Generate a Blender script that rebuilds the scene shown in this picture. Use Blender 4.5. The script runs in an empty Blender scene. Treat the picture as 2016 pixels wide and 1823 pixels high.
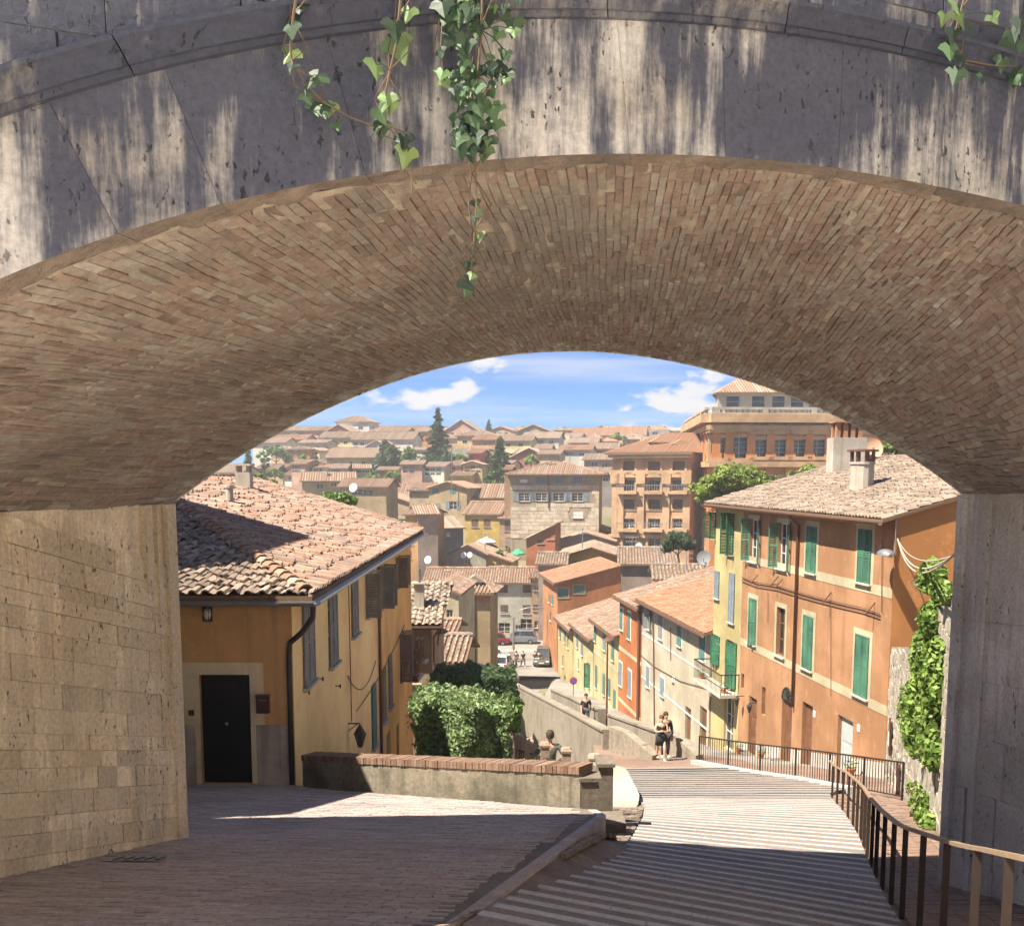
import bpy, math, random
import numpy as np
from mathutils import Vector, Matrix
R = math.radians
scene = bpy.context.scene
COL = scene.collection
# ------------------------------------------------------------------ camera
PW, PH, FPX, PPX, PPY = 2016.0, 1823.0, 2000.0, 1008.0, 1173.0   # photo grid used for measuring
TH = R(6.8)
EYE = Vector((0, 0, 1.6))
cam_d = bpy.data.cameras.new('camera')
cam = bpy.data.objects.new('camera', cam_d)
COL.objects.link(cam)
cam.location = EYE
cam.rotation_euler = (R(90) - TH, 0, 0)
cam_d.sensor_fit = 'HORIZONTAL'
cam_d.sensor_width = 36.0
cam_d.lens = 36.0 * FPX / PW
cam_d.shift_y = (PPY - PH / 2) / PW
cam_d.clip_start = 0.1
cam_d.clip_end = 12000
scene.camera = cam
# ------------------------------------------------------------------ light
SUN_EL = R(58)
SUN_FROM = Vector((-0.9, -0.43, 0)).normalized()          # horizontal direction towards the sun
SUN_DIR = Vector((SUN_FROM.x * math.cos(SUN_EL), SUN_FROM.y * math.cos(SUN_EL), math.sin(SUN_EL)))
world = bpy.data.worlds.new('World')
scene.world = world
world.use_nodes = True
wn = world.node_tree.nodes
wl = world.node_tree.links
wn.clear()
w_out = wn.new('ShaderNodeOutputWorld')
w_bg = wn.new('ShaderNodeBackground')
w_sky = wn.new('ShaderNodeTexSky')
w_sky.sky_type = 'NISHITA'
w_sky.sun_disc = False
w_sky.sun_elevation = SUN_EL
w_sky.sun_rotation = math.atan2(SUN_FROM.x, SUN_FROM.y)
w_sky.altitude = 1500
w_sky.air_density = 0.75
w_sky.dust_density = 0.6
w_sky.ozone_density = 2.0
w_bg.inputs['Strength'].default_value = 0.05
wl.new(w_bg.outputs[0], w_out.inputs[0])
sun_d = bpy.data.lights.new('sun', 'SUN')
sun_d.energy = 2.5
sun_d.angle = R(0.5)
sun_d.color = (1.0, 0.9, 0.74)
sun_o = bpy.data.objects.new('sun', sun_d)
COL.objects.link(sun_o)
sun_o.rotation_euler = (-SUN_DIR).to_track_quat('-Z', 'Y').to_euler()
scene.view_settings.view_transform = 'Standard'
scene.view_settings.look = 'None'
scene.view_settings.gamma = 1.0
scene.view_settings.exposure = 2.65
scene.render.engine = 'CYCLES'
scene.cycles.use_denoising = True
scene.cycles.max_bounces = 6
scene.cycles.diffuse_bounces = 4
scene.cycles.use_adaptive_sampling = True
scene.cycles.adaptive_threshold = 0.04
world.cycles.sampling_method = 'MANUAL'
world.cycles.sample_map_resolution = 256
scene.cycles.glossy_bounces = 2
scene.cycles.transmission_bounces = 3
scene.cycles.volume_bounces = 0
scene.cycles.sample_clamp_indirect = 8
scene.cycles.caustics_reflective = False
scene.cycles.caustics_refractive = False

def wnode(t, **kw):
    n = wn.new(t)
    for k, v in kw.items():
        setattr(n, k, v)
    return n
# clouds: the view direction projected on a flat cloud layer, so they go on all round the sky
w_tc = wnode('ShaderNodeTexCoord')
w_sep = wnode('ShaderNodeSeparateXYZ')
wl.new(w_tc.outputs['Generated'], w_sep.inputs[0])
def wmath(op, a, b=None, c=None):
    n = wnode('ShaderNodeMath', operation=op)
    for i, x in enumerate((a, b, c)):
        if x is None:
            continue
        if isinstance(x, (int, float)):
            n.inputs[i].default_value = x
        else:
            wl.new(x, n.inputs[i])
    return n.outputs[0]
def wcomb(x, y, z):
    n = wnode('ShaderNodeCombineXYZ')
    for i, q in enumerate((x, y, z)):
        if isinstance(q, (int, float)):
            n.inputs[i].default_value = q
        else:
            wl.new(q, n.inputs[i])
    return n.outputs[0]
def wnoise(vec, scale, detail, rough=0.55):
    n = wnode('ShaderNodeTexNoise')
    n.inputs['Scale'].default_value = scale
    n.inputs['Detail'].default_value = detail
    n.inputs['Roughness'].default_value = rough
    wl.new(vec, n.inputs['Vector'])
    return n.outputs['Fac']
def wsmooth(x, a, b):
    n = wnode('ShaderNodeMapRange', interpolation_type='SMOOTHSTEP')
    wl.new(x, n.inputs[0])
    n.inputs[1].default_value = a
    n.inputs[2].default_value = b
    return n.outputs[0]
zc = wmath('MAXIMUM', w_sep.outputs[2], 0.0)
zz = wmath('ADD', zc, 0.075)
cx = wmath('DIVIDE', w_sep.outputs[0], zz)
cy = wmath('DIVIDE', w_sep.outputs[1], zz)
puff = wnoise(wcomb(w_sep.outputs[0], w_sep.outputs[1], wmath('MULTIPLY', w_sep.outputs[2], 2.0)), 11.0, 7, 0.56)
big = wnoise(wcomb(cx, cy, 9.1), 0.28, 2, 0.5)
puff = wmath('ADD', puff, wmath('MULTIPLY', wmath('SUBTRACT', big, 0.5), 0.25))
puff_a = wsmooth(puff, 0.545, 0.625)
wisp = wnoise(wcomb(wmath('MULTIPLY', cx, 0.5), wmath('MULTIPLY', cy, 1.3), 1.3), 0.9, 4, 0.55)
wisp_a = wmath('MULTIPLY', wsmooth(wisp, 0.44, 0.72), 0.5)
cl_a = wmath('MAXIMUM', puff_a, wisp_a)
cl_a = wmath('MULTIPLY', cl_a, wsmooth(w_sep.outputs[2], -0.005, 0.02))
w_tint = wnode('ShaderNodeMix', data_type='RGBA', blend_type='MULTIPLY')
w_tint.inputs[0].default_value = 1.0
wl.new(w_sky.outputs[0], w_tint.inputs[6])
w_tint.inputs[7].default_value = (0.12, 0.305, 0.53, 1)
w_mix = wnode('ShaderNodeMix', data_type='RGBA')
wl.new(cl_a, w_mix.inputs[0])
wl.new(w_tint.outputs[2], w_mix.inputs[6])
w_mix.inputs[7].default_value = (3.0, 3.0, 3.1, 1)
wl.new(w_mix.outputs[2], w_bg.inputs['Color'])

# ------------------------------------------------------------------ measuring helpers
_fw = Vector((0, math.cos(TH), -math.sin(TH)))
_up = Vector((0, math.sin(TH), math.cos(TH)))
_rt = Vector((1, 0, 0))
def ray(u, v):
    return _fw + _rt * ((u - PPX) / FPX) + _up * ((PPY - v) / FPX)
def at(u, v, Y):
    d = ray(u, v)
    return EYE + d * (Y / d.y)
def at_plane(u, v, a, b):            # vertical plane y = a + b x
    d = ray(u, v)
    t = a / (d.y - b * d.x)
    return EYE + d * t
def proj(p):
    q = Vector(p) - EYE
    w = q.dot(_fw)
    if w < 0.05:
        return None
    return (PPX + FPX * q.dot(_rt) / w, PPY - FPX * q.dot(_up) / w, w)

# ------------------------------------------------------------------ mesh helpers
class MB:
    def __init__(self):
        self.v = []; self.f = []; self.r = []; self.m = []
    def face(self, pts, rnd=0.5, m=0):
        i = len(self.v)
        self.v.extend([tuple(p) for p in pts])
        self.f.append(tuple(range(i, i + len(pts))))
        self.r.append(rnd); self.m.append(m)
    def poly(self, verts, faces, rnd=0.5, m=0):
        i = len(self.v)
        self.v.extend([tuple(p) for p in verts])
        for f in faces:
            self.f.append(tuple(i + k for k in f))
            self.r.append(rnd); self.m.append(m)
    def hexa(self, c, rnd=0.5, m=0):
        """c: 8 corners, 0-3 one side (ccw seen from outside), 4-7 the opposite side"""
        self.poly(c, [(0, 1, 2, 3), (7, 6, 5, 4), (0, 4, 5, 1), (1, 5, 6, 2), (2, 6, 7, 3), (3, 7, 4, 0)], rnd, m)
    def box(self, a, b, rnd=0.5, m=0):
        x0, y0, z0 = a; x1, y1, z1 = b
        self.hexa([(x0, y0, z0), (x1, y0, z0), (x1, y0, z1), (x0, y0, z1),
                   (x0, y1, z0), (x1, y1, z0), (x1, y1, z1), (x0, y1, z1)], rnd, m)
    def bar(self, p, q, w, h=None, rnd=0.5, m=0, up=(0, 0, 1)):
        p = Vector(p); q = Vector(q); h = w if h is None else h
        d = (q - p).normalized(); u = Vector(up)
        if abs(d.dot(u)) > 0.98:
            u = Vector((1, 0, 0)) if abs(d.x) < 0.9 else Vector((0, 1, 0))
        s = d.cross(u).normalized(); t = s.cross(d).normalized()
        s = s * (w / 2); t = t * (h / 2)
        self.hexa([p - s - t, p + s - t, p + s + t, p - s + t, q - s - t, q + s - t, q + s + t, q - s + t], rnd, m)
    def tube(self, pts, rad, n=6, rnd=0.5, m=0, cap=True):
        pts = [Vector(p) for p in pts]
        rr = rad if isinstance(rad, (list, tuple)) else [rad] * len(pts)
        base = len(self.v); u = None
        for k, p in enumerate(pts):
            d = (pts[min(k + 1, len(pts) - 1)] - pts[max(k - 1, 0)])
            d = d.normalized() if d.length > 1e-9 else Vector((0, 0, 1))
            if u is None:
                u = d.cross(Vector((0, 0, 1)))
                if u.length < 0.05:
                    u = d.cross(Vector((1, 0, 0)))
            u = (u - d * u.dot(d)).normalized()
            w = d.cross(u)
            for j in range(n):
                a = 2 * math.pi * j / n
                self.v.append(tuple(p + (u * math.cos(a) + w * math.sin(a)) * rr[k]))
        for k in range(len(pts) - 1):
            for j in range(n):
                a = base + k * n + j; b = base + k * n + (j + 1) % n
                self.f.append((a, b, b + n, a + n)); self.r.append(rnd); self.m.append(m)
        if cap:
            self.f.append(tuple(base + j for j in reversed(range(n)))); self.r.append(rnd); self.m.append(m)
            e = base + (len(pts) - 1) * n
            self.f.append(tuple(e + j for j in range(n))); self.r.append(rnd); self.m.append(m)
    def lathe(self, c, prof, n=12, rnd=0.5, m=0, axis=None):
        """profile [(radius, height)] round a vertical (or given) axis at c"""
        c = Vector(c); ax = Vector(axis).normalized() if axis is not None else Vector((0, 0, 1))
        u = ax.cross(Vector((0, 1, 0)))
        if u.length < 0.1:
            u = ax.cross(Vector((1, 0, 0)))
        u.normalize(); w = ax.cross(u)
        base = len(self.v)
        for r, h in prof:
            for j in range(n):
                a = 2 * math.pi * j / n
                self.v.append(tuple(c + ax * h + (u * math.cos(a) + w * math.sin(a)) * r))
        for k in range(len(prof) - 1):
            for j in range(n):
                a = base + k * n + j; b = base + k * n + (j + 1) % n
                self.f.append((a, b, b + n, a + n)); self.r.append(rnd); self.m.append(m)
    def add(self, o):
        i = len(self.v)
        self.v.extend(o.v)
        self.f.extend([tuple(i + k for k in f) for f in o.f])
        self.r.extend(o.r); self.m.extend(o.m)

def root_loc(p):
    while p is not None and p.parent is not None:
        p = p.parent
    return Vector(p.location) if p is not None else Vector((0, 0, 0))

def obj(name, mb, mat, parent=None, local=False, smooth=False):
    me = bpy.data.meshes.new(name)
    off = Vector((0, 0, 0)) if local else root_loc(parent)
    if off.length > 0:
        a = np.array(mb.v, dtype=float).reshape(-1, 3) - np.array(off)
        vs = a.tolist()
    else:
        vs = mb.v
    me.from_pydata(vs, [], mb.f)
    at_ = me.attributes.new('rnd', 'FLOAT', 'FACE')
    at_.data.foreach_set('value', mb.r)
    mats = mat if isinstance(mat, (list, tuple)) else [mat]
    for q in mats:
        me.materials.append(q)
    if len(mats) > 1:
        me.polygons.foreach_set('material_index', mb.m)
    if smooth:
        me.polygons.foreach_set('use_smooth', [True] * len(me.polygons))
    me.update()
    o = bpy.data.objects.new(name, me)
    COL.objects.link(o)
    if parent is not None:
        o.parent = parent
    return o

def tag(o, label=None, cat=None, group=None, kind=None):
    if label: o['label'] = label
    if cat: o['category'] = cat
    if group: o['group'] = group
    if kind: o['kind'] = kind
    return o

def thing(name, loc, label, cat, group=None, rz=0):
    o = bpy.data.objects.new(name, None)
    o.empty_display_size = 0.2
    COL.objects.link(o)
    o.location = loc
    o.rotation_euler = (0, 0, rz)
    return tag(o, label, cat, group)

def share(pts):
    """rough picture area of a piece, 0 when it is out of the frame"""
    us = []; vs = []
    for p in pts:
        q = proj(p)
        if q is None:
            return 0
        us.append(q[0]); vs.append(q[1])
    u0, u1, v0, v1 = min(us), max(us), min(vs), max(vs)
    if u1 < 0 or u0 > PW or v1 < 0 or v0 > PH:
        return 0
    return (u1 - u0) * (v1 - v0)

def pieces(name, plist, mat, parent, rest, limit=300, visible=None, smooth=False):
    """plist: MB per piece; the largest in the picture become parts, the others one joined part"""
    sc = []
    for k, p in enumerate(plist):
        a = share(p.v[:8])
        if visible is not None and a > 0 and not visible(p):
            a = 0
        sc.append((a, k))
    sc.sort(reverse=True)
    own = set(k for a, k in sc[:limit] if a > 0)
    r = MB()
    for k, p in enumerate(plist):
        if k in own:
            obj(name, p, mat, parent, smooth=smooth)
        else:
            r.add(p)
    if r.f:
        o = obj(rest, r, mat, parent, smooth=smooth)
        o['kind'] = 'stuff'

def lerp(a, b, t):
    return a + (b - a) * t
def interp(x, tab):
    if x <= tab[0][0]:
        return tab[0][1]
    for (x0, y0), (x1, y1) in zip(tab, tab[1:]):
        if x <= x1:
            return y0 + (y1 - y0) * (x - x0) / (x1 - x0)
    return tab[-1][1]

# ------------------------------------------------------------------ materials
class G:
    def __init__(self, name):
        self.m = bpy.data.materials.new(name)
        self.m.use_nodes = True
        self.nt = self.m.node_tree
        self.nt.nodes.clear()
        self.out = self.nt.nodes.new('ShaderNodeOutputMaterial')
        self.b = self.nt.nodes.new('ShaderNodeBsdfPrincipled')
        self.nt.links.new(self.b.outputs[0], self.out.inputs[0])
        self.b.inputs['Specular IOR Level'].default_value = 0.25
        self._p = None
    def n(self, t, **kw):
        x = self.nt.nodes.new(t)
        for k, v in kw.items():
            setattr(x, k, v)
        return x
    def set(self, sock, v):
        if isinstance(v, bpy.types.NodeSocket):
            self.nt.links.new(v, sock)
        else:
            if isinstance(v, (tuple, list)) and len(v) == 3 and sock.type == 'RGBA':
                v = (*v, 1)
            sock.default_value = v
    def pos(self):
        if self._p is None:
            self._p = self.n('ShaderNodeNewGeometry').outputs['Position']
        return self._p
    def scaled(self, s, vec=None):
        x = self.n('ShaderNodeMapping')
        self.nt.links.new(vec or self.pos(), x.inputs[0])
        x.inputs['Scale'].default_value = s
        return x.outputs[0]
    def noise(self, scale, detail=3, rough=0.55, vec=None, stretch=None, col=False):
        x = self.n('ShaderNodeTexNoise')
        v = vec or self.pos()
        if stretch:
            v = self.scaled(stretch, v)
        self.nt.links.new(v, x.inputs['Vector'])
        x.inputs['Scale'].default_value = scale
        x.inputs['Detail'].default_value = detail
        x.inputs['Roughness'].default_value = rough
        return x.outputs['Color' if col else 'Fac']
    def voro(self, scale, vec=None, feature='F1'):
        x = self.n('ShaderNodeTexVoronoi', feature=feature)
        self.nt.links.new(vec or self.pos(), x.inputs['Vector'])
        x.inputs['Scale'].default_value = scale
        return x.outputs['Distance']
    def attr(self, name='rnd'):
        return self.n('ShaderNodeAttribute', attribute_name=name).outputs['Fac']
    def ramp(self, fac, stops, interp='LINEAR'):
        x = self.n('ShaderNodeValToRGB')
        e = x.color_ramp.elements
        x.color_ramp.interpolation = interp
        while len(e) < len(stops):
            e.new(0.5)
        for q, (p, c) in zip(e, stops):
            q.position = p
            q.color = (c, c, c, 1) if isinstance(c, (int, float)) else (*c, 1)
        self.nt.links.new(fac, x.inputs[0])
        return x.outputs[0]
    def mix(self, fac, a, b, blend='MIX'):
        x = self.n('ShaderNodeMix', data_type='RGBA', blend_type=blend)
        self.set(x.inputs[0], fac); self.set(x.inputs[6], a); self.set(x.inputs[7], b)
        return x.outputs[2]
    def math(self, op, a, b=None):
        x = self.n('ShaderNodeMath', operation=op)
        self.set(x.inputs[0], a)
        if b is not None:
            self.set(x.inputs[1], b)
        return x.outputs[0]
    def sm(self, x, a, b, lo=0.0, hi=1.0):
        n = self.n('ShaderNodeMapRange', interpolation_type='SMOOTHSTEP')
        self.set(n.inputs[0], x)
        for i, v in enumerate((a, b, lo, hi)):
            n.inputs[1 + i].default_value = v
        return n.outputs[0]
    def bump(self, h, strength=0.5, dist=0.02):
        x = self.n('ShaderNodeBump')
        x.inputs['Strength'].default_value = strength
        x.inputs['Distance'].default_value = dist
        self.set(x.inputs['Height'], h)
        self.nt.links.new(x.outputs[0], self.b.inputs['Normal'])
    def done(self, col, rough=0.85):
        self.set(self.b.inputs['Base Color'], col)
        self.set(self.b.inputs['Roughness'], rough)
        return self.m

_mc = {}
def plain(name, col, rough=0.7, metal=0.0, var=0.12, scale=9.0):
    if name in _mc:
        return _mc[name]
    g = G(name)
    f = g.ramp(g.noise(scale, 4), [(0.3, 1 - var), (0.7, 1 + var)])
    m = g.done(g.mix(1.0, col, f, 'MULTIPLY'), rough)
    g.b.inputs['Metallic'].default_value = metal
    _mc[name] = m
    return m

def plaster(name, col, stain=0.35, stain_col=(0.16, 0.12, 0.08), big=0.35):
    """painted render: blotches, pale patches and rain streaks"""
    if name in _mc:
        return _mc[name]
    g = G(name)
    a = g.noise(big, 5, 0.65)
    s = g.noise(1.0, 5, 0.65, stretch=(2.6, 2.6, 0.16))
    f = g.noise(14, 4)
    lighter = tuple(min(0.85, c * 1.14 + 0.02) for c in col)
    darker = tuple(c * 0.7 for c in col)
    c = g.mix(g.sm(a, 0.38, 0.64), darker, lighter)
    c = g.mix(0.3, c, col)
    c = g.mix(g.sm(g.noise(1.7, 5, 0.7), .56, .66, 0, .35), c, tuple(min(.8, q * 1.3 + .05) for q in col))
    c = g.mix(g.math('MULTIPLY', g.sm(s, 0.5, 0.75), stain), c, stain_col)
    c = g.mix(g.sm(f, 0.3, 0.75, 0.0, 0.16), c, darker)
    g.bump(f, 0.18, 0.02)
    m = g.done(c, 0.9)
    _mc[name] = m
    return m

def masonry(name, cols, dirt=(0.05, 0.045, 0.04), dirt_amt=0.5, fine=16, bump=0.5, big=0.7, streak=0.0, dist=0.02):
    """stones and bricks: colour by piece (face attribute rnd), then soiling over all"""
    if name in _mc:
        return _mc[name]
    g = G(name)
    st = [(i / max(1, len(cols) - 1), c) for i, c in enumerate(cols)]
    c = g.ramp(g.attr(), st)
    f = g.noise(fine, 5, 0.65)
    c = g.mix(1.0, c, g.ramp(f, [(0.25, 0.62), (0.75, 1.25)]), 'MULTIPLY')
    a = g.noise(big, 5, 0.6)
    c = g.mix(g.math('MULTIPLY', g.sm(a, 0.46, 0.7), dirt_amt), c, dirt)
    if streak:
        s = g.noise(1.0, 5, 0.7, stretch=(3.2, 3.2, 0.3))
        c = g.mix(g.math('MULTIPLY', g.sm(s, 0.5, 0.72), streak), c, dirt)
    g.bump(g.noise(fine * 1.7, 5, 0.7), bump, dist)
    m = g.done(c, 0.92)
    _mc[name] = m
    return m
# ================================================================== the setting: terrain and paving
rng = random.Random(7)
STAIR = [(-4, 0.45), (0, 0.42), (4, -0.72), (7.6, -1.91), (11, -2.95), (14.5, -3.9), (18.2, -4.82), (25, -6.6), (32, -8.0), (36, -8.7), (38, -9.0)]   # along the middle of the stairs
def stair_z(y):
    return interp(y, STAIR)
def plat_z(y):
    return 0.2 - 0.24 * max(y, 0)
TERR = [(-400, 4), (-30, 1.0), (-4, -0.6), (0, -0.7), (8, -2.9), (16, -5.6), (20, -6.8), (27, -8.6), (36, -10.0), (50, -12.6), (62, -14.4), (85, -17.2),
        (98, -18.7), (126, -18.7), (165, -13.0), (200, -7), (250, -1), (330, 7.5), (380, 9), (460, 3), (700, -40)]
def terr_z(x, y):
    z = interp(y, TERR)
    if y > 130:
        z += min(1, (y - 130) / 150.0) * (3.0 * math.sin(x * 0.017 + 1.0) + 0.012 * x)
    if 20 < y < 95 and x < 4:                     # the ground falls away on the left of the raised footway
        z -= min(1.0, (4 - x) / 4.0) * min(1, (y - 20) / 12.0) * min(1, (95 - y) / 20.0) * 3.2
    return z
m_earth = masonry('earth', [(0.16, 0.13, 0.09), (0.2, 0.17, 0.11)], dirt=(0.07, 0.09, 0.035), dirt_amt=0.8, big=0.06, fine=3)
mb = MB()
ys = [-140, -80, -30, -8, -4, 0, 3, 6, 10, 15, 20, 25, 30, 36, 42, 50, 58, 66, 75, 85, 92, 98, 110, 122, 132, 150, 175, 200, 230, 260, 290, 320, 350, 380, 420, 480, 540, 620]
xs = [-520, -360, -250, -150, -100, -70, -50, -36, -26, -18, -12, -8, -5, -2, 0, 2, 4, 6, 8, 11, 15, 20, 28, 40, 60, 90, 130, 200, 320, 520]
nx = len(xs)
for y in ys:
    for x in xs:
        mb.v.append((x, y, terr_z(x, y)))
for j in range(len(ys) - 1):
    for i in range(nx - 1):
        a = j * nx + i
        mb.f.append((a, a + 1, a + nx + 1, a + nx)); mb.r.append(0.5); mb.m.append(0)
tag(obj('terrain', mb, m_earth), kind='structure')

# --- brick apron on the left, in front of the arch and the door
PL = [(-4, -2.9), (6.3, -0.35), (13.2, 1.2)]           # its right edge: (y, x)
def plat_edge(y):
    return interp(y, PL)
def plat_far(x):                                          # far limit of the apron for a given x
    if x < -4.0:
        return 19.4
    return lerp(18.9, 14.4, min(1, (x + 4.0) / 5.2))
m_mortar = masonry('mortar_grey', [(0.16, 0.14, 0.125), (0.18, 0.16, 0.14)], dirt_amt=0.4)
m_pave = masonry('paving_brick', [(0.33, 0.265, 0.25), (0.39, 0.32, 0.3), (0.37, 0.315, 0.295), (0.43, 0.365, 0.34), (0.39, 0.35, 0.33), (0.45, 0.39, 0.36)],
                 dirt=(0.24, 0.215, 0.215), dirt_amt=0.7, big=0.5, fine=22, bump=0.35)
mb = MB()
gx = [-14, -9, -7, -5.5, -4.0, -3, -2, -1, 0, 0.6, 1.2]
gy = [-4, 0, 3, 5, 6.67, 8, 10, 12, 13.2]
for j in range(len(gy) - 1):
    row0 = [-14 + (plat_edge(gy[j]) + 14) * k / 8 for k in range(9)]
    row1 = [-14 + (plat_edge(gy[j + 1]) + 14) * k / 8 for k in range(9)]
    for k in range(8):
        mb.face([(row0[k], gy[j], plat_z(gy[j]) - 0.012), (row0[k + 1], gy[j], plat_z(gy[j]) - 0.012),
                 (row1[k + 1], gy[j + 1], plat_z(gy[j + 1]) - 0.012), (row1[k], gy[j + 1], plat_z(gy[j + 1]) - 0.012)])
cx_ = [-14, -7, -4.001, -4.0, -2.5, -1, 0.3, 1.2]
for a, b in zip(cx_, cx_[1:]):
    if b - a < 0.01:
        continue
    fa, fb = plat_far(a + 0.0005), plat_far(b - 0.0005)
    mb.face([(a, 13.2, plat_z(13.2) - 0.012), (b, 13.2, plat_z(13.2) - 0.012), (b, fb, plat_z(fb) - 0.012), (a, fa, plat_z(fa) - 0.012)])
apron = tag(obj('brick_apron', mb, m_mortar), kind='structure')
# kerb of the apron: side face and the rounded end
mb = MB()
edge = [(plat_edge(y), y) for y in (-4, 0, 3, 5, 6.67, 8, 9, 10, 11, 12, 12.8, 13.2)]
edge += [(1.27, 13.5), (1.2, 14.3)]
for (x0, y0), (x1, y1) in zip(edge, edge[1:]):
    L_ = math.hypot(x1 - x0, y1 - y0)
    n_ = max(1, int(L_ / 0.28))
    for k in range(n_):
        a = (lerp(x0, x1, k / n_ + 0.01), lerp(y0, y1, k / n_ + 0.01)); b = (lerp(x0, x1, (k + 0.985) / n_), lerp(y0, y1, (k + 0.985) / n_))
        za, zb = plat_z(a[1]) + 0.004, plat_z(b[1]) + 0.004
        p = MB()
        p.hexa([(a[0] + 0.02, a[1], za - 0.8), (b[0] + 0.02, b[1], zb - 0.8), (b[0] + 0.02, b[1], zb), (a[0] + 0.02, a[1], za),
                (a[0] - 0.1, a[1], za - 0.8), (b[0] - 0.1, b[1], zb - 0.8), (b[0] - 0.1, b[1], zb), (a[0] - 0.1, a[1], za)], rng.random())
        obj('kerb_brick', p, m_pave, apron)
bricks = []
ang = R(-9)
ca, sa = math.cos(ang), math.sin(ang)
BL, BW = 0.27, 0.078
jr = -60
for j in range(int(-2 / BW), int(24 / BW)):
    off = rng.random() * BL if False else (j % 2) * BL * 0.5 + rng.uniform(-0.02, 0.02)
    for i in range(int(-12 / BL), int(8 / BL)):
        lx, ly = i * BL + off, j * BW
        x, y = lx * ca - ly * sa, lx * sa + ly * ca
        if y < 4.6 or y > 19.4 or x < -7.4 or x > plat_edge(min(y, 13.2)) - 0.3 or y > plat_far(x) - 0.16:
            continue
        if x < -3.2 - (13 - min(y, 13)) * 0.4 and y < 11.2:
            continue
        c = []
        l2, w2 = BL * 0.5 - 0.006, BW * 0.5 - 0.005
        dz = rng.uniform(-0.004, 0.005); tx = rng.uniform(-0.012, 0.012)
        top = []
        for (qx, qy) in ((-l2, -w2), (l2, -w2), (l2, w2), (-l2, w2)):
            X = x + qx * ca - qy * sa; Y = y + qx * sa + qy * ca
            top.append((X, Y, plat_z(Y) + dz + qx * tx))
        p = MB()
        p.poly(top + [(q[0], q[1], q[2] - 0.03) for q in top], [(0, 1, 2, 3), (0, 4, 5, 1), (1, 5, 6, 2), (2, 6, 7, 3), (3, 7, 4, 0)], rng.random())
        bricks.append(p)
pieces('paving_brick', bricks, m_pave, apron, 'paving_bricks')

# --- stairs
LB = [(-4, -2.6), (6.3, -0.2), (7.8, 0.05), (13.8, 1.65), (18, 2.4), (21.5, 2.9), (27, 3.3), (34.6, 3.65), (38, 3.7)]
RB = [(-4, 1.0), (0, 1.5), (8, 3.3), (9.2, 3.66), (12.2, 4.54), (16.5, 5.85), (21, 7.1), (26.4, 8.5), (26.8, 9.3), (29.3, 8.65), (34.7, 6.45), (38, 6.0)]
ROT = [(0, 0.42), (10, 0.42), (15, 0.28), (21, 0.1), (26, 0.0), (36, -0.06)]
m_tread = masonry('tread_brick', [(0.2, 0.175, 0.16), (0.235, 0.195, 0.175), (0.25, 0.2, 0.18)], dirt_amt=0.4, fine=20)
m_nose = masonry('travertine_nosing', [(0.37, 0.365, 0.36), (0.44, 0.435, 0.425), (0.41, 0.4, 0.39)], dirt=(0.34, 0.33, 0.32), dirt_amt=0.4, big=1.2, fine=18, bump=0.25)
def stair_at(x, y):
    xc = (interp(y, LB) + interp(y, RB)) / 2
    return stair_z(y + interp(y, ROT) * (x - xc))
stairs = tag(bpy.data.objects.new('stairs', None), kind='structure')
COL.objects.link(stairs)
def step_line(yc):
    r = interp(yc, ROT)
    xl = interp(yc, LB); xr = interp(yc, RB)
    w = xr - xl
    yl, yr = yc + r * w * 0.5, yc - r * w * 0.5
    return Vector((interp(yl, LB), yl, 0)), Vector((interp(yr, RB), yr, 0))
yc = 5.2
steps = []
while yc < 33.6:
    steps.append(yc)
    yc += 0.50 if yc < 12 else 0.55
for k in range(len(steps) - 1):
    a0, b0 = step_line(steps[k]); a1, b1 = step_line(steps[k + 1])
    z1 = stair_z(steps[k + 1]) + 0.05
    z0 = z1 + 0.135
    nz = 0.14 if k % 2 == 0 else 0.135
    f = 1 - 0.15 / (steps[k + 1] - steps[k])
    am, bm = a0.lerp(a1, f), b0.lerp(b1, f)
    zm = lerp(z0, z1, f)
    p = MB()
    nseg = 4
    for q in range(nseg):
        s0, s1 = q / nseg, (q + 1) / nseg
        c = [a0.lerp(b0, s0), a0.lerp(b0, s1), am.lerp(bm, s1), am.lerp(bm, s0)]
        p.face([(c[0].x, c[0].y, z0), (c[1].x, c[1].y, z0), (c[2].x, c[2].y, zm), (c[3].x, c[3].y, zm)], rng.random())
    obj('tread', p, m_tread, stairs)
    p = MB()
    cuts = [0] + sorted(rng.uniform(0.1, 0.9) for _ in range(3)) + [1]
    for s0, s1 in zip(cuts, cuts[1:]):
        s1 = max(s0, s1 - 0.002)
        t = [am.lerp(bm, s0), am.lerp(bm, s1), a1.lerp(b1, s1), a1.lerp(b1, s0)]
        dz = rng.uniform(0.004, 0.010)
        zz_ = [zm + dz, zm + dz, z1 + dz, z1 + dz]
        p.poly([(q.x, q.y, w) for q, w in zip(t, zz_)] + [(q.x, q.y, w - nz) for q, w in zip(t, zz_)],
               [(0, 1, 2, 3), (0, 4, 5, 1), (1, 5, 6, 2), (2, 6, 7, 3), (3, 7, 4, 0)], rng.random())
    obj('nosing', p, m_nose, stairs)

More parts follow.
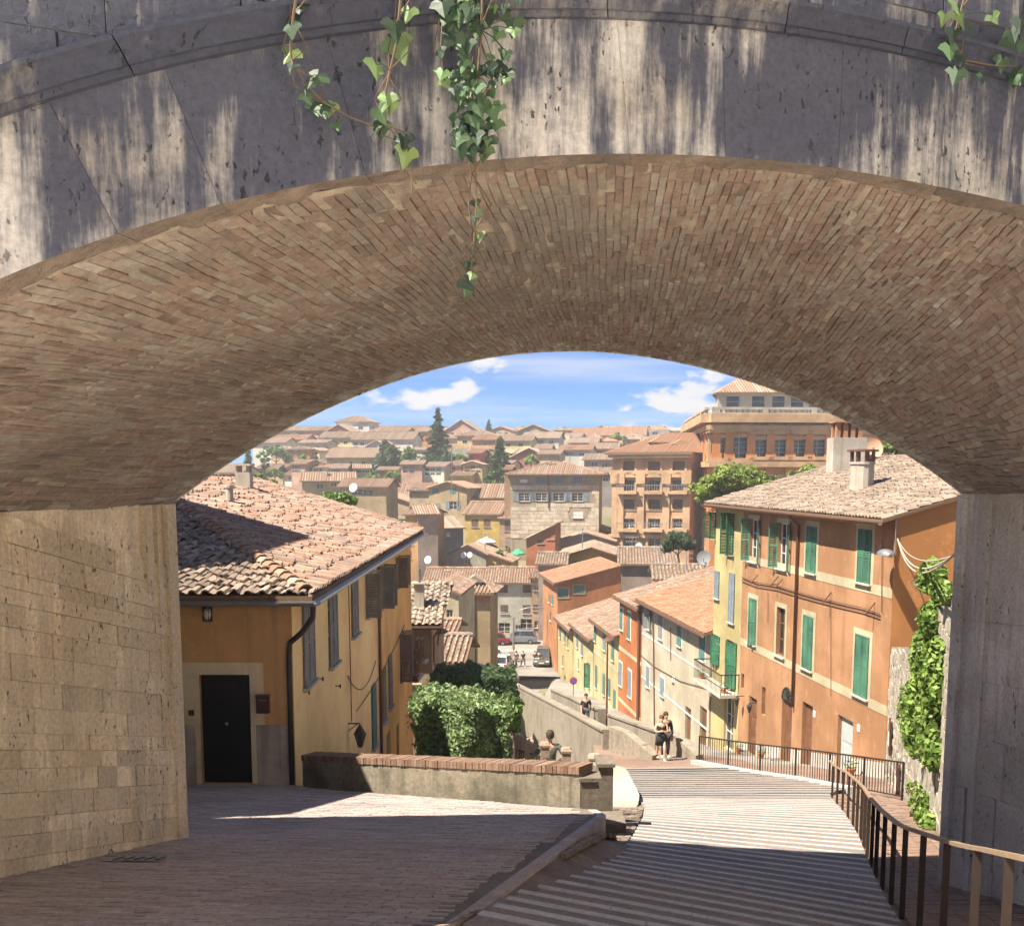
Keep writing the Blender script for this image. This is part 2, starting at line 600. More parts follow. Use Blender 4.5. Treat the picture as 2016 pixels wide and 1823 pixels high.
# --- gutter strip of setts beside the stairs, and the brick landing round the apron's end
m_sett = masonry('setts', [(0.17, 0.13, 0.11), (0.23, 0.18, 0.15), (0.28, 0.22, 0.18)], dirt_amt=0.5, fine=14, big=0.8)
def gut_z(f, y):
    # height across the gutter: f 0 beside the apron, 1 beside the stairs
    lo = stair_at(interp(y, LB), y)
    if y > 13.3:
        return lo
    hi = max(lo, plat_z(y) - interp(y, [(6, .015), (9, .03), (11, .07), (12.5, .16), (13.2, .28)]))
    return lerp(hi, lo, f)
mb = MB()
gyy = [4 + 0.6 * k for k in range(51)]
for y0, y1 in zip(gyy, gyy[1:]):
    def le(y):
        return (plat_edge(y) + 0.0 if y < 13.2 else interp(y, [(13.2, 1.2), (14.3, 1.1), (15, 0.6), (16, 1.2), (20, 2.0), (34, 3.4)]))
    mb.face([(le(y0), y0, gut_z(0, y0)), (interp(y0, LB) + 0.3, y0, stair_at(interp(y0, LB) + 0.3, y0)), (interp(y1, LB) + 0.3, y1, stair_at(interp(y1, LB) + 0.3, y1)), (le(y1), y1, gut_z(0, y1))], rng.random())
gut = tag(obj('gutter', mb, m_sett), kind='structure')
setts = []
y = 4.5
while y < 21:
    x0 = plat_edge(y) + 0.06 if y < 13.2 else interp(y, [(13.2, 1.3), (14.4, 1.3), (16, 1.4), (21, 2.2)])
    x1 = interp(y, LB) - 0.03
    x = x0
    while x < x1 - 0.05:
        w = rng.uniform(0.10, 0.15)
        xe = min(x + w, x1)
        fx_ = (x - x0) / max(.05, x1 - x0); zt = gut_z(fx_, y) + rng.uniform(0.03, 0.045); zt2 = gut_z(fx_, y + .23) + rng.uniform(0.03, 0.045)
        p = MB()
        sk = 0.24 * 0.23
        t = [(x, y, zt), (xe - 0.012, y, zt), (xe - 0.012 + sk, y + 0.218, zt2), (x + sk, y + 0.218, zt2)]
        p.poly(t + [(q[0], q[1], q[2] - 0.06) for q in t], [(0, 1, 2, 3), (0, 4, 5, 1), (1, 5, 6, 2), (2, 6, 7, 3), (3, 7, 4, 0)], rng.random())
        setts.append(p)
        x = xe
    y += 0.23
pieces('sett', setts, m_sett, gut, 'setts', limit=220)

# --- unseen pale paving round the viewer, added to bounce sunlight into the vault
m_upper = masonry('pale_paving', [(0.64, 0.58, 0.5), (0.7, 0.64, 0.55)], dirt_amt=0.1, fine=6, bump=.2)
mb = MB()
for x0, x1, y0, y1, zo in ((-40, -2.9, -40, -4.0, .2), (-2.9, 9, -40, -4.0, .42)):
    mb.face([(x0, y0, zo), (x1, y0, zo), (x1, y1, zo), (x0, y1, zo)])
mb.face([(-40, -4.0, .2), (-14.0, -4.0, .2), (-14.0, 3.0, .2 - .24 * 3), (-40, 3.0, .2 - .24 * 3)])
up_ = [(-3.9, .2), (0, .2), (4.3, plat_z(4.3))]
for (y0, z0), (y1, z1) in zip(up_, up_[1:]):
    mb.face([(-14, y0, z0 + .004), (plat_edge(y0) - .1, y0, z0 + .004), (plat_edge(y1) - .1, y1, z1 + .004), (-14, y1, z1 + .004)])
for y0, y1 in ((-4.0, 0), (0, 2.6), (2.6, 5.0)):
    for xa, xb in ((-2.9, 1.6), (1.6, 5.0), (5.0, 9.0)):
        f_ = lambda x, y: max(x, plat_edge(y) + .05) if x < 0 else x
        mb.face([(f_(xa, y0), y0, stair_at(1.5, y0) + .06), (xb, y0, stair_at(1.5, y0) + .06), (xb, y1, stair_at(1.5, y1) + .06), (f_(xa, y1), y1, stair_at(1.5, y1) + .06)])
tag(obj('bounce_paving', mb, m_upper), kind='structure')
# --- side path on the right of the near railing, street in front of the houses, road below
m_path = masonry('path_brick', [(0.2, 0.13, 0.1), (0.25, 0.17, 0.13), (0.22, 0.16, 0.13)], dirt_amt=0.35, fine=18)
def strip(name, ys_, fl, fr, fz, mat, n=3):
    mb = MB()
    for y0, y1 in zip(ys_, ys_[1:]):
        for k in range(n):
            s0, s1 = k / n, (k + 1) / n
            mb.face([(lerp(fl(y0), fr(y0), s0), y0, fz(y0)), (lerp(fl(y0), fr(y0), s1), y0, fz(y0)),
                     (lerp(fl(y1), fr(y1), s1), y1, fz(y1)), (lerp(fl(y1), fr(y1), s0), y1, fz(y1))], rng.random())
    return tag(obj(name, mb, mat), kind='structure')
WALLR = [(4, 5.4), (11.5, 5.2), (13, 5.8), (16, 7.2), (32.5, 12.5)]
side = strip('side_path', [3 + 0.5 * k for k in range(48)], lambda y: interp(y, RB) - 0.05 if y < 22 else interp(y, RB) + 0.0, lambda y: interp(y, WALLR) + 0.6, lambda y: stair_at(interp(y, RB), y) - 0.02, m_path)
bricks = []
y = 6.4
while y < 26:
    x = interp(y, RB) + 0.12
    k = 0
    while x < interp(y, WALLR) + 0.4:
        zt = stair_at(interp(y, RB), y) + rng.uniform(0.0, 0.008); zt2 = stair_at(interp(y + 0.12, RB), y + 0.12) + rng.uniform(0.0, 0.008)
        p = MB()
        t = [(x, y, zt), (x + 0.26, y, zt), (x + 0.26, y + 0.118, zt2), (x, y + 0.118, zt2)]
        p.poly(t + [(q[0], q[1], q[2] - 0.04) for q in t], [(0, 1, 2, 3), (0, 4, 5, 1), (1, 5, 6, 2), (2, 6, 7, 3), (3, 7, 4, 0)], rng.random())
        bricks.append(p)
        x += 0.272
    y += 0.13
pieces('path_brick', bricks, m_path, side, 'path_bricks', limit=120)
m_asph = masonry('road_stone', [(0.22, 0.2, 0.18), (0.27, 0.25, 0.22)], dirt_amt=0.4, big=0.3, fine=10, bump=0.2)
LOWZ = [(26.9, -7.1), (33, -8.5), (51.6, -12.5), (66, -14.8), (80, -16.4), (99, -18.45)]
def low_z(y):
    return interp(y, LOWZ)
strip('lower_street', [26.9 + k for k in range(13)], lambda y: interp(y, RB) + 0.05 if y < 34 else 6.5, lambda y: 14.0, low_z, m_path, n=4)
strip('lower_street_end', [38.9 + 2 * k for k in range(31)], lambda y: interp(y, [(38, 6.1), (50, 5.1), (55, 4.4), (70, 3.2), (80, 2.4), (100, 4.2)]), lambda y: 13.5 if y < 52 else 13.5 - (y - 52) * .12, low_z, m_asph, n=3)
strip('landing', [33.2 + 0.6 * k for k in range(11)], lambda y: 3.2, lambda y: 8.5 if y < 36 else lerp(8.5, 6.2, (y - 36) / 3.2), lambda y: stair_z(y) - 0.015, m_path)
# white kerb along the right edge of the stairs
mb = MB()
kp = [(y, interp(y, RB)) for y in [26.9 + 0.5 * k for k in range(17)]]
kerb = thing('stone_kerb', (kp[0][1], kp[0][0], stair_z(24)), 'pale stone kerb between the stairs and the far railing', 'kerb')
for (y0, x0), (y1, x1) in zip(kp, kp[1:]):
    p = MB()
    p.bar((x0, y0 + 0.01, stair_z(y0) + 0.03), (x1, y1 - 0.01, stair_z(y1) + 0.03), 0.26, 0.2, rng.random())
    obj('kerb_stone', p, m_nose, kerb)
# terrace behind the low wall
m_terr = masonry('terrace_paving', [(0.38, 0.34, 0.28), (0.44, 0.4, 0.33)], dirt_amt=0.35, fine=8, bump=0.2)
strip('terrace', [15.2 + 0.8 * k for k in range(24)], lambda y: lerp(-0.6, -3.6, min(1, (y - 15) / 4.0)), lambda y: lerp(1.3, 3.0, min(1, (y - 15) / 8.0)), lambda y: interp(y, [(15, -4.3), (18, -4.8), (20, -5.3), (22, -5.8), (26, -6.05), (34, -8.2)]), m_terr)
# raised footway between its two walls
FWL = [(38, 3.95), (50, 3.35), (60, 2.25), (80, 0.4)]
FWR = [(38, 5.6), (50, 4.65), (55, 3.95), (70, 2.7), (80, 1.9)]
FWZ = [(36, -8.86), (38, -9.07), (50, -11.2), (60, -12.7), (80, -15.9), (100, -18.4)]
strip('footway', [38.9 + 2 * k for k in range(24)], lambda y: interp(y, FWL) if y < 80 else lerp(0.25, -1.5, (y - 80) / 20), lambda y: interp(y, FWR) if y < 80 else lerp(1.9, 4.0, (y - 80) / 20), lambda y: interp(y, FWZ), m_asph)
# square at the bottom
mb = MB()
mb.face([(-30, 99.6, -18.4), (30, 99.6, -18.4), (30, 130, -18.38), (-30, 130, -18.38)])
tag(obj('square', mb, m_asph), kind='structure')
mb = MB()
mb.face([(-28, 114.5, -18.37), (4, 114.5, -18.37), (4, 115.2, -18.37), (-28, 115.2, -18.37)])
tag(obj('road_marking', mb, plain('road_paint', (0.6, 0.59, 0.55), 0.8)), kind='structure')
# ================================================================== the stone bridge over the stairs
FA, FB_ = 5.85, 0.40          # front face: y = FA + FB_ x
BA, BB = 11.4, 0.10          # back face
front_px = [(0, 549), (83, 514), (281, 444), (497, 386), (668, 356), (800, 331), (999, 313), (1098, 305), (1244, 303), (1336, 307), (1460, 309), (1579, 324), (1741, 348), (1842, 366), (2016, 405)]
back_px = [(340, 989), (368, 970), (408, 941), (453, 912), (498, 880), (533, 861), (578, 835), (625, 811), (692, 782), (758, 757), (801, 743), (868, 726), (987, 702), (1106, 689), (1186, 689), (1269, 700), (1336, 715), (1418, 735), (1527, 769), (1600, 797), (1716, 850), (1799, 907), (1893, 971)]
def smooth_curve(px, a, b, deg):
    p = [at_plane(u, v, a, b) for u, v in px]
    x = np.array([q.x for q in p]); z = np.array([q.z for q in p])
    return np.polynomial.Polynomial.fit(x, z, deg), x[0], x[-1]
fpoly, fx0, fx1 = smooth_curve(front_px, FA, FB_, 5)
bpoly, bx0, bx1 = smooth_curve(back_px, BA, BB, 6)
FX0, FX1 = -5.35, 5.7
FZ0, FZ1 = 1.28, 1.45
def front_z(x):
    if x < fx0:
        s = (x - FX0) / (fx0 - FX0)
        z0 = float(fpoly(fx0)); sl = float(fpoly.deriv()(fx0)) * (fx0 - FX0)
        return FZ0 + (z0 - FZ0) * (s * (2 - s)) if False else (2 * s**3 - 3 * s**2 + 1) * FZ0 + (s**3 - 2 * s**2 + s) * (sl * 1.5) + (-2 * s**3 + 3 * s**2) * z0 + (s**3 - s**2) * sl
    if x > fx1:
        s = (x - FX1) / (fx1 - FX1)
        z0 = float(fpoly(fx1)); sl = float(fpoly.deriv()(fx1)) * (fx1 - FX1)
        return (2 * s**3 - 3 * s**2 + 1) * FZ1 + (s**3 - 2 * s**2 + s) * (sl * 1.6) + (-2 * s**3 + 3 * s**2) * z0 + (s**3 - s**2) * sl
    return float(fpoly(x))
def back_z(x):
    return float(bpoly(x))
def S(s, t):
    """vault soffit: s 0 front .. 1 back, t 0 left springing .. 1 right springing"""
    xf = lerp(FX0, FX1, t); xb = lerp(bx0, bx1, t)
    pf = Vector((xf, FA + FB_ * xf, front_z(xf))); pb = Vector((xb, BA + BB * xb, back_z(xb)))
    p = pf.lerp(pb, s)
    w = min(1.0, s * 8) * min(1.0, (1 - s) * 6)
    p.z += w * .016 * (math.sin(t * 41 + s * 5.1) * math.sin(s * 17 + t * 9) + .7 * math.sin(t * 23 - s * 11 + 1.3))
    return p
def Sn(s, t):
    e = 1e-3
    a = S(min(1, s + e), t) - S(max(0, s - e), t); b = S(s, min(1, t + e)) - S(s, max(0, t - e))
    n = a.cross(b).normalized()
    return n if n.z < 0 else -n          # points down into the opening
VL = 5.2                                  # depth of the vault in metres
bridge = thing('stone_bridge', (0.3, 9.0, -3.0), 'old stone and brick arch bridge spanning the stairs overhead', 'bridge')

m_vault_mortar = masonry('vault_mortar', [(0.38, 0.33, 0.28), (0.44, 0.38, 0.32)], dirt=(0.22, 0.19, 0.16), dirt_amt=0.7, big=0.8, fine=9)
m_vbrick = masonry('vault_brick', [(0.24, 0.18, 0.155), (0.31, 0.235, 0.205), (0.345, 0.26, 0.225), (0.33, 0.285, 0.255), (0.375, 0.32, 0.285), (0.38, 0.35, 0.32), (0.5, 0.465, 0.43)],
                   dirt=(0.2, 0.185, 0.17), dirt_amt=0.8, big=0.45, fine=13, bump=0.6, dist=0.03)
def stained_stone(name, pale, dark, amt, warm=(0.33, 0.29, 0.23), DK0=.465, DK1=.6, var=.1):
    g = G(name)
    base = g.ramp(g.attr(), [(0, tuple(c * (1 - var * 2) for c in pale)), (0.5, pale), (1, tuple(c * (1 + var) for c in pale))])
    a = g.noise(0.62, 6, 0.62)
    st = g.noise(1.0, 6, 0.7, stretch=(5.5, 5.5, 0.55))
    k = g.math('ADD', g.math('MULTIPLY', a, 0.62), g.math('MULTIPLY', st, 0.5))
    k = g.math('ADD', k, g.math('MULTIPLY', g.math('SUBTRACT', g.attr(), 0.5), 0.06))
    dk = g.sm(k, DK0, DK1)
    c = g.mix(g.sm(g.noise(1.4, 4), 0.42, 0.7, 0, 0.55), base, warm)
    c = g.mix(g.math('MULTIPLY', dk, amt), c, dark)
    fine = g.noise(26, 5, 0.7)
    c = g.mix(1.0, c, g.ramp(fine, [(0.25, 0.68), (0.75, 1.22)]), 'MULTIPLY')
    pit = g.noise(24, 3, 0.6, stretch=(1, 1, 0.5))
    pk = g.math('MULTIPLY', g.sm(pit, 0.62, 0.68), g.sm(g.noise(2.2, 3), .4, .6))
    c = g.mix(g.math('MULTIPLY', pk, 0.85), c, (0.025, 0.025, 0.028))
    h = g.math('SUBTRACT', g.math('MULTIPLY', fine, 0.5), g.math('MULTIPLY', pk, 1.2))
    g.bump(h, 0.7, 0.03)
    return g.done(c, 0.92)
m_front = stained_stone('front_travertine', (0.52, 0.51, 0.51), (0.052, 0.06, 0.1), 0.95, DK0=.475, DK1=.61)
m_mould = stained_stone('dark_moulding', (0.26, 0.26, 0.285), (0.045, 0.052, 0.088), 0.96, DK0=.38, DK1=.58)
m_abut = stained_stone('abutment_stone', (0.78, 0.67, 0.52), (0.4, 0.33, 0.25), 0.6, warm=(0.66, 0.5, 0.33), var=.17)
m_abut_r = stained_stone('pier_stone', (0.66, 0.61, 0.53), (0.36, 0.33, 0.28), 0.5)

# mortar shell of the vault, the inner body of the bridge
NT, NS = 72, 14
mb = MB()
s_front = 0.16 / VL
for i in range(NT):
    t0, t1 = i / NT, (i + 1) / NT
    for j in range(NS):
        s0 = lerp(s_front * 0.9, 1.0, j / NS); s1 = lerp(s_front * 0.9, 1.0, (j + 1) / NS)
        q = []
        for (s, t) in ((s0, t0), (s0, t1), (s1, t1), (s1, t0)):
            q.append(S(s, t) - Sn(s, t) * 0.014)
        mb.face(q, rng.random())
vault = obj('vault', mb, m_vault_mortar, bridge)
bricks = []
NC = 190
vault_len = [0]
for i in range(NC):
    t0 = i / NC; t1 = (i + 1) / NC
    wdt = (S(0.5, t1) - S(0.5, t0)).length
    jt = 0.006 / wdt / NC * 1.0
    s = s_front + rng.uniform(-0.02, 0.0) * 0
    s += rng.uniform(0, 0.26 / VL)
    prev = s_front + 0.003
    edges = [prev]
    while s < 0.985:
        edges.append(s); s += rng.uniform(0.16, 0.26) / VL
    edges.append(0.9995)
    # the last half metre at the back is a smooth ring of long bricks
    for e0, e1 in zip(edges, edges[1:]):
        if e1 - e0 < 0.05 / VL:
            continue
        if e0 < 0.9 and rng.random() < 0.016:
            continue                                     # a few bricks have fallen out
        g_ = 0.007 / VL
        rough_ = .5 + .5 * math.sin(t0 * 27 + e0 * 9) * math.sin(e0 * 21 + 2 - t0 * 13)
        d = rng.gauss(0.0, 0.0025 + .006 * rough_) if e0 < 0.88 else rng.gauss(0, 0.003)
        if rng.random() < 0.05:
            d -= 0.012
        cc = []
        for (ss, tt) in ((e0 + g_, t0 + jt / 2), (e1 - g_, t0 + jt / 2), (e1 - g_, t1 - jt / 2), (e0 + g_, t1 - jt / 2)):
            tt = min(1, max(0, tt + .15 / NC * (math.sin(ss * 9 + i * .13) + .5 * math.sin(ss * 23 + i * .31)) + rng.gauss(0, .035) / NC)); ss = min(1, ss + rng.gauss(0, .004) / VL)
            n = Sn(ss, tt)
            p0 = S(ss, tt)
            cc.append((p0 + n * (d + rng.gauss(0, 0.003 + .002 * rough_)), p0 - n * 0.05))
        p = MB()
        col = min(1, max(0, rng.betavariate(1.6, 2) * 0.9 + (0.3 if e0 > 0.9 else 0.0) + .18 * math.sin(t0 * 19 + e0 * 7) * math.sin(e0 * 13 - t0 * 8)))
        p.poly([q[0] for q in cc] + [q[1] for q in cc], [(3, 2, 1, 0), (1, 5, 4, 0), (2, 6, 5, 1), (3, 7, 6, 2), (0, 4, 7, 3)], col)
        bricks.append(p)
pieces('brick', bricks, m_vbrick, vault, 'brickwork')

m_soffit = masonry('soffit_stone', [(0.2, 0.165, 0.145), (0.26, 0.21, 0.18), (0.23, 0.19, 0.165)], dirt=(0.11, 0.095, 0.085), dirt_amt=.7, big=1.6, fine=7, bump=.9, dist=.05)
# voussoirs: stone blocks of the front ring, each with its face, soffit and joints
RING = [(0, 303), (232, 212), (308, 193), (556, 137), (668, 116), (800, 92), (999, 71), (1231, 66), (1336, 68), (1494, 73), (1616, 89), (1774, 111), (1977, 147), (2016, 156)]
epoly, ex0, ex1 = smooth_curve(RING, FA, FB_, 5)
def ring_h(x):
    """thickness of the ring measured radially"""
    return interp(x, [(-4, 0.54), (-3, 0.585), (0, 0.71), (3, 0.765)])
def front_n(x):
    e = 0.02
    d = Vector((2 * e, 0, front_z(x + e) - front_z(x - e))).normalized()
    n = Vector((-d.z, 0, d.x))
    return n if n.z > 0 else -n
def front_pt(x, out, depth=0.0):
    n = front_n(min(max(x, FX0 + 0.05), FX1 - 0.05))
    px = x + n.x * out
    return Vector((px, FA + FB_ * px + depth, front_z(x) + n.z * out))
x = FX0
vous = []
first = True
while x < FX1 - 0.1:
    w = rng.uniform(0.42, 0.8)
    x1 = min(FX1, x + w)
    if FX1 - x1 < 0.3:
        x1 = FX1
    d = rng.uniform(-0.003, 0.003)
    seg = 5
    p = MB()
    colr = rng.random()
    g_ = 0.0012
    xa, xb = x + g_, x1 - g_
    pts = []
    for k in range(seg + 1):
        xx = lerp(xa, xb, k / seg)
        t_ = (xx - FX0) / (FX1 - FX0)
        lo_f = front_pt(xx, 0.0, d); hi_f = front_pt(xx, ring_h(xx), d)
        lo_b = S(s_front, t_) - Sn(s_front, t_) * rng.gauss(0, .012)
        hi_b = lo_b + Vector((0, 0, 0.7))
        pts.append((lo_f, hi_f, lo_b, hi_b))
    for k in range(seg):
        a, b = pts[k], pts[k + 1]
        p.face([a[0], b[0], b[1], a[1]], colr)          # face
        p.face([b[0], a[0], a[2], b[2]], colr)          # soffit
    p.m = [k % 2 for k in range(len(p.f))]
    p.face([pts[0][0], pts[0][1], pts[0][3], pts[0][2]], colr)
    p.face([pts[-1][1], pts[-1][0], pts[-1][2], pts[-1][3]], colr)
    obj('voussoir', p, [m_front, m_soffit], bridge)
    x = x1
# moulding over the ring: stepped profile swept along the arch, cut into lengths
prof = [(-.005, 0.0), (-.005, -0.035), (0.025, -0.04), (0.025, -0.065), (0.06, -0.075), (0.10, -0.105), (0.115, -0.13), (0.14, -0.13), (0.14, 0.0)]
x = FX0
while x < FX1 - 0.05:
    x1 = min(FX1, x + rng.uniform(0.7, 1.2))
    p = MB()
    n_ = 8
    rows = [[front_pt(lerp(x + 0.003, x1 - 0.003, k / n_), ring_h(lerp(x, x1, k / n_)) + o, dd) for o, dd in prof] for k in range(n_ + 1)]
    c_ = rng.random()
    for k in range(n_):
        for q in range(len(prof) - 1):
            p.face([rows[k][q], rows[k + 1][q], rows[k + 1][q + 1], rows[k][q + 1]], c_)
    p.face(list(reversed(rows[0])), c_); p.face(rows[-1], c_)
    obj('moulding', p, m_mould, bridge)
    x = x1
# spandrel: courses of ashlar above the moulding, the wall's core behind them
TOPZ = 5.6
def ext_z(x):
    """z of the moulding's upper edge above plan position x"""
    lo, hi = x - 1.2, x + 1.2
    best = None
    for k in range(49):
        xx = lerp(max(FX0, lo), min(FX1, hi), k / 48)
        q = front_pt(xx, ring_h(xx) + 0.14)
        if best is None or abs(q.x - x) < best[0]:
            best = (abs(q.x - x), q.z)
    return best[1]
exs = [FX0 - 0.9 + 0.1 * k for k in range(int((FX1 - FX0 + 1.8) / 0.1) + 1)]
exz = [(xx, ext_z(xx)) for xx in exs]
rows_z = []
z = 0.9
while z < TOPZ - 0.02:
    h = rng.uniform(0.25, 0.32)
    rows_z.append((z, min(TOPZ, z + h))); z += h
blocks = []
for (z0, z1) in rows_z:
    x = -7.5 + rng.uniform(0, 0.4)
    while x < 8.5:
        w = rng.uniform(0.38, 0.72)
        xa, xb = x + 0.004, x + w - 0.004
        x += w
        # clip the lower edge by the moulding (small steps)
        n_ = 5
        cols = []
        for k in range(n_ + 1):
            xx = lerp(xa, xb, k / n_)
            if xx < FX0 - 0.85 or xx > FX1 + 0.85:
                lo = z0
            else:
                lo = max(z0, interp(xx, exz) - 0.02)
            cols.append((xx, min(lo, z1)))
        if all(z1 - lo < 0.03 for _, lo in cols):
            continue
        d = 0.02 + rng.uniform(-0.008, 0.01)
        p = MB(); c_ = rng.random()
        for k in range(n_):
            (x0_, l0), (x1_, l1) = cols[k], cols[k + 1]
            if z1 - l0 < 0.001 and z1 - l1 < 0.001:
                continue
            y0_, y1_ = FA + FB_ * x0_ + d, FA + FB_ * x1_ + d
            p.face([(x0_, y0_, l0), (x1_, y1_, l1), (x1_, y1_, z1 - 0.006), (x0_, y0_, z1 - 0.006)], c_)
        for (xx, lo), fl in ((cols[0], 1), (cols[-1], 0)):
            yy = FA + FB_ * xx + d
            q = [(xx, yy, lo), (xx, yy, z1 - 0.006), (xx, yy + 0.12, z1 - 0.006), (xx, yy + 0.12, lo)]
            p.face(q if fl else q[::-1], c_)
        p.face([(cols[0][0], FA + FB_ * cols[0][0] + d, z1 - 0.006), (cols[-1][0], FA + FB_ * cols[-1][0] + d, z1 - 0.006),
                (cols[-1][0], FA + FB_ * cols[-1][0] + d + 0.12, z1 - 0.006), (cols[0][0], FA + FB_ * cols[0][0] + d + 0.12, z1 - 0.006)], c_)
        blocks.append(p)
pieces('ashlar', blocks, m_front, bridge, 'ashlar_courses', limit=120)
# core: front backing, top, back face, flanks (solid, so the bridge throws its real shadow)
mb = MB()
NX = 60
XL, XR = -26.0, 20.0
TOPB = 7.0
def fz_core(x):
    return front_z(x) + 0.30
for k in range(NX):
    x0 = lerp(FX0, FX1, k / NX); x1 = lerp(FX0, FX1, (k + 1) / NX)
    mb.face([(x0, FA + FB_ * x0 + 0.06, fz_core(x0)), (x1, FA + FB_ * x1 + 0.06, fz_core(x1)), (x1, FA + FB_ * x1 + 0.06, TOPZ), (x0, FA + FB_ * x0 + 0.06, TOPZ)])
    b0 = lerp(bx0, bx1, k / NX); b1 = lerp(bx0, bx1, (k + 1) / NX)
    mb.face([(b1, BA + BB * b1, back_z(b1) - 0.01), (b0, BA + BB * b0, back_z(b0) - 0.01), (b0, BA + BB * b0, TOPB), (b1, BA + BB * b1, TOPB)])
mb.face([(XL, FA + FB_ * XL + 0.06, TOPZ), (XR, FA + FB_ * XR + 0.06, TOPZ), (XR, FA + FB_ * XR + 0.5, TOPZ), (XL, FA + FB_ * XL + 0.5, TOPZ)])
mb.face([(XL, FA + FB_ * XL + 0.5, TOPZ), (XR, FA + FB_ * XR + 0.5, TOPZ), (XR, FA + FB_ * XR + 0.5, TOPB - 0.6), (XL, FA + FB_ * XL + 0.5, TOPB - 0.6)])
mb.face([(XL, FA + FB_ * XL + 0.5, TOPB - 0.6), (XR, FA + FB_ * XR + 0.5, TOPB - 0.6), (XR, BA + BB * XR - 0.4, TOPB - 0.6), (XL, BA + BB * XL - 0.4, TOPB - 0.6)])
mb.face([(XR, BA + BB * XR - 0.4, TOPB - 0.6), (XL, BA + BB * XL - 0.4, TOPB - 0.6), (XL, BA + BB * XL - 0.4, TOPB), (XR, BA + BB * XR - 0.4, TOPB)])
mb.face([(XL, BA + BB * XL - 0.4, TOPB), (XR, BA + BB * XR - 0.4, TOPB), (XR, BA + BB * XR, TOPB), (XL, BA + BB * XL, TOPB)])
for xa, xb, yb in ((XL, FX0, 1), (FX1, XR, 1)):
    mb.face([(xa, FA + FB_ * xa + 0.06, -7), (xb, FA + FB_ * xb + 0.06, -7), (xb, FA + FB_ * xb + 0.06, TOPZ), (xa, FA + FB_ * xa + 0.06, TOPZ)])
mb.face([(bx0, BA + BB * bx0, -8), (XL, BA + BB * XL, -8), (XL, BA + BB * XL, TOPB), (bx0, BA + BB * bx0, TOPB)])
mb.face([(XR, BA + BB * XR, -8), (bx1, BA + BB * bx1, -8), (bx1, BA + BB * bx1, TOPB), (XR, BA + BB * XR, TOPB)])
obj('core', mb, m_abut_r, bridge)
# abutments: splayed walls of coursed stone under the springings; the courses follow the slope of the street
def abutment(pf, pb, zf, zb, ground, mat, name, side_, hh=(0.12, 0.25), slope=0.25):
    d = (pb - pf); L_ = d.length; d.normalize()
    n = Vector((-d.y, d.x, 0)) * side_
    mb = MB()
    o = n * -0.03
    N = 16
    def top(s):
        return lerp(zf, zb, s)
    for k in range(N):
        a, b = k / N, (k + 1) / N
        q0, q1 = pf.lerp(pb, a) + o, pf.lerp(pb, b) + o
        f_ = [(q0.x, q0.y, ground(q0.y) - 1.5), (q1.x, q1.y, ground(q1.y) - 1.5), (q1.x, q1.y, top(b)), (q0.x, q0.y, top(a))]
        mb.face(f_ if side_ < 0 else f_[::-1])
    w = obj(name, mb, mat, bridge)
    bl = []
    # courses: z = c - slope * distance along the wall
    c = 2.6
    while c > -4.2:
        h = rng.uniform(*hh)
        s = -rng.uniform(0, 0.3)
        while s < L_:
            wd = rng.uniform(0.18, 0.62)
            a, b = max(0, s + 0.0022), min(L_, s + wd - 0.0022)
            s += wd
            if b - a < 0.03:
                continue
            za0, za1 = c - slope * a, c - slope * b
            lo0, lo1 = za0 - h + 0.004, za1 - h + 0.004
            ta, tb = top(a / L_), top(b / L_)
            if lo0 > ta and lo1 > tb:
                continue
            qa = pf + d * a; qb = pf + d * b
            if za0 < ground(qa.y) - 0.5:
                continue
            hi0, hi1 = min(za0, ta), min(za1, tb)
            lo0, lo1 = min(lo0, hi0 - 0.001), min(lo1, hi1 - 0.001)
            dd = rng.gauss(0, 0.006)
            dd2 = dd + rng.uniform(-0.006, 0.006)
            fr = [Vector((qa.x, qa.y, lo0)) + n * dd, Vector((qb.x, qb.y, lo1)) + n * dd2, Vector((qb.x, qb.y, hi1)) + n * dd2, Vector((qa.x, qa.y, hi0)) + n * dd]
            bk = [v - n * (0.05 + dd) for v in fr]
            p = MB()
            fs = [(0, 1, 2, 3), (0, 4, 5, 1), (1, 5, 6, 2), (2, 6, 7, 3), (3, 7, 4, 0)]
            if side_ > 0:
                fs = [tuple(reversed(f)) for f in fs]
            p.poly(fr + bk, fs, rng.random())
            bl.append(p)
        c -= h
    pieces('stone', bl, mat, w, 'stone_courses', limit=230)
    return w
lf = Vector((FX0, FA + FB_ * FX0, 0)); lb = Vector((bx0, BA + BB * bx0, 0))
abutment(lf, lb, FZ0, back_z(bx0), plat_z, m_abut, 'left_abutment', -1, slope=0.27)
rf = Vector((FX1, FA + FB_ * FX1, 0)); rb = Vector((bx1, BA + BB * bx1, 0))
abutment(rf, rb, FZ1, back_z(bx1), stair_z, m_abut_r, 'right_abutment', 1, hh=(0.5, 0.9), slope=0.1)
# pier face of the right springing beyond the vault, with a shallow pilaster edge
mb = MB()
for k, (w0, w1, pr) in enumerate(((0.0, 0.16, 0.05), (0.5, 0.62, 0.03))):
    d_ = (rf - rb).normalized(); n_ = Vector((d_.y, -d_.x, 0))
    if n_.x > 0:
        n_ = -n_
    q0, q1 = rb + d_ * w0, rb + d_ * w1
    zt = back_z(bx1) - 0.05
    mb.hexa([(q0 + n_ * pr).to_tuple()[:2] + (-7,), (q1 + n_ * pr).to_tuple()[:2] + (-7,), (q1 + n_ * pr).to_tuple()[:2] + (zt,), (q0 + n_ * pr).to_tuple()[:2] + (zt,),
             (q0 - n_ * .1).to_tuple()[:2] + (-7,), (q1 - n_ * .1).to_tuple()[:2] + (-7,), (q1 - n_ * .1).to_tuple()[:2] + (zt,), (q0 - n_ * .1).to_tuple()[:2] + (zt,)])
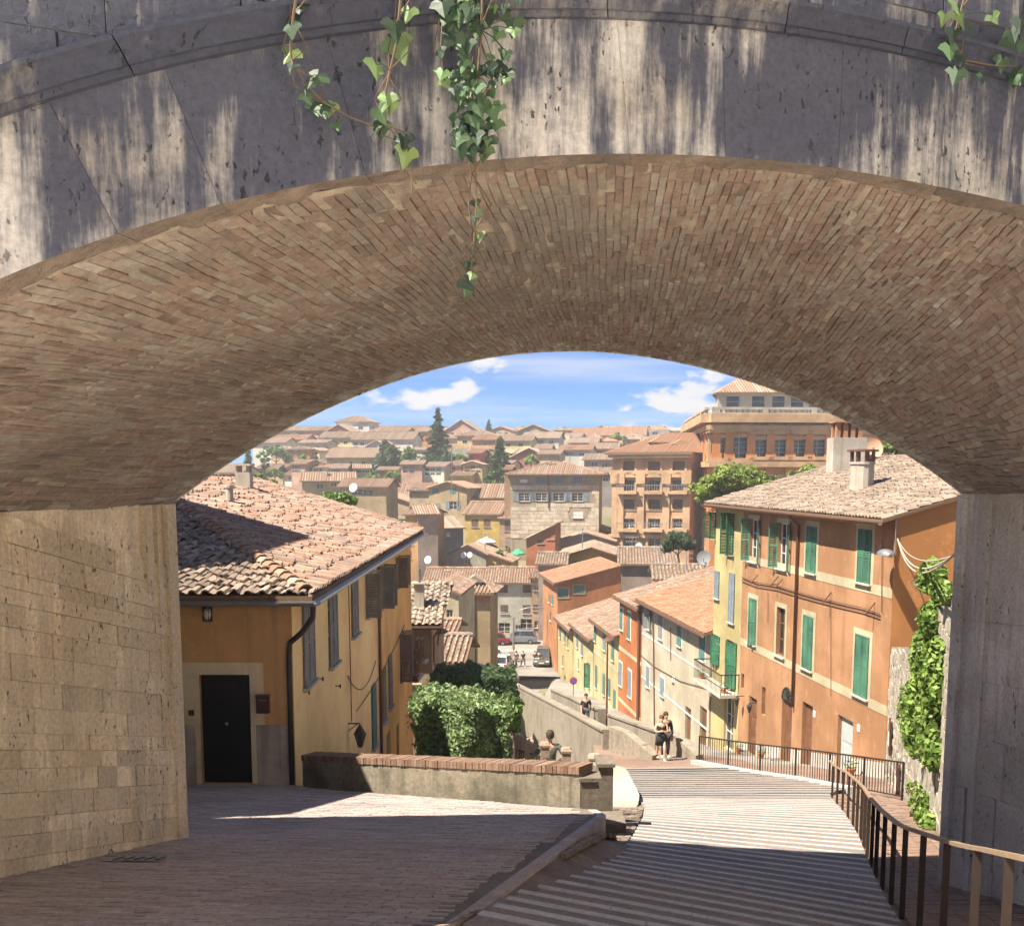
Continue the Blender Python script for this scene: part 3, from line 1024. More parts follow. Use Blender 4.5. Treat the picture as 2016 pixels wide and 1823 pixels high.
obj('pilaster', mb, m_abut_r, bridge)
# fluted grooves cut by water at the left springing: raised ribs of lime
mb = MB()
dl = (lf - lb).normalized(); nl = Vector((dl.y, -dl.x, 0))
if nl.x < 0:
    nl = -nl
for w0, w1, pr, ln in ((0.0, 0.17, 0.035, 4.0), (0.3, 0.36, 0.03, 1.3), (0.44, 0.56, 0.03, 0.9)):
    q0, q1 = lb + dl * w0, lb + dl * w1
    zt = back_z(bx0) - 0.005; zb_ = zt - ln
    f0, f1 = q0 + nl * pr, q1 + nl * pr
    b0, b1 = q0 - nl * .1, q1 - nl * .1
    t_ = 0.5 if ln < 3 else 1.0
    mb.hexa([(f0.x, f0.y, zb_), (f1.x, f1.y, zb_), (f1.x, f1.y, zt), (f0.x, f0.y, zt), (b0.x, b0.y, zb_), (b1.x, b1.y, zb_), (b1.x, b1.y, zt), (b0.x, b0.y, zt)])
obj('lime_rib', mb, m_abut, bridge)
# ================================================================== building kit
class Wall:
    """a vertical plane from A to B (seen from outside A is on the left); s runs along it, d outwards"""
    def __init__(self, A, B):
        self.A = Vector((A[0], A[1], 0)); self.B = Vector((B[0], B[1], 0))
        self.d = (self.B - self.A); self.L = self.d.length; self.d.normalize()
        self.n = Vector((self.d.y, -self.d.x, 0))
    def p(self, s, z, o=0.0):
        q = self.A + self.d * s + self.n * o
        return Vector((q.x, q.y, z))
    def hit(self, u, v):
        r = ray(u, v)
        t = (self.A - EYE).dot(self.n) / r.dot(self.n)
        q = EYE + r * t
        return (q - self.A).dot(self.d), q.z
    def rect(self, u, v0, v1, wpx=None, w=None):
        """pixel centre column u, top v0, bottom v1 -> s0, s1, z0, z1"""
        s, zt = self.hit(u, v0); _, zb = self.hit(u, v1)
        if w is None:
            a, _ = self.hit(u - wpx / 2, (v0 + v1) / 2); b, _ = self.hit(u + wpx / 2, (v0 + v1) / 2)
            w = abs(b - a)
        s = (self.hit(u, (v0 + v1) / 2)[0])
        return (s - w / 2, s + w / 2, zb, zt)
    def box(self, mb, s0, s1, z0, z1, o0, o1, rnd=0.5, m=0):
        """o0 inner, o1 outer offset"""
        mb.hexa([self.p(s0, z0, o1), self.p(s1, z0, o1), self.p(s1, z1, o1), self.p(s0, z1, o1),
                 self.p(s0, z0, o0), self.p(s1, z0, o0), self.p(s1, z1, o0), self.p(s0, z1, o0)], rnd, m)
    def quad(self, mb, s0, s1, z0, z1, o=0, rnd=0.5, m=0):
        mb.face([self.p(s0, z0, o), self.p(s1, z0, o), self.p(s1, z1, o), self.p(s0, z1, o)], rnd, m)

def holes(W, mb, s0, s1, z0, z1, rects, depth=0.16, rnd=0.5):
    """a wall face with real rectangular openings and their reveals"""
    rects = [(max(a, s0 + 0.01), min(b, s1 - 0.01), max(c, z0 + 0.01), min(d, z1 - 0.01)) for a, b, c, d in rects]
    rects = [r for r in rects if r[1] - r[0] > 0.02 and r[3] - r[2] > 0.02]
    ss = sorted(set([s0, s1] + [r[0] for r in rects] + [r[1] for r in rects]))
    for a, b in zip(ss, ss[1:]):
        if b - a < 1e-5:
            continue
        mid = (a + b) / 2
        cut = sorted([(r[2], r[3]) for r in rects if r[0] < mid < r[1]])
        z = z0
        for lo, hi in cut:
            if lo > z + 1e-5:
                W.quad(mb, a, b, z, lo, 0, rnd)
            z = max(z, hi)
        if z < z1 - 1e-5:
            W.quad(mb, a, b, z, z1, 0, rnd)
    for a, b, lo, hi in rects:
        mb.face([W.p(a, lo, 0), W.p(a, hi, 0), W.p(a, hi, -depth), W.p(a, lo, -depth)], rnd)
        mb.face([W.p(b, hi, 0), W.p(b, lo, 0), W.p(b, lo, -depth), W.p(b, hi, -depth)], rnd)
        mb.face([W.p(b, lo, 0), W.p(a, lo, 0), W.p(a, lo, -depth), W.p(b, lo, -depth)], rnd)
        mb.face([W.p(a, hi, 0), W.p(b, hi, 0), W.p(b, hi, -depth), W.p(a, hi, -depth)], rnd)
    return rects

def glass_mat():
    g = G('window_glass')
    c = g.ramp(g.noise(0.9, 2), [(0.35, (0.012, 0.014, 0.016)), (0.7, (0.05, 0.055, 0.06))])
    g.b.inputs['Specular IOR Level'].default_value = 0.6
    return g.done(c, 0.08)
m_glass = glass_mat()
m_frame_w = plain('white_window_frame', (0.62, 0.6, 0.55), 0.6)
m_frame_b = plain('brown_window_frame', (0.16, 0.09, 0.055), 0.6)
m_sill = plain('stone_sill', (0.42, 0.39, 0.34), 0.9)
SHUT = {
    'green': plain('shutter_green', (0.05, 0.14, 0.09), 0.65, var=0.4, scale=1.6),
    'dkgreen': plain('shutter_dark_green', (0.03, 0.12, 0.065), 0.6, var=0.3, scale=1.6),
    'teal': plain('shutter_teal', (0.08, 0.17, 0.16), 0.6, var=0.2, scale=3),
    'grey': plain('shutter_grey', (0.2, 0.2, 0.19), 0.7, var=0.2, scale=3),
    'bluegrey': plain('shutter_bluegrey', (0.16, 0.2, 0.23), 0.7, var=0.2, scale=3),
    'brown': plain('shutter_brown', (0.12, 0.075, 0.06), 0.7, var=0.2, scale=3),
    'taupe': plain('shutter_taupe', (0.21, 0.17, 0.14), 0.75, var=0.2, scale=3),
    'white': m_frame_w,
}
def shutter_leaf(W, s0, s1, z0, z1, mat, parent, slats=True, o=0.02, hinge=None, ang=0.0, nsl=None):
    """a louvred leaf; ang opens it about its hinge side ('l' or 'r')"""
    w = s1 - s0
    if hinge == 'l':
        P, D, sg = s0, 1, 1
    elif hinge == 'r':
        P, D, sg = s1, -1, 1
    else:
        P, D = s0, 1; ang = 0
    ca_, sa_ = math.cos(ang), math.sin(ang)
    def q(a, z, t):          # a along the leaf from its hinge, t thickness outwards
        return W.p(P + D * (a * ca_ - (t * sa_)), z, o + a * sa_ + t * ca_)
    def bx(mb, a0, a1, zz0, zz1, t0, t1):
        c = [q(a0, zz0, t1), q(a1, zz0, t1), q(a1, zz1, t1), q(a0, zz1, t1), q(a0, zz0, t0), q(a1, zz0, t0), q(a1, zz1, t0), q(a0, zz1, t0)]
        if D < 0:
            c = [c[1], c[0], c[3], c[2], c[5], c[4], c[7], c[6]]
        mb.hexa(c)
    st = min(0.06, w * 0.16)
    mb = MB()
    for a0, a1, b0, b1 in ((0, st, z0, z1), (w - st, w, z0, z1), (st, w - st, z0, z0 + st), (st, w - st, z1 - st, z1), (st, w - st, (z0 + z1) / 2 - st / 2, (z0 + z1) / 2 + st / 2)):
        bx(mb, a0, a1, b0, b1, 0, 0.035)
    o_ = obj('shutter', mb, mat, parent)
    mb = MB()
    n = nsl or max(6, int((z1 - z0) / 0.075))
    if slats:
        pitch = (z1 - z0 - 2 * st) / n
        for k in range(n):
            zc_ = z0 + st + (k + 0.5) * pitch
            c = [q(st, zc_ - pitch * 0.46, 0.032), q(w - st, zc_ - pitch * 0.46, 0.032), q(w - st, zc_ + pitch * 0.34, 0.006), q(st, zc_ + pitch * 0.34, 0.006)]
            mb.face(c if D > 0 else c[::-1])
            c = [q(st, zc_ - pitch * 0.46, 0.032), q(w - st, zc_ - pitch * 0.46, 0.032), q(w - st, zc_ - pitch * 0.42, 0.02), q(st, zc_ - pitch * 0.42, 0.02)]
            mb.face(c[::-1] if D > 0 else c)
    else:
        bx(mb, st, w - st, z0 + st, z1 - st, 0.006, 0.018)
    l_ = obj('louvres', mb, mat, o_)
    if slats:
        l_['kind'] = 'stuff'
    return o_

def window(W, r, parent, frame=None, depth=0.14, mull=(1, 2), pane=True):
    s0, s1, z0, z1 = r
    frame = frame or m_frame_w
    mb = MB()
    W.quad(mb, s0 + 0.005, s1 - 0.005, z0 + 0.005, z1 - 0.005, -depth + 0.005)
    w_ = obj('window', mb, m_glass, parent)
    f = min(0.06, (s1 - s0) * 0.09)
    mb = MB()
    o0, o1 = -depth + 0.007, -depth + 0.05
    W.box(mb, s0 + .003, s0 + f, z0 + .003, z1 - .003, o0, o1); W.box(mb, s1 - f, s1 - .003, z0 + .003, z1 - .003, o0, o1)
    W.box(mb, s0 + f, s1 - f, z0 + .003, z0 + f, o0, o1); W.box(mb, s0 + f, s1 - f, z1 - f, z1 - .003, o0, o1)
    for k in range(1, mull[0] + 1):
        c = lerp(s0, s1, k / (mull[0] + 1)); W.box(mb, c - f * .5, c + f * .5, z0 + f, z1 - f, o0, o1 - 0.01)
    for k in range(1, mull[1] + 1):
        c = lerp(z0, z1, k / (mull[1] + 1)); W.box(mb, s0 + f, s1 - f, c - f * .3, c + f * .3, o0, o1 - 0.02)
    obj('frame', mb, frame, w_)
    return w_
def sill(W, r, parent, mat=None, ext=0.1, proj_=0.12, th=0.06):
    mb = MB()
    W.box(mb, r[0] - ext, r[1] + ext, r[2] - th, r[2] - 0.002, -0.02, proj_)
    return obj('sill', mb, mat or m_sill, parent)
def surround(W, r, parent, mat, w=0.13, o=0.018, bottom=True):
    mb = MB()
    a, b, c, d = r
    W.box(mb, a - w, a - 0.002, c - (w if bottom else 0), d + w, 0.002, o); W.box(mb, b + 0.002, b + w, c - (w if bottom else 0), d + w, 0.002, o)
    W.box(mb, a, b, d + 0.002, d + w, 0.002, o)
    if bottom:
        W.box(mb, a, b, c - w, c - 0.002, 0.002, o)
    return obj('surround', mb, mat, parent)

# --- roofs of round clay tiles
m_tile = masonry('clay_tile', [(0.24, 0.125, 0.08), (0.3, 0.17, 0.115), (0.27, 0.185, 0.135), (0.34, 0.225, 0.165), (0.32, 0.26, 0.205), (0.39, 0.315, 0.255)],
                 dirt=(0.17, 0.14, 0.11), dirt_amt=0.75, big=1.1, fine=8, bump=0.35)
m_tile_red = masonry('red_clay_tile', [(0.29, 0.12, 0.065), (0.35, 0.165, 0.09), (0.31, 0.18, 0.12), (0.39, 0.23, 0.155)],
                     dirt=(0.3, 0.2, 0.14), dirt_amt=0.6, big=1.1, fine=8, bump=0.35)
m_tile_grey = masonry('weathered_tile', [(0.19, 0.145, 0.115), (0.26, 0.2, 0.155), (0.32, 0.245, 0.19), (0.35, 0.29, 0.24)],
                      dirt=(0.13, 0.11, 0.09), dirt_amt=0.8, big=1.0, fine=8, bump=0.35)
m_tile_pale = masonry('pale_tile', [(0.3, 0.215, 0.165), (0.35, 0.265, 0.215), (0.38, 0.305, 0.25), (0.33, 0.275, 0.235)], dirt=(0.26, 0.21, 0.17), dirt_amt=.6, big=.6, fine=5, bump=.3)
m_tile_brown = masonry('brown_tile', [(0.22, 0.15, 0.11), (0.28, 0.19, 0.14), (0.33, 0.24, 0.18)], dirt=(0.16, 0.13, 0.1), dirt_amt=.6, big=.6, fine=5, bump=.3)
m_under = plain('roof_underside', (0.16, 0.1, 0.065), 0.9)
def clip_col(poly, o, e, up, c0):
    """range along up of a convex polygon at offset c0 along e"""
    ts = []
    n = len(poly)
    for i in range(n):
        a, b = poly[i], poly[(i + 1) % n]
        ea, eb = (a - o).dot(e) - c0, (b - o).dot(e) - c0
        if (ea <= 0) != (eb <= 0):
            k = ea / (ea - eb)
            q = a.lerp(b, k)
            ts.append((q - o).dot(up))
    if len(ts) < 2:
        return None
    return min(ts), max(ts)
def roof_plane(poly, parent, mat, pitch=0.22, course=0.36, own=0, sag=0.01, thick=0.1, seed=1, name='roof', seg=3, under=True, part='tile', jit=1.0):
    """poly: corners in order, poly[0]->poly[1] is the eave. Builds the sloping slab and the rows of half-round tiles."""
    rg = random.Random(seed)
    poly = [Vector(p) for p in poly]
    o = poly[0]; e = (poly[1] - poly[0]).normalized()
    nrm = e.cross(poly[-1] - poly[0]).normalized()
    if nrm.z < 0:
        nrm = -nrm
    up = nrm.cross(e).normalized()
    if up.z < 0:
        up = -up
    mb = MB()
    top = [p for p in poly]; bot = [p - Vector((0, 0, thick)) for p in poly]
    if (top[1] - top[0]).cross(top[2] - top[1]).z < 0:
        idx = list(reversed(range(len(top))))
    else:
        idx = list(range(len(top)))
    n = len(top)
    mb.face([top[i] for i in idx]); mb.face([bot[i] for i in reversed(idx)])
    for k in range(n):
        a, b = idx[k], idx[(k + 1) % n]
        mb.face([bot[a], bot[b], top[b], top[a]])
    slab = obj(name, mb, m_under, parent)
    cs = [(p - o).dot(e) for p in poly]
    c = min(cs) + pitch * 0.5
    tl = []
    strips = MB()
    while c < max(cs):
        # cover tiles (convex) and pans (concave, lower)
        for kind in (0, 1):
            cc = c + (0 if kind == 0 else pitch * 0.5)
            rng_ = clip_col(poly, o, e, up, cc)
            if rng_ is None or rng_[1] - rng_[0] < 0.08:
                continue
            lo, hi = rng_
            if kind == 1 and not own:
                continue
            L_ = hi - lo
            if own or course:
                nn = max(1, int(round(L_ / course)))
            else:
                nn = 1
            ph = rg.uniform(-0.3, 0.3) * (course or 0)
            for k in range(nn):
                t0 = lo + L_ * k / nn + (ph if 0 < k else 0); t1 = lo + L_ * (k + 1) / nn + (ph if k < nn - 1 else 0)
                t1 = min(hi, t1 + 0.04)
                if t1 - t0 < 0.03:
                    continue
                r0 = pitch * (0.33 if kind == 0 else 0.34) * rg.uniform(0.92, 1.06); r1 = r0 * 0.86
                h0 = 0.035 if kind == 0 else 0.03
                lift0 = 0.028 * jit * rg.uniform(0.5, 1.6) if (own or course) else 0.01
                dx = rg.gauss(0, 0.008) * jit; dx2 = dx + rg.gauss(0, 0.008) * jit
                cv = rg.random()
                t = MB()
                sg = seg if kind == 0 else 2
                ring = []
                for (tt, rr, lf) in ((t0, r0, lift0), (t1, r1, 0.004)):
                    dxx = dx if tt == t0 else dx2
                    base = o + e * (cc + dxx) + up * tt + nrm * (lf + (0.012 if kind == 0 else 0.0))
                    rw = []
                    for q in range(sg + 1):
                        a = math.pi * q / sg
                        if kind == 0:
                            rw.append(base - e * (rr * math.cos(a)) + nrm * (rr * 0.95 * math.sin(a)))
                        else:
                            rw.append(base - e * (rr * math.cos(a)) + nrm * (rr * 0.5 * (1 - math.sin(a)) + 0.004))
                    ring.append(rw)
                vs = ring[0] + ring[1]
                m_ = sg + 1
                fs = [(q, q + 1, m_ + q + 1, m_ + q) for q in range(sg)]
                if kind == 0 and k == 0 or (own and kind == 0):
                    # thickness at the lower lip
                    base = o + e * (cc + dx) + up * t0 + nrm * lift0
                    inn = []
                    for q in range(sg + 1):
                        a = math.pi * q / sg
                        inn.append(base - e * (r0 * 0.8 * math.cos(a)) + nrm * (r0 * 0.74 * math.sin(a)))
                    vs = vs + inn
                    fs += [(q + 1, q, 2 * m_ + q, 2 * m_ + q + 1) for q in range(sg)]
                t.poly(vs, fs, cv)
                if own:
                    tl.append(t)
                else:
                    strips.add(t)
        c += pitch
    if own:
        pieces(part, tl, mat, slab, 'tiles', limit=own)
    elif strips.f:
        q = obj('tiles', strips, mat, slab)
        q['kind'] = 'stuff'
    return slab
def ridge_row(a, b, parent, mat, r=0.13, step=0.38, own=True, seed=3, name='ridge_tile'):
    rg = random.Random(seed)
    a = Vector(a); b = Vector(b)
    d = b - a; n = max(1, int(d.length / step))
    dn = d.normalized(); side_ = dn.cross(Vector((0, 0, 1))).normalized(); upv = side_.cross(dn).normalized()
    allm = MB()
    for k in range(n):
        p0 = a + d * (k / n); p1 = a + d * min(1.0, (k + 1.12) / n)
        mb = MB(); rw = []
        for p, rr, lf in ((p0, r * 1.06, 0.03), (p1, r * 0.92, 0.0)):
            rw.append([p + upv * (lf - 0.03) - side_ * (rr * math.cos(math.pi * q / 5)) + upv * (rr * math.sin(math.pi * q / 5)) for q in range(6)])
        inn = [p0 + upv * 0.0 - side_ * (r * 0.86 * math.cos(math.pi * q / 5)) + upv * (r * 0.86 * math.sin(math.pi * q / 5)) for q in range(6)]
        mb.poly(rw[0] + rw[1] + inn, [(q, q + 1, 7 + q, 6 + q) for q in range(5)] + [(q + 1, q, 12 + q, 13 + q) for q in range(5)], rg.random())
        if own:
            obj(name, mb, mat, parent)
        else:
            allm.add(mb)
    if not own:
        obj('ridge_tiles', allm, mat, parent)['kind'] = 'stuff'

m_render_grey = plaster('chimney_render', (0.42, 0.38, 0.32), 0.5)
m_iron = plain('dark_iron', (0.05, 0.045, 0.04), 0.6, 0.3)
m_zinc = plain('grey_metal', (0.3, 0.3, 0.3), 0.45, 0.7)
m_copper = plain('brown_metal', (0.16, 0.085, 0.06), 0.5, 0.4)
def chimney(base, w, h, parent, mat=None, kind='cap', d=None):
    d = d or w
    x, y, z = base
    mb = MB()
    mb.box((x - w / 2, y - d / 2, z - 0.6), (x + w / 2, y + d / 2, z + h))
    if kind == 'cap':
        for sx in (-1, 1):
            for sy in (-1, 1):
                mb.box((x + sx * w * .36 - .05, y + sy * d * .36 - .05, z + h), (x + sx * w * .36 + .05, y + sy * d * .36 + .05, z + h + .22))
        mb.box((x - w * .62, y - d * .62, z + h + .22), (x + w * .62, y + d * .62, z + h + .29))
    elif kind == 'plain':
        mb.box((x - w * .58, y - d * .58, z + h), (x + w * .58, y + d * .58, z + h + .08))
    return obj('chimney', mb, mat or m_render_grey, parent)
# ================================================================== the house on the left with the black door
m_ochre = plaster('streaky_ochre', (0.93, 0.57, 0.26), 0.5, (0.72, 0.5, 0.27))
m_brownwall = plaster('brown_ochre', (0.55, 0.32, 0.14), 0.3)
m_ochre_bounce = plaster('bounce_lit_ochre', (0.82, 0.45, 0.15), 0.3)  # ochre with the bounce light put into its colour
m_cream_trim = plaster('cream_trim', (0.68, 0.58, 0.4), 0.25)
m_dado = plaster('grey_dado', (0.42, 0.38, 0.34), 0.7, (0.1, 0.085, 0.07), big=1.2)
m_black = plain('black_door', (0.008, 0.008, 0.009), 0.45, var=0.4)
m_mail = plain('brown_mailbox', (0.07, 0.03, 0.025), 0.4)
LC = Vector((-4.25, 19.4, 0)); LF = Vector((-4.1, 41.0, 0))
LZ = -0.66                                   # eaves
house_l = thing('ochre_house', (-6.5, 24, -4.5), 'long ochre house with the black door and tiled hip roof on the left', 'house')
Wf = Wall((-14.0, 19.4), LC)                 # wall with the door, faces the camera
Ws = Wall(LC, LF)                            # street side
door_r = Wf.rect(445, 1328, 1536, w=0.98)
door_r = (door_r[0], door_r[1], plat_z(19.4) + 0.03, door_r[3])
mb = MB()
holes(Wf, mb, 0, Wf.L, -7.5, LZ, [door_r], 0.14)
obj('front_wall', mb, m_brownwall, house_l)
mb = MB()
Wf.box(mb, door_r[0] + .01, door_r[1] - .01, door_r[2], door_r[3] - .01, -0.13, -0.09)
dr = obj('door', mb, m_black, house_l)
mb = MB(); c_ = Wf.p((door_r[0] + door_r[1]) / 2, (door_r[2] + door_r[3]) / 2 + 0.1, -0.09)
mb.lathe(c_, [(0.0, 0.05), (0.03, 0.045), (0.035, 0.03), (0.015, 0.015), (0.02, 0.0)], 10, axis=Wf.n)
obj('door_knob', mb, m_zinc, dr)
mb = MB()                                    # threshold
Wf.box(mb, door_r[0] - .1, door_r[1] + .1, door_r[2] - 0.12, door_r[2] - .004, -0.12, 0.12)
obj('threshold', mb, m_sill, house_l)
dz = Wf.hit(500, 1427)[1]
mb = MB()                                    # cream painted band round the door
a_, b_ = Wf.hit(300, 1316)[0], Wf.hit(518, 1316)[0]
zt_ = Wf.hit(450, 1304)[1]
Wf.box(mb, a_, door_r[0] - .002, dz + .003, zt_, 0.002, 0.02); Wf.box(mb, door_r[1] + .002, b_, dz + .003, zt_, 0.002, 0.02); Wf.box(mb, door_r[0], door_r[1], door_r[3] + .002, zt_, 0.002, 0.02)
for x0_, x1_ in ((door_r[0] - 0.1, door_r[0] - .004), (door_r[1] + .004, door_r[1] + .1)):
    Wf.box(mb, x0_, x1_, door_r[2], dz, 0.025, 0.04)
obj('door_surround', mb, m_cream_trim, house_l)
mb = MB()
for x0_, x1_ in ((2.0, door_r[0] - 0.101), (door_r[1] + 0.101, Wf.L - 0.06)):
    Wf.box(mb, x0_, x1_, -6.0, dz - .002, 0.002, 0.03)
obj('dado', mb, m_dado, house_l)
# street side: openings measured on the photograph
wins = {'a': (606, 1178, 1346, 1.05), 'b': (654, 1148, 1308, 1.0), 'c': (697, 1136, 1250, 0.95), 'd': (724, 1126, 1212, 0.9), 'e': (752, 1112, 1195, 0.9), 'f': (782, 1095, 1155, 0.9),
        'g': (735, 1346, 1470, 0.8), 'h': (755, 1315, 1420, 0.7), 'i': (767, 1288, 1392, 0.8), 'j': (790, 1244, 1338, 0.9), 'k': (765, 1440, 1500, 0.9), 'l': (783, 1425, 1500, 0.8)}
rs = {}
for k_, (u, v0, v1, w) in wins.items():
    rs[k_] = Ws.rect(u, v0, v1, w=w)
mb = MB()
holes(Ws, mb, 0, Ws.L, -14, LZ, list(rs.values()), 0.16)
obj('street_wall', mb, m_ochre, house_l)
for k_, r in rs.items():
    w_ = window(Ws, r, house_l, m_frame_b if k_ in 'kl' else m_frame_w, 0.15)
    if k_ not in 'kl':
        sill(Ws, r, w_)
    m_ = (r[0] + r[1]) / 2
    if k_ in 'abc':
        shutter_leaf(Ws, r[0], m_ - .005, r[2], r[3], SHUT['grey'], w_)
        shutter_leaf(Ws, m_ + .005, r[1], r[2], r[3], SHUT['grey'], w_)
    elif k_ in 'de':
        shutter_leaf(Ws, r[0], m_, r[2], r[3], SHUT['grey'], w_, hinge='l', ang=R(95))
        shutter_leaf(Ws, m_, r[1], r[2], r[3], SHUT['grey'], w_, hinge='r', ang=R(70 if k_ == 'e' else 150))
    elif k_ in 'fj':
        shutter_leaf(Ws, r[0], m_, r[2], r[3], SHUT['taupe'], w_, hinge='l', ang=R(100))
        shutter_leaf(Ws, m_, r[1], r[2], r[3], SHUT['taupe'], w_, hinge='r', ang=R(120))
    elif k_ in 'ghi':
        shutter_leaf(Ws, r[0], m_ - .005, r[2], r[3], SHUT['teal' if k_ == 'g' else 'taupe'], w_)
        shutter_leaf(Ws, m_ + .005, r[1], r[2], r[3], SHUT['teal' if k_ == 'g' else 'taupe'], w_)
# back and far walls close the volume
mb = MB()
mb.face([(LF.x, LF.y, -14), (-14, LF.y, -14), (-14, LF.y, LZ), (LF.x, LF.y, LZ)])
mb.face([(-14, LF.y, -14), (-14, 19.4, -14), (-14, 19.4, LZ), (-14, LF.y, LZ)])
RS = 0.304
ridge_x = -10.8; ridge_z = LZ + RS * (-3.75 - ridge_x)
mb.face([(LF.x, LF.y, LZ), (-14, LF.y, LZ), (ridge_x, LF.y, ridge_z - .12)])
obj('rear_wall', mb, m_ochre, house_l)
mb = MB()                                    # bounce light on the far stretch, put into a stronger orange
s_o = Ws.hit(751, 1300)[0]
holes(Ws, mb, s_o, Ws.L, -13.9, LZ - 0.01, [rs[k_] for k_ in 'fijkl' if rs[k_][0] > s_o] + [rs['e']], 0.05)
for i_, v_ in enumerate(mb.v):
    q = Vector(v_) + Ws.n * 0.004
    mb.v[i_] = tuple(q)
obj('bounce_lit_wall', mb, m_ochre_bounce, house_l)
# roof
E0 = Vector((-3.75, 18.9, LZ)); E1 = Vector((-3.6, 41.3, LZ))
hip = Vector((ridge_x, 29.6, ridge_z)); rend = Vector((ridge_x + 0.1, 41.3, ridge_z))
m_tile_old = masonry('old_pink_tile', [(0.24, 0.14, 0.1), (0.29, 0.2, 0.155), (0.32, 0.235, 0.19), (0.28, 0.15, 0.1), (0.36, 0.29, 0.24)], dirt=(0.15, 0.125, 0.11), dirt_amt=.7, big=.8, fine=8, bump=.4)
main_r = roof_plane([E0, E1, rend, hip], house_l, m_tile_old, pitch=0.27, course=0.5, own=300, seed=5, seg=4, jit=1.7)
front_r = roof_plane([Vector((-16, 18.9, LZ)), E0, hip, Vector((-16, 29.6, ridge_z))], house_l, m_tile_grey, pitch=0.26, course=0.42, own=200, seed=6, seg=4, jit=1.5)
ridge_row(E0 + Vector((-.15, .2, 0.05)), hip + Vector((0, 0, .05)), front_r, m_tile, r=0.16, step=0.34, seed=8)
ridge_row(hip + Vector((0, 0, .05)), rend + Vector((0, 0, .05)), main_r, m_tile, r=0.15, step=0.42, own=False)
ridge_row(rend + Vector((0, -.1, .03)), E1 + Vector((0, -.1, .05)), main_r, m_tile, r=0.12, step=0.42, own=False, seed=12)
# gutter, swan neck and downpipes
mb = MB()
gz = LZ - 0.1
def half_gutter(mb, a, b, r=0.085):
    a = Vector(a); b = Vector(b); d = (b - a).normalized(); sd = d.cross(Vector((0, 0, 1))).normalized()
    rows = []
    for p in (a, b):
        rows.append([p + sd * (r * math.cos(math.pi * (1 + q / 5))) + Vector((0, 0, r * math.sin(math.pi * (1 + q / 5)))) for q in range(6)])
    for q in range(5):
        mb.face([rows[0][q], rows[0][q + 1], rows[1][q + 1], rows[1][q]])
    for p, q in ((a, b),):
        for s_ in (-1, 1):
            mb.bar(a + sd * (s_ * r), b + sd * (s_ * r), 0.018)
half_gutter(mb, (-16, 18.82, gz), (-3.68, 18.82, gz))
half_gutter(mb, (-3.66, 18.82, gz), (-3.5, 41.3, gz))
obj('gutter', mb, m_zinc, house_l)
mb = MB()
mb.tube([(-3.72, 18.86, gz - .05), (-3.74, 18.9, gz - .3), (-4.0, 19.1, gz - 0.62), (-4.27, 19.3, gz - 0.85), (-4.3, 19.31, gz - 1.1), (-4.3, 19.31, plat_z(19.3) + 0.02)], 0.055, 8)
obj('downpipe', mb, m_iron, house_l, smooth=True)
sp = Ws.hit(744, 1300)[0]
mb = MB()
mb.tube([Ws.p(sp, LZ - .15, 0.3), Ws.p(sp, LZ - .5, 0.07), Ws.p(sp, -11, 0.07)], 0.05, 8)
obj('downpipe', mb, m_copper, house_l, smooth=True)
# cables on the street side
mb = MB()
def sag(a, b, drop, n=10):
    a = Vector(a); b = Vector(b)
    return [a.lerp(b, k / n) + Vector((0, 0, -drop * 4 * (k / n) * (1 - k / n))) for k in range(n + 1)]
mb.tube(sag(Ws.p(*Ws.hit(682, 1330), .03), Ws.p(*Ws.hit(738, 1300), .03), 0.6), 0.012, 4)
mb.tube(sag(Ws.p(*Ws.hit(700, 1400), .03), Ws.p(*Ws.hit(795, 1230), .03), 0.2), 0.014, 4)
mb.tube([Ws.p(*Ws.hit(684, 1150), .03), Ws.p(*Ws.hit(690, 1420), .03)], 0.012, 4)
obj('cable', mb, m_iron, house_l)
# iron shutter hooks
mb = MB()
for u, v in ((625, 1336), (597, 1362), (660, 1350)):
    s_, z_ = Ws.hit(u, v)
    mb.bar(Ws.p(s_, z_, 0), Ws.p(s_, z_, 0.12), 0.02); mb.bar(Ws.p(s_, z_ + .04, 0.12), Ws.p(s_, z_ - .05, 0.12), 0.03)
obj('shutter_hook', mb, m_iron, house_l)
# chimney on this roof
q = at(481, 938, 36.0)
ch = chimney((q.x, q.y, q.z - .3), 0.5, .45, house_l, kind='cap')
q = at(452, 968, 30)
mb = MB(); mb.lathe((q.x, q.y, q.z - .35), [(0.11, -0.2), (0.11, 0.45), (0.14, 0.47), (0.14, 0.55), (0.0, 0.56)], 10)
obj('vent_pipe', mb, m_render_grey, house_l)
# fixtures by the door: each its own thing
s_, z_ = Wf.hit(409, 1208)
bl = thing('bulkhead_lamp', Wf.p(s_, z_ - .15, 0), 'small oval caged lamp on the brown wall above the black door', 'lamp')
mb = MB(); Wf.box(mb, s_ - .09, s_ + .09, z_ - .15, z_ + .15, 0.0, 0.03); obj('back_plate', mb, m_iron, bl)
mb = MB(); mb.lathe(Wf.p(s_, z_, 0.03), [(0.075, 0), (0.072, 0.05), (0.05, 0.085), (0.0, 0.095)], 12, axis=Wf.n)
for i_, v_ in enumerate(mb.v):
    mb.v[i_] = (v_[0], v_[1], z_ + (v_[2] - z_) * 1.7)
obj('lens', mb, plain('frosted_glass', (0.55, 0.52, 0.45), 0.3), bl, smooth=True)
mb = MB()
for k in (-1, 0, 1):
    Wf.box(mb, s_ + k * .045 - .006, s_ + k * .045 + .006, z_ - .14, z_ + .14, 0.1, 0.115)
obj('cage', mb, m_iron, bl)
s0_, z1_ = Wf.hit(507, 1366); s1_, z0_ = Wf.hit(533, 1401)
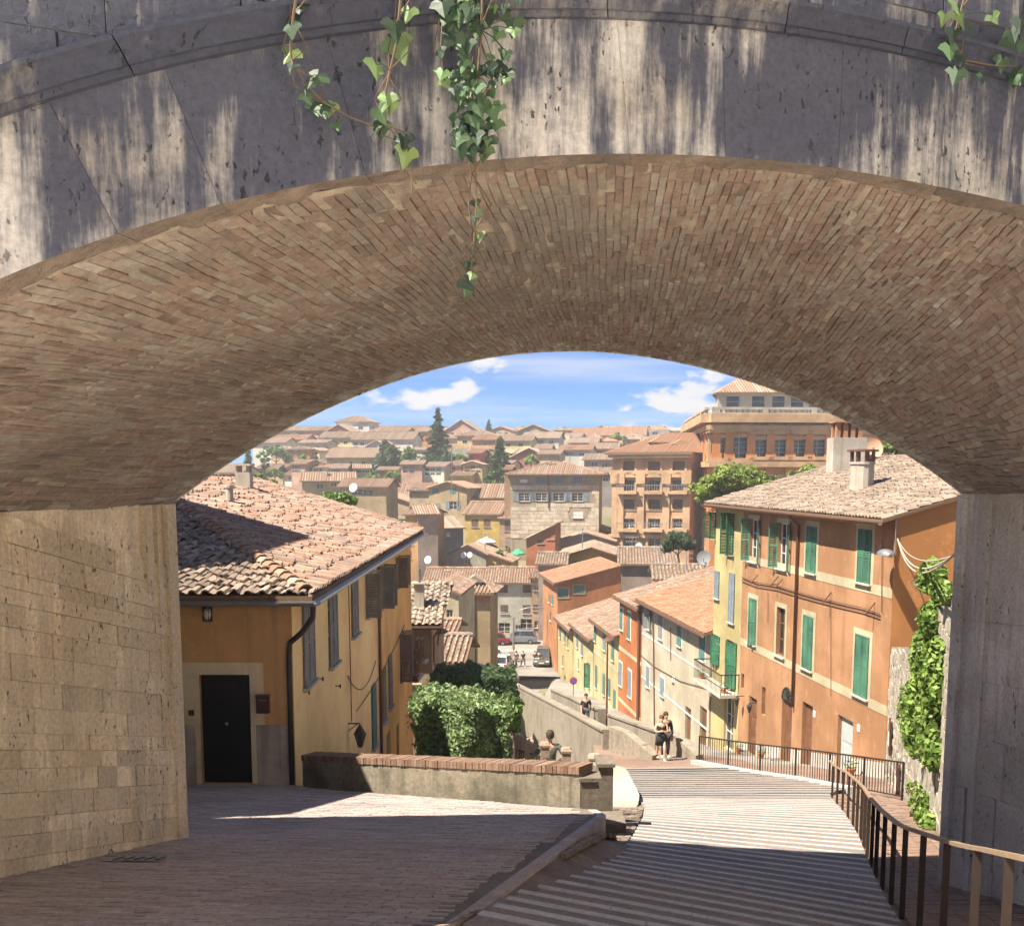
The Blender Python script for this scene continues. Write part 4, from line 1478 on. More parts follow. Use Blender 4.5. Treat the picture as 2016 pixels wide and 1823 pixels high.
mbx = thing('mailbox', Wf.p((s0_ + s1_) / 2, z0_, 0), 'dark brown metal mailbox on the wall right of the black door', 'mailbox')
mb = MB(); Wf.box(mb, s0_, s1_, z0_, z1_ - .04, 0.03, 0.14); obj('body', mb, m_mail, mbx)
mb = MB(); Wf.box(mb, s0_ - .01, s1_ + .01, z1_ - .035, z1_, 0.025, 0.165); obj('lid', mb, m_mail, mbx)
mb = MB(); Wf.box(mb, s0_ + .05, s1_ - .05, z1_ - .1, z1_ - .085, 0.141, 0.15); obj('slot', mb, m_zinc, mbx)
s_, z_ = Wf.hit(378, 1402)
mb = MB(); Wf.box(mb, s_ - .05, s_ + .05, z_ - .05, z_ + .05, 0.021, 0.06); Wf.box(mb, s_ - .02, s_ + .02, z_ - .02, z_ + .02, 0.061, 0.07)
tag(obj('doorbell', mb, m_mail), 'small dark doorbell box left of the black door', 'doorbell')
# wall lantern on the street side
s_, z_ = Ws.hit(686, 1450)
lan = thing('wall_lantern', Ws.p(s_, z_, 0), 'pointed black iron lantern on the ochre street wall above the low wall', 'lantern')
mb = MB(); mb.bar(Ws.p(s_, z_ + .35, 0), Ws.p(s_, z_ + .35, .3), 0.03); mb.bar(Ws.p(s_, z_ + .15, 0), Ws.p(s_, z_ + .35, .25), 0.02); obj('bracket', mb, m_iron, lan)
mb = MB(); mb.lathe(Ws.p(s_, z_, .3), [(0.03, -.28), (0.07, -.25), (0.15, .05), (0.17, .06), (0.06, .26), (0.015, .33), (0.0, .4)], 6); obj('lantern_body', mb, m_iron, lan)
# unseen left neighbour, added to shade the door and part of the roof
m_nb = plaster('pale_ochre', (0.5, 0.4, 0.26), 0.4)
nb = thing('shade_house', (-12, 15, -4), 'unseen ochre house behind the left bridge pier, added for its shade', 'house')
mb = MB(); mb.box((-16, 11.5, -6), (-7.4, 17.5, 4.6)); obj('wall', mb, m_nb, nb)
mb = MB(); mb.box((-24, 17.6, -6), (-12.3, 24.0, 12.3)); obj('tall_wall', mb, m_nb, nb)
lp = thing('bounce_house', (14, -8, 0), 'unseen cream house behind the viewer, added to bounce sunlight under the arch', 'house')  # out of view, added to throw warm bounce light on pier and vault
mb = MB(); mb.box((8.0, -34, -3), (20, 3.4, 15)); obj('wall', mb, plaster('cream_house', (0.8, 0.68, 0.5), .15), lp)
mb = MB(); mb.box((7.4, -34.6, 15.003), (20.6, 4.0, 15.35)); obj('roof', mb, m_under, lp)

# ================================================================== low wall with brick coping, posts, block
m_lowwall = masonry('low_wall_render', [(0.2, 0.175, 0.135), (0.23, 0.2, 0.155)], dirt=(0.075, 0.07, 0.05), dirt_amt=0.85, big=1.3, fine=12, streak=0.7)
m_coping = masonry('coping_brick', [(0.14, 0.085, 0.06), (0.19, 0.115, 0.08), (0.24, 0.16, 0.115), (0.17, 0.115, 0.09)], dirt=(0.2, 0.15, 0.12), dirt_amt=0.4, fine=20)
PA = Vector((-4.05, 19.1, 0)); PB = Vector((1.02, 14.75, 0))
lw = thing('low_wall', (PA.x, PA.y, plat_z(19)), 'low grey wall with brick coping beside the apron', 'wall')
Wp = Wall(PA, PB)
def pw_top(s):
    k = s / Wp.L
    return lerp(plat_z(19.1) + 0.62, plat_z(14.75) + 0.62, k)
mb = MB()
N = 20
for k in range(N):
    a, b = Wp.L * k / N, Wp.L * (k + 1) / N
    ya, yb = Wp.p(a, 0).y, Wp.p(b, 0).y
    mb.hexa([Wp.p(a, plat_z(ya) - .6, 0), Wp.p(b, plat_z(yb) - .6, 0), Wp.p(b, pw_top(b) - .12, 0), Wp.p(a, pw_top(a) - .12, 0),
             Wp.p(a, plat_z(ya) - 1.6, -.3), Wp.p(b, plat_z(yb) - 1.6, -.3), Wp.p(b, pw_top(b) - .12, -.3), Wp.p(a, pw_top(a) - .12, -.3)])
obj('wall_body', mb, m_lowwall, lw)
nb_ = 92
for k in range(nb_):
    a, b = Wp.L * k / nb_ + .004, Wp.L * (k + 1) / nb_ - .004
    dz_ = rng.uniform(-.006, .006); dp = rng.uniform(-.008, .008)
    mb = MB()
    mb.hexa([Wp.p(a, pw_top(a) - .118, .025 + dp), Wp.p(b, pw_top(b) - .118, .025 + dp), Wp.p(b, pw_top(b) + dz_, .025 + dp), Wp.p(a, pw_top(a) + dz_, .025 + dp),
             Wp.p(a, pw_top(a) - .118, -.32), Wp.p(b, pw_top(b) - .118, -.32), Wp.p(b, pw_top(b) + dz_, -.32), Wp.p(a, pw_top(a) + dz_, -.32)], rng.random())
    obj('coping_brick', mb, m_coping, lw)
# end block of the wall
m_block = masonry('block_stone', [(0.15, 0.125, 0.1), (0.18, 0.15, 0.12)], dirt=(0.1, 0.08, 0.065), dirt_amt=0.6, big=1.6, fine=14)
eb = thing('wall_end_block', (1.3, 14.8, plat_z(14.6)), 'squat stone block closing the end of the brick-coped wall', 'stone block')
mb = MB(); zb_ = plat_z(14.5) - .8
mb.box((1.03, 14.72, zb_), (1.3, 15.02, plat_z(14.6) + .36)); mb.box((1.0, 14.69, plat_z(14.6) + .363), (1.33, 15.06, plat_z(14.6) + .42)); obj('block', mb, m_block, eb)
tb = thing('gate_pier', (1.42, 16.2, -4), 'square grey stone pier standing behind the end block', 'pier')
p_ = at(1191, 1496, 16.4)
mb = MB(); mb.box((p_.x - .12, 16.2, -5), (p_.x + .12, 16.7, p_.z - .06)); mb.box((p_.x - .15, 16.16, p_.z - .057), (p_.x + .15, 16.74, p_.z)); obj('shaft', mb, m_block, tb)
# rear wall of the enclosure
rw = thing('enclosure_wall', (-1, 18.6, -4.6), 'second low grey wall behind the brick-coped one', 'wall')
a_ = at(760, 1497, 20.5); b_ = at(1180, 1507, 16.9)
Wr = Wall((a_.x, a_.y), (b_.x, b_.y))
mb = MB()
mb.hexa([Wr.p(0, a_.z - 1.3, 0), Wr.p(Wr.L, b_.z - 1.3, 0), Wr.p(Wr.L, b_.z, 0), Wr.p(0, a_.z, 0), Wr.p(0, a_.z - 1.3, -.28), Wr.p(Wr.L, b_.z - 1.3, -.28), Wr.p(Wr.L, b_.z, -.28), Wr.p(0, a_.z, -.28)])
obj('wall_body', mb, m_lowwall, rw)
# posts of the side stair, with iron bars between them
m_post = masonry('post_stone', [(0.3, 0.22, 0.17), (0.36, 0.27, 0.21)], dirt=(0.16, 0.12, 0.1), dirt_amt=0.5, fine=14)
posts = [(1002, 1444, 16, 24.0), (1020, 1447, 19, 22.8), (1041, 1452, 20, 22.0), (1073, 1460, 21, 21.0), (1115, 1471, 22, 20.0), (1171, 1484, 27, 18.6)]
names = ['leftmost and farthest of the row of short stone posts by the hedge', 'second short stone post from the hedge', 'third short stone post from the hedge', 'short stone post directly before the man in grey',
         'fifth short stone post with a gap on both sides', 'lowest right-hand stone post next to the square pier']
ptop = []
for (u, v, w, Y), lb_ in zip(posts, names):
    p = at(u, v, Y); wd = w / FPX * Y * 0.96
    o_ = thing('stone_post', (p.x, Y, p.z - .75), lb_, 'post', 'stone posts of the side stair')
    mb = MB(); mb.box((p.x - wd * .42, Y - wd * .42, p.z - 1.5), (p.x + wd * .42, Y + wd * .42, p.z - .1)); obj('shaft', mb, m_post, o_)
    mb = MB(); x0_, y0_ = p.x, Y
    mb.lathe((x0_, y0_, p.z - .1), [(wd * .72, 0), (wd * .74, .045), (wd * .6, .075), (wd * .5, .1), (0, .11)], 4)
    import mathutils
    for i_, v_ in enumerate(mb.v):
        dx_, dy_ = v_[0] - x0_, v_[1] - y0_
        mb.v[i_] = (x0_ + (dx_ - dy_) * .7071, y0_ + (dx_ + dy_) * .7071, v_[2])
    obj('cap', mb, m_post, o_)
    ptop.append(p)
rl = thing('stair_handrail', (ptop[-1].x, ptop[-1].y, ptop[-1].z - .9), 'thin iron rail with bars between the short stone posts', 'railing')
for k in range(len(ptop) - 1):
    a, b = ptop[k], ptop[k + 1]
    mb = MB(); mb.bar(a + Vector((0, 0, -.35)), b + Vector((0, 0, -.35)), .03); obj('rail', mb, m_iron, rl)
    nbar = 6
    mb = MB()
    for q in range(1, nbar):
        c = a.lerp(b, q / nbar)
        mb.bar(c + Vector((0, 0, -.36)), c + Vector((0, 0, -.95)), .016)
    obj('bars', mb, m_iron, rl)['kind'] = 'stuff'
# stepped base stones beside the stairs
mb = MB(); sx, sy = 1.75, 15.6
mb.box((1.4, 15.3, -4.9), (1.78, 15.9, stair_at(1.6, 15.3) + .16))
tag(obj('base_stone', mb, m_block), 'low reddish stone step at the foot of the wall end block', 'stone block')

# ================================================================== railings on the right
m_rail = plain('rust_brown_rail', (0.03, 0.02, 0.016), 0.95, 0.0)
m_handrail = plain('worn_handrail', (0.26, 0.185, 0.125), 0.6, 0.1)
nr = [(6.3, 3.0), (8.0, 3.42), (9.2, 3.7), (12.2, 4.54), (16.5, 5.85), (21, 7.1), (26.4, 8.45)]
near = thing('near_railing', (3.4, 8.0, stair_at(3.3, 8)), 'rust-brown flat-bar railing with pale handrail beside the near stairs', 'railing')
def rail_pt(y, h):
    x = interp(y, [(0, 1.25), (5, 2.6)] + nr) + 0.03
    return Vector((x, y, stair_at(x, y) + h))
yy = [4.2 + 0.35 * k for k in range(64)]
mb = MB()
hp = [rail_pt(y, 0.92) for y in yy if y < 26.4]
for a, b in zip(hp, hp[1:]):
    mb.bar(a, b, 0.055, 0.028)
obj('handrail', mb, m_handrail, near)
y = 4.4
while y < 26.3:
    p0 = rail_pt(y, -0.05); p1 = rail_pt(y, 0.9)
    tng = (rail_pt(y + .1, 0) - rail_pt(y - .1, 0)); tng.z = 0; tng.normalize()
    sd = Vector((tng.y, -tng.x, 0))
    mb = MB()
    mb.hexa([p0 - sd * .026 - tng * .006, p0 + sd * .026 - tng * .006, p1 + sd * .026 - tng * .006, p1 - sd * .026 - tng * .006,
             p0 - sd * .026 + tng * .006, p0 + sd * .026 + tng * .006, p1 + sd * .026 + tng * .006, p1 - sd * .026 + tng * .006])
    obj('post', mb, m_rail, near)
    y += 1.02 if y < 18 else 1.6
far = thing('far_railing', (9.9, 25, stair_z(25)), 'long thin-barred iron railing between the stairs and the orange house', 'railing')
fr_ = [(25.0, 9.9), (29.3, 8.85), (34.9, 6.6)]
def fpt(y, h):
    x = interp(y, fr_)
    return Vector((x, y, stair_z(y) + h))
ends = [25.0 + 9.9 * k / 6 for k in range(7)]
for y in ends:
    mb = MB(); mb.bar(fpt(y, -.1), fpt(y, 1.0), 0.05); obj('post', mb, m_rail, far)
for y0, y1 in zip(ends, ends[1:]):
    mb = MB(); mb.bar(fpt(y0, .98), fpt(y1, .98), .05, .04); mb.bar(fpt(y0, .1), fpt(y1, .1), .035, .03); obj('rail', mb, m_rail, far)
    for q in range(1, 13):
        y = lerp(y0, y1, q / 13)
        mb = MB(); mb.bar(fpt(y, .1), fpt(y, .97), .018); obj('bar', mb, m_rail, far)

# ================================================================== the orange and yellow houses on the right
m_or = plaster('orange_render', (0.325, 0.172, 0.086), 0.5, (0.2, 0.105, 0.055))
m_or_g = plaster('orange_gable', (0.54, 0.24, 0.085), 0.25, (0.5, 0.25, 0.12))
m_ye = plaster('pale_yellow_render', (0.38, 0.315, 0.15), 0.4, (0.26, 0.2, 0.1))
m_band = plaster('cream_band', (0.4, 0.35, 0.235), 0.2, (0.6, 0.5, 0.35))
FZ = 0.17                                       # eaves
OC = Vector((12.44, 33.0, 0)); OE = Vector((12.44 - .114 * 18.6, 51.6, 0))
Wo = Wall(OE, OC)                               # street side: left end is the far end
s_split = Wo.hit(1458, 1250)[0]
oh = thing('orange_house', (14, 36, -10), 'large orange house with green shutters and cream bands on the right', 'house')
yh = thing('yellow_house', (10.6, 49, -11), 'narrow pale yellow house with a green-shuttered balcony beside the orange one', 'house')
ow = {'u1': (1484, 1022, 1106, 1.0), 'u2': (1541, 1030, 1120, 1.0), 'u3': (1598, 1036, 1128, 0.95), 'u4': (1703, 1042, 1148, 1.0),
      'm1': (1482, 1178, 1268, 0.95), 'm2': (1537, 1196, 1292, 0.95), 'm3': (1591, 1212, 1318, 0.95), 'm4': (1697, 1250, 1372, 1.05)}
od = {'d1': (1481, 1372, 1490, 1.0), 'd2': (1548, 1378, 1508, 1.1), 'd3': (1588, 1384, 1520, 1.0), 'd4': (1662, 1412, 1560, 1.25), 's1': (1503, 1352, 1408, 0.45), 's2': (1462, 1326, 1356, 0.4)}
ro = {k: Wo.rect(u, a, b, w=w) for k, (u, a, b, w) in ow.items()}
rd = {k: Wo.rect(u, a, b, w=w) for k, (u, a, b, w) in od.items()}
mb = MB()
holes(Wo, mb, s_split, Wo.L, -13.5, FZ, list(ro.values()) + list(rd.values()), 0.2)
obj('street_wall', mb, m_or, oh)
for k, r in ro.items():
    w_ = window(Wo, r, oh, m_frame_b if k == 'm2' else m_frame_w, 0.18)
    sill(Wo, r, w_)
    surround(Wo, r, w_, m_band, 0.2)
    m_ = (r[0] + r[1]) / 2
    if k in ('u1', 'u2'):
        shutter_leaf(Wo, r[0], m_, r[2], r[3], SHUT['green'], w_, hinge='l', ang=R(150), o=0.03)
        shutter_leaf(Wo, m_, r[1], r[2], r[3], SHUT['green'], w_, hinge='r', ang=R(165), o=0.03)
    elif k == 'm1':
        shutter_leaf(Wo, r[0], m_, r[2], r[3], SHUT['green'], w_, o=0.02)
        shutter_leaf(Wo, m_, r[1], r[2], r[3], SHUT['green'], w_, hinge='r', ang=R(25), o=0.02)
    elif k == 'm2':
        pass
    else:
        shutter_leaf(Wo, r[0], m_ - .004, r[2], r[3], SHUT['green'], w_, o=0.02)
        shutter_leaf(Wo, m_ + .004, r[1], r[2], r[3], SHUT['green'], w_, o=0.02)
m_wood = plain('door_wood', (0.14, 0.065, 0.035), 0.6, var=0.3, scale=2)
m_greydoor = plain('grey_glass_door', (0.36, 0.4, 0.4), 0.3)
for k, r in rd.items():
    mb = MB()
    Wo.box(mb, r[0] + .01, r[1] - .01, r[2] + .01, r[3] - .01, -0.19, -0.15)
    for q in range(3):
        Wo.box(mb, r[0] + .12, r[1] - .12, lerp(r[2], r[3], .05 + q * .31), lerp(r[2], r[3], .3 + q * .31), -0.149, -0.13)
    dd = obj('door' if k[0] == 'd' else 'hatch', mb, m_greydoor if k == 'd4' else m_wood, oh)
    if k[0] == 'd':
        mb = MB(); Wo.box(mb, r[1] - .2, r[1] - .16, (r[2] + r[3]) / 2 - .06, (r[2] + r[3]) / 2 + .06, -0.13, -0.06); obj('handle', mb, m_zinc, dd)
# arched head of the second door
r = rd['d2']; mb = MB()
for q in range(9):
    a0, a1 = math.pi * q / 9, math.pi * (q + 1) / 9
    c_, R_ = (r[0] + r[1]) / 2, (r[1] - r[0]) / 2
    mb.face([Wo.p(c_, r[3], .012), Wo.p(c_ - R_ * math.cos(a0), r[3] + R_ * math.sin(a0), .012), Wo.p(c_ - R_ * math.cos(a1), r[3] + R_ * math.sin(a1), .012)])
fan = obj('fanlight', mb, m_glass, oh)
mb = MB()
for q in range(1, 8):
    a0 = math.pi * q / 8
    mb.bar(Wo.p(c_, r[3], .03), Wo.p(c_ - R_ * math.cos(a0), r[3] + R_ * math.sin(a0), .03), .025)
for q in range(10):
    a0, a1 = math.pi * q / 10, math.pi * (q + 1) / 10
    mb.bar(Wo.p(c_ - R_ * math.cos(a0), r[3] + R_ * math.sin(a0), .02), Wo.p(c_ - R_ * math.cos(a1), r[3] + R_ * math.sin(a1), .02), .05)
obj('grille', mb, m_iron, fan)
# cream bands, grey plinth
for (u, v, h) in ((1600, 1131, .34), (1600, 1330, .34)):
    s_, z_ = Wo.hit(u, v)
    mb = MB(); Wo.box(mb, s_split + .02, Wo.L, z_ - h / 2, z_ + h / 2, 0.002, 0.014); obj('band', mb, m_band, oh)
mb = MB()
dsr = sorted([rd[k] for k in ('d1', 'd2', 'd3', 'd4')])
cuts = [s_split + .02] + [v for r in dsr for v in (r[0] - .01, r[1] + .01)] + [Wo.L]
for a, b in zip(cuts[0::2], cuts[1::2]):
    if b - a < .05:
        continue
    za = low_z(Wo.p(a, 0).y) + .55; zb = low_z(Wo.p(b, 0).y) + .55
    mb.hexa([Wo.p(a, -13, .02), Wo.p(b, -13, .02), Wo.p(b, zb, .02), Wo.p(a, za, .02), Wo.p(a, -13, .002), Wo.p(b, -13, .002), Wo.p(b, zb, .002), Wo.p(a, za, .002)])
obj('plinth', mb, plaster('grey_plinth', (0.5, 0.47, 0.43), 0.4), oh)
# gable wall facing the camera
gd = Vector((.9935, .1133, 0))
GW = 11.0
Wg = Wall(OC, OC + gd * GW)
SL = 0.29
mb = MB()
Wg.quad(mb, 0, GW, -13, FZ)
mb.face([Wg.p(0, FZ), Wg.p(GW, FZ), Wg.p(GW / 2 + 1.5, FZ + SL * (GW / 2 + 1.5))])
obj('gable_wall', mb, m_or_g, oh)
mb = MB()
Wg.quad(mb, .02, GW - .02, FZ - .01, FZ + .01, .0)
q0 = OE + gd * GW
mb = MB()
mb.face([Wg.p(GW, -13), (q0.x, q0.y, -13), (q0.x, q0.y, FZ), Wg.p(GW, FZ)])
mb.face([(q0.x, q0.y, -13), (OE.x, OE.y, -13), (OE.x, OE.y, FZ), (q0.x, q0.y, FZ)])
obj('rear_wall', mb, m_or_g, oh)
# roof of the pair
dn = Wo.d; nn = Wo.n
RW = 8.0
e_far = OE + nn * .5 - dn * .4; e_near = OC + nn * .5 + dn * .12
f0 = Vector((e_far.x, e_far.y, FZ - .02)); f1 = Vector((e_near.x, e_near.y, FZ - .02))
up_ = -nn
t1_ = f1 + up_ * RW + Vector((0, 0, SL * RW)); t0_ = f0 + up_ * RW + Vector((0, 0, SL * RW))
orf = roof_plane([f0, f1, t1_, t0_], oh, m_tile_grey, pitch=0.25, course=0.44, own=300, seed=15, seg=3, jit=1.3)
back1 = t1_ + up_ * 5 + Vector((0, 0, -SL * 5)); back0 = t0_ + up_ * 5 + Vector((0, 0, -SL * 5))
roof_plane([back1, back0, t0_, t1_], oh, m_tile_grey, pitch=0.25, course=0.44, seed=16, name='rear_roof')
mb = MB(); half_gutter(mb, f0 + nn * .08 + Vector((0, 0, -.09)), f1 + nn * .08 + Vector((0, 0, -.09))); obj('gutter', mb, m_copper, oh)
sp = Wo.hit(1570, 1200)[0]
mb = MB()
mb.tube([Wo.p(sp, FZ - .1, .5), Wo.p(sp, FZ - .25, .45), Wo.p(sp, FZ - .6, .09), Wo.p(sp, Wo.hit(1570, 1395)[1], .09)], .065, 8)
obj('downpipe', mb, m_copper, oh, smooth=True)
# cables and brackets on the orange wall
mb = MB()
pts = [(1462, 1135), (1490, 1146), (1530, 1152), (1570, 1164), (1610, 1175), (1655, 1186), (1700, 1196), (1735, 1208)]
for dv in (0, 7):
    mb.tube([Wo.p(*Wo.hit(u, v + dv), .06) for u, v in pts], .02, 4)
mb.tube([Wo.p(*Wo.hit(1740, 1060), .05), Wo.p(*Wo.hit(1738, 1205), .05)], .015, 4)
mb.tube([Wo.p(*Wo.hit(1638, 1190), .05), Wo.p(*Wo.hit(1638, 1370), .05)], .012, 4)
mb.tube([Wo.p(*Wo.hit(1514, 1165), .05), Wo.p(*Wo.hit(1514, 1225), .05)], .012, 4)
obj('cable', mb, m_copper, oh)
for u, v in ((1492, 1146), (1532, 1150), (1540, 1156), (1636, 1184), (1722, 1206)):
    s_, z_ = Wo.hit(u, v)
    mb = MB(); mb.bar(Wo.p(s_, z_ + .35, 0), Wo.p(s_ + .05, z_ - .05, .35), .035); mb.bar(Wo.p(s_, z_, .0), Wo.p(s_ + .03, z_, .32), .03); obj('bracket', mb, m_copper, oh)
# house front lamps and plates
s_, z_ = Wo.hit(1706, 1338 + 190)
# chimneys
def on_roof(u, Y):
    # point on the front roof slope in column u at about depth Y
    x = at(u, 935, Y).x
    p = Vector((x, Y, 0))
    dist = (p - f0).dot(up_)
    return Vector((x, Y, FZ - .02 + SL * dist))
c1 = on_roof(1697, 41.0)
mb = MB(); mb.lathe((c1.x, c1.y, c1.z - .3), [(.46, 0), (.46, 1.3), (.5, 1.3), (.5, 1.4)], 14); c_o = obj('chimney', mb, m_render_grey, oh)
mb = MB()
for q in range(8):
    a = math.pi * 2 * q / 8
    mb.box((c1.x + .44 * math.cos(a) - .05, c1.y + .44 * math.sin(a) - .05, c1.z + 1.1), (c1.x + .44 * math.cos(a) + .05, c1.y + .44 * math.sin(a) + .05, c1.z + 1.5))
mb.lathe((c1.x, c1.y, c1.z + 1.5), [(0, 0), (.62, 0), (.62, .07), (0, .12)], 14)
obj('cowl', mb, m_copper, c_o)
c2 = on_roof(1665, 49.0)
mb = MB(); mb.box((c2.x - .8, c2.y - .5, c2.z - .4), (c2.x + .8, c2.y + .5, c2.z + 1.5)); c_o = obj('chimney', mb, m_render_grey, oh)
mb = MB()
for k, (dx, hh_) in enumerate(((-.55, .75), (-.2, .8), (.15, .75), (.5, .7))):
    for dy in (-.3, .3):
        mb.box((c2.x + dx - .1, c2.y + dy - .1, c2.z + 1.5), (c2.x + dx + .1, c2.y + dy + .1, c2.z + 1.5 + hh_))
mb.box((c2.x - .75, c2.y - .5, c2.z + 2.2), (c2.x + .75, c2.y + .5, c2.z + 2.27))
obj('chimney_pots', mb, m_tile_red, c_o)
# yellow house
ywn = {'a': (1405, 1008, 1060, .7), 'b': (1440, 1010, 1092, .8), 'c': (1412, 1124, 1178, .7), 'd': (1441, 1128, 1226, .8), 'e': (1409, 1250, 1306, 1.3), 'f': (1440, 1262, 1352, 1.5)}
ydr = {'p': (1434, 1372, 1478, 1.4)}
ry = {k: Wo.rect(u, a, b, w=w) for k, (u, a, b, w) in ywn.items()}
ry.update({k: Wo.rect(u, a, b, w=w) for k, (u, a, b, w) in ydr.items()})
mb = MB(); holes(Wo, mb, 0, s_split, -14, FZ, list(ry.values()), .2); obj('street_wall', mb, m_ye, yh)
for k, r in ry.items():
    w_ = window(Wo, r, yh, m_frame_w, .18)
    m_ = (r[0] + r[1]) / 2
    if k in 'ab':
        sill(Wo, r, w_)
        shutter_leaf(Wo, r[0], m_, r[2], r[3], SHUT['dkgreen'], w_, hinge='l', ang=R(100)); shutter_leaf(Wo, m_, r[1], r[2], r[3], SHUT['dkgreen'], w_, hinge='r', ang=R(95))
    elif k in 'cd':
        sill(Wo, r, w_)
        shutter_leaf(Wo, r[0], m_, r[2], r[3], SHUT['bluegrey'], w_); shutter_leaf(Wo, m_, r[1], r[2], r[3], SHUT['bluegrey'], w_)
    elif k in 'ef':
        shutter_leaf(Wo, r[0], m_, r[2], r[3], SHUT['dkgreen'], w_, hinge='l', ang=R(20)); shutter_leaf(Wo, m_, r[1], r[2], r[3], SHUT['dkgreen'], w_, hinge='r', ang=R(20))
s0_, z0_ = Wo.hit(1400, 1338); s1_, _ = Wo.hit(1456, 1352); z0_ = Wo.hit(1430, 1352)[1]
mb = MB(); Wo.box(mb, s0_, s1_, z0_ - .15, z0_, .003, .95); bal = obj('balcony', mb, m_sill, yh)
mb = MB()
Wo.box(mb, s0_, s1_, z0_ + .95, z0_ + 1.0, .9, .95); Wo.box(mb, s1_ - .05, s1_, z0_ + .95, z0_ + 1.0, 0.02, .9); Wo.box(mb, s0_, s0_ + .05, z0_ + .95, z0_ + 1.0, 0.02, .9)
n_ = 22
for k in range(n_ + 1):
    s = lerp(s0_, s1_ - .02, k / n_); Wo.box(mb, s, s + .02, z0_ + .002, z0_ + .95, .91, .93)
for k in range(6):
    o_ = lerp(.05, .88, k / 5); Wo.box(mb, s1_ - .04, s1_ - .02, z0_ + .002, z0_ + .95, o_, o_ + .02)
obj('balcony_rail', mb, m_iron, bal)
# flower pots on the balcony and along the orange house
m_terra = plain('terracotta', (0.42, 0.17, 0.09), 0.8)
def leaf_cloud(mb, cen, rad, n, size, rg, flat=0.0, shell=0.55):
    """n leaf-sized quads through an ellipsoid"""
    cx0, cy0, cz0 = cen; rx, ry_, rz_ = rad
    for _ in range(n):
        while True:
            x, y, z = rg.uniform(-1, 1), rg.uniform(-1, 1), rg.uniform(-1, 1)
            d = x * x + y * y + z * z
            if shell * shell * rg.random() < d <= 1:
                break
        p = Vector((cx0 + x * rx, cy0 + y * ry_, cz0 + z * rz_))
        nrm = Vector((x + rg.gauss(0, .6), y + rg.gauss(0, .6), z + rg.gauss(0, .6) + flat)).normalized()
        u = nrm.cross(Vector((rg.gauss(0, 1), rg.gauss(0, 1), rg.gauss(0, 1)))).normalized(); w = nrm.cross(u)
        s = size * rg.uniform(.6, 1.4)
        mb.face([p - u * s * .5, p + w * s * .28 , p + u * s * .5, p - w * s * .28], rg.random())
def foliage(name, cols, spec=0.3):
    if name in _mc:
        return _mc[name]
    g = G(name)
    c = g.ramp(g.attr(), [(i / (len(cols) - 1), c) for i, c in enumerate(cols)])
    c = g.mix(1.0, c, g.ramp(g.noise(0.8, 3), [(0.3, 0.7), (0.7, 1.25)]), 'MULTIPLY')
    tr = g.n('ShaderNodeBsdfTranslucent')
    g.set(tr.inputs['Color'], c)
    g.set(g.b.inputs['Base Color'], c)
    g.b.inputs['Roughness'].default_value = 0.55
    g.b.inputs['Specular IOR Level'].default_value = spec
    mx = g.n('ShaderNodeMixShader')
    mx.inputs[0].default_value = 0.3
    g.nt.links.new(g.b.outputs[0], mx.inputs[1]); g.nt.links.new(tr.outputs[0], mx.inputs[2])
    g.nt.links.new(mx.outputs[0], g.out.inputs[0])
    _mc[name] = g.m
    return g.m
m_leaf = foliage('green_leaf', [(0.05, 0.1, 0.025), (0.09, 0.17, 0.04), (0.15, 0.25, 0.06), (0.22, 0.33, 0.1)])
m_leaf_l = foliage('light_green_leaf', [(0.08, 0.15, 0.025), (0.13, 0.22, 0.04), (0.2, 0.3, 0.06), (0.26, 0.36, 0.1)])
m_leaf_d = foliage('dark_green_leaf', [(0.02, 0.045, 0.018), (0.035, 0.075, 0.025), (0.06, 0.11, 0.04), (0.09, 0.14, 0.06)])
def pot(p, r, h, label, rg, leaf=None, group=None):
    o_ = thing('flower_pot', p, label, 'plant pot', group)
    x, y, z = p
    mb = MB(); mb.lathe(p, [(r * .7, 0), (r, h * .85), (r * 1.12, h * .85), (r * 1.12, h), (r * .9, h), (r * .85, h * .9)], 10); obj('pot', mb, m_terra, o_)
    mb = MB(); leaf_cloud(mb, (x, y, z + h + r * .9), (r * 1.5, r * 1.5, r * 1.3), 60, r * .55, rg); obj('plant', mb, leaf or m_leaf, o_)
rgp = random.Random(4)
for k, (s, lb_) in enumerate(((s0_ + .3, 'potted plant at the far end of the green-shuttered balcony'), (s1_ - .5, 'potted plant at the near end of the green-shuttered balcony'))):
    pot(tuple(Wo.p(s, z0_ + .003, .6)), .14, .25, lb_, rgp)
for u, Y, lb_ in ((1473, 41.5, 'small potted plant behind the far railing by the first brown door'), (1519, 38.5, 'potted shrub behind the far railing between the brown doors'), (1702, 34.0, 'potted plant near the glazed grey door')):
    s_p = Wo.hit(u, 1450)[0]; q_p = Wo.p(s_p, 0, .45)
    pot((q_p.x, q_p.y, low_z(q_p.y)), .16, .28, lb_, rgp)
# stone doorsteps in front of the orange house
for k, key in enumerate(('d1', 'd2', 'd3', 'd4')):
    r = rd[key]
    mb = MB(); 
    zt = min(r[2], -8.0)
    Wo.box(mb, r[0] - .25, r[1] + .25, -13, r[2] + .0, .022, .75); Wo.box(mb, r[0] - .1, r[1] + .1, -13, r[2] + .15, .003, .4)
    obj('doorstep', mb, m_block, oh)
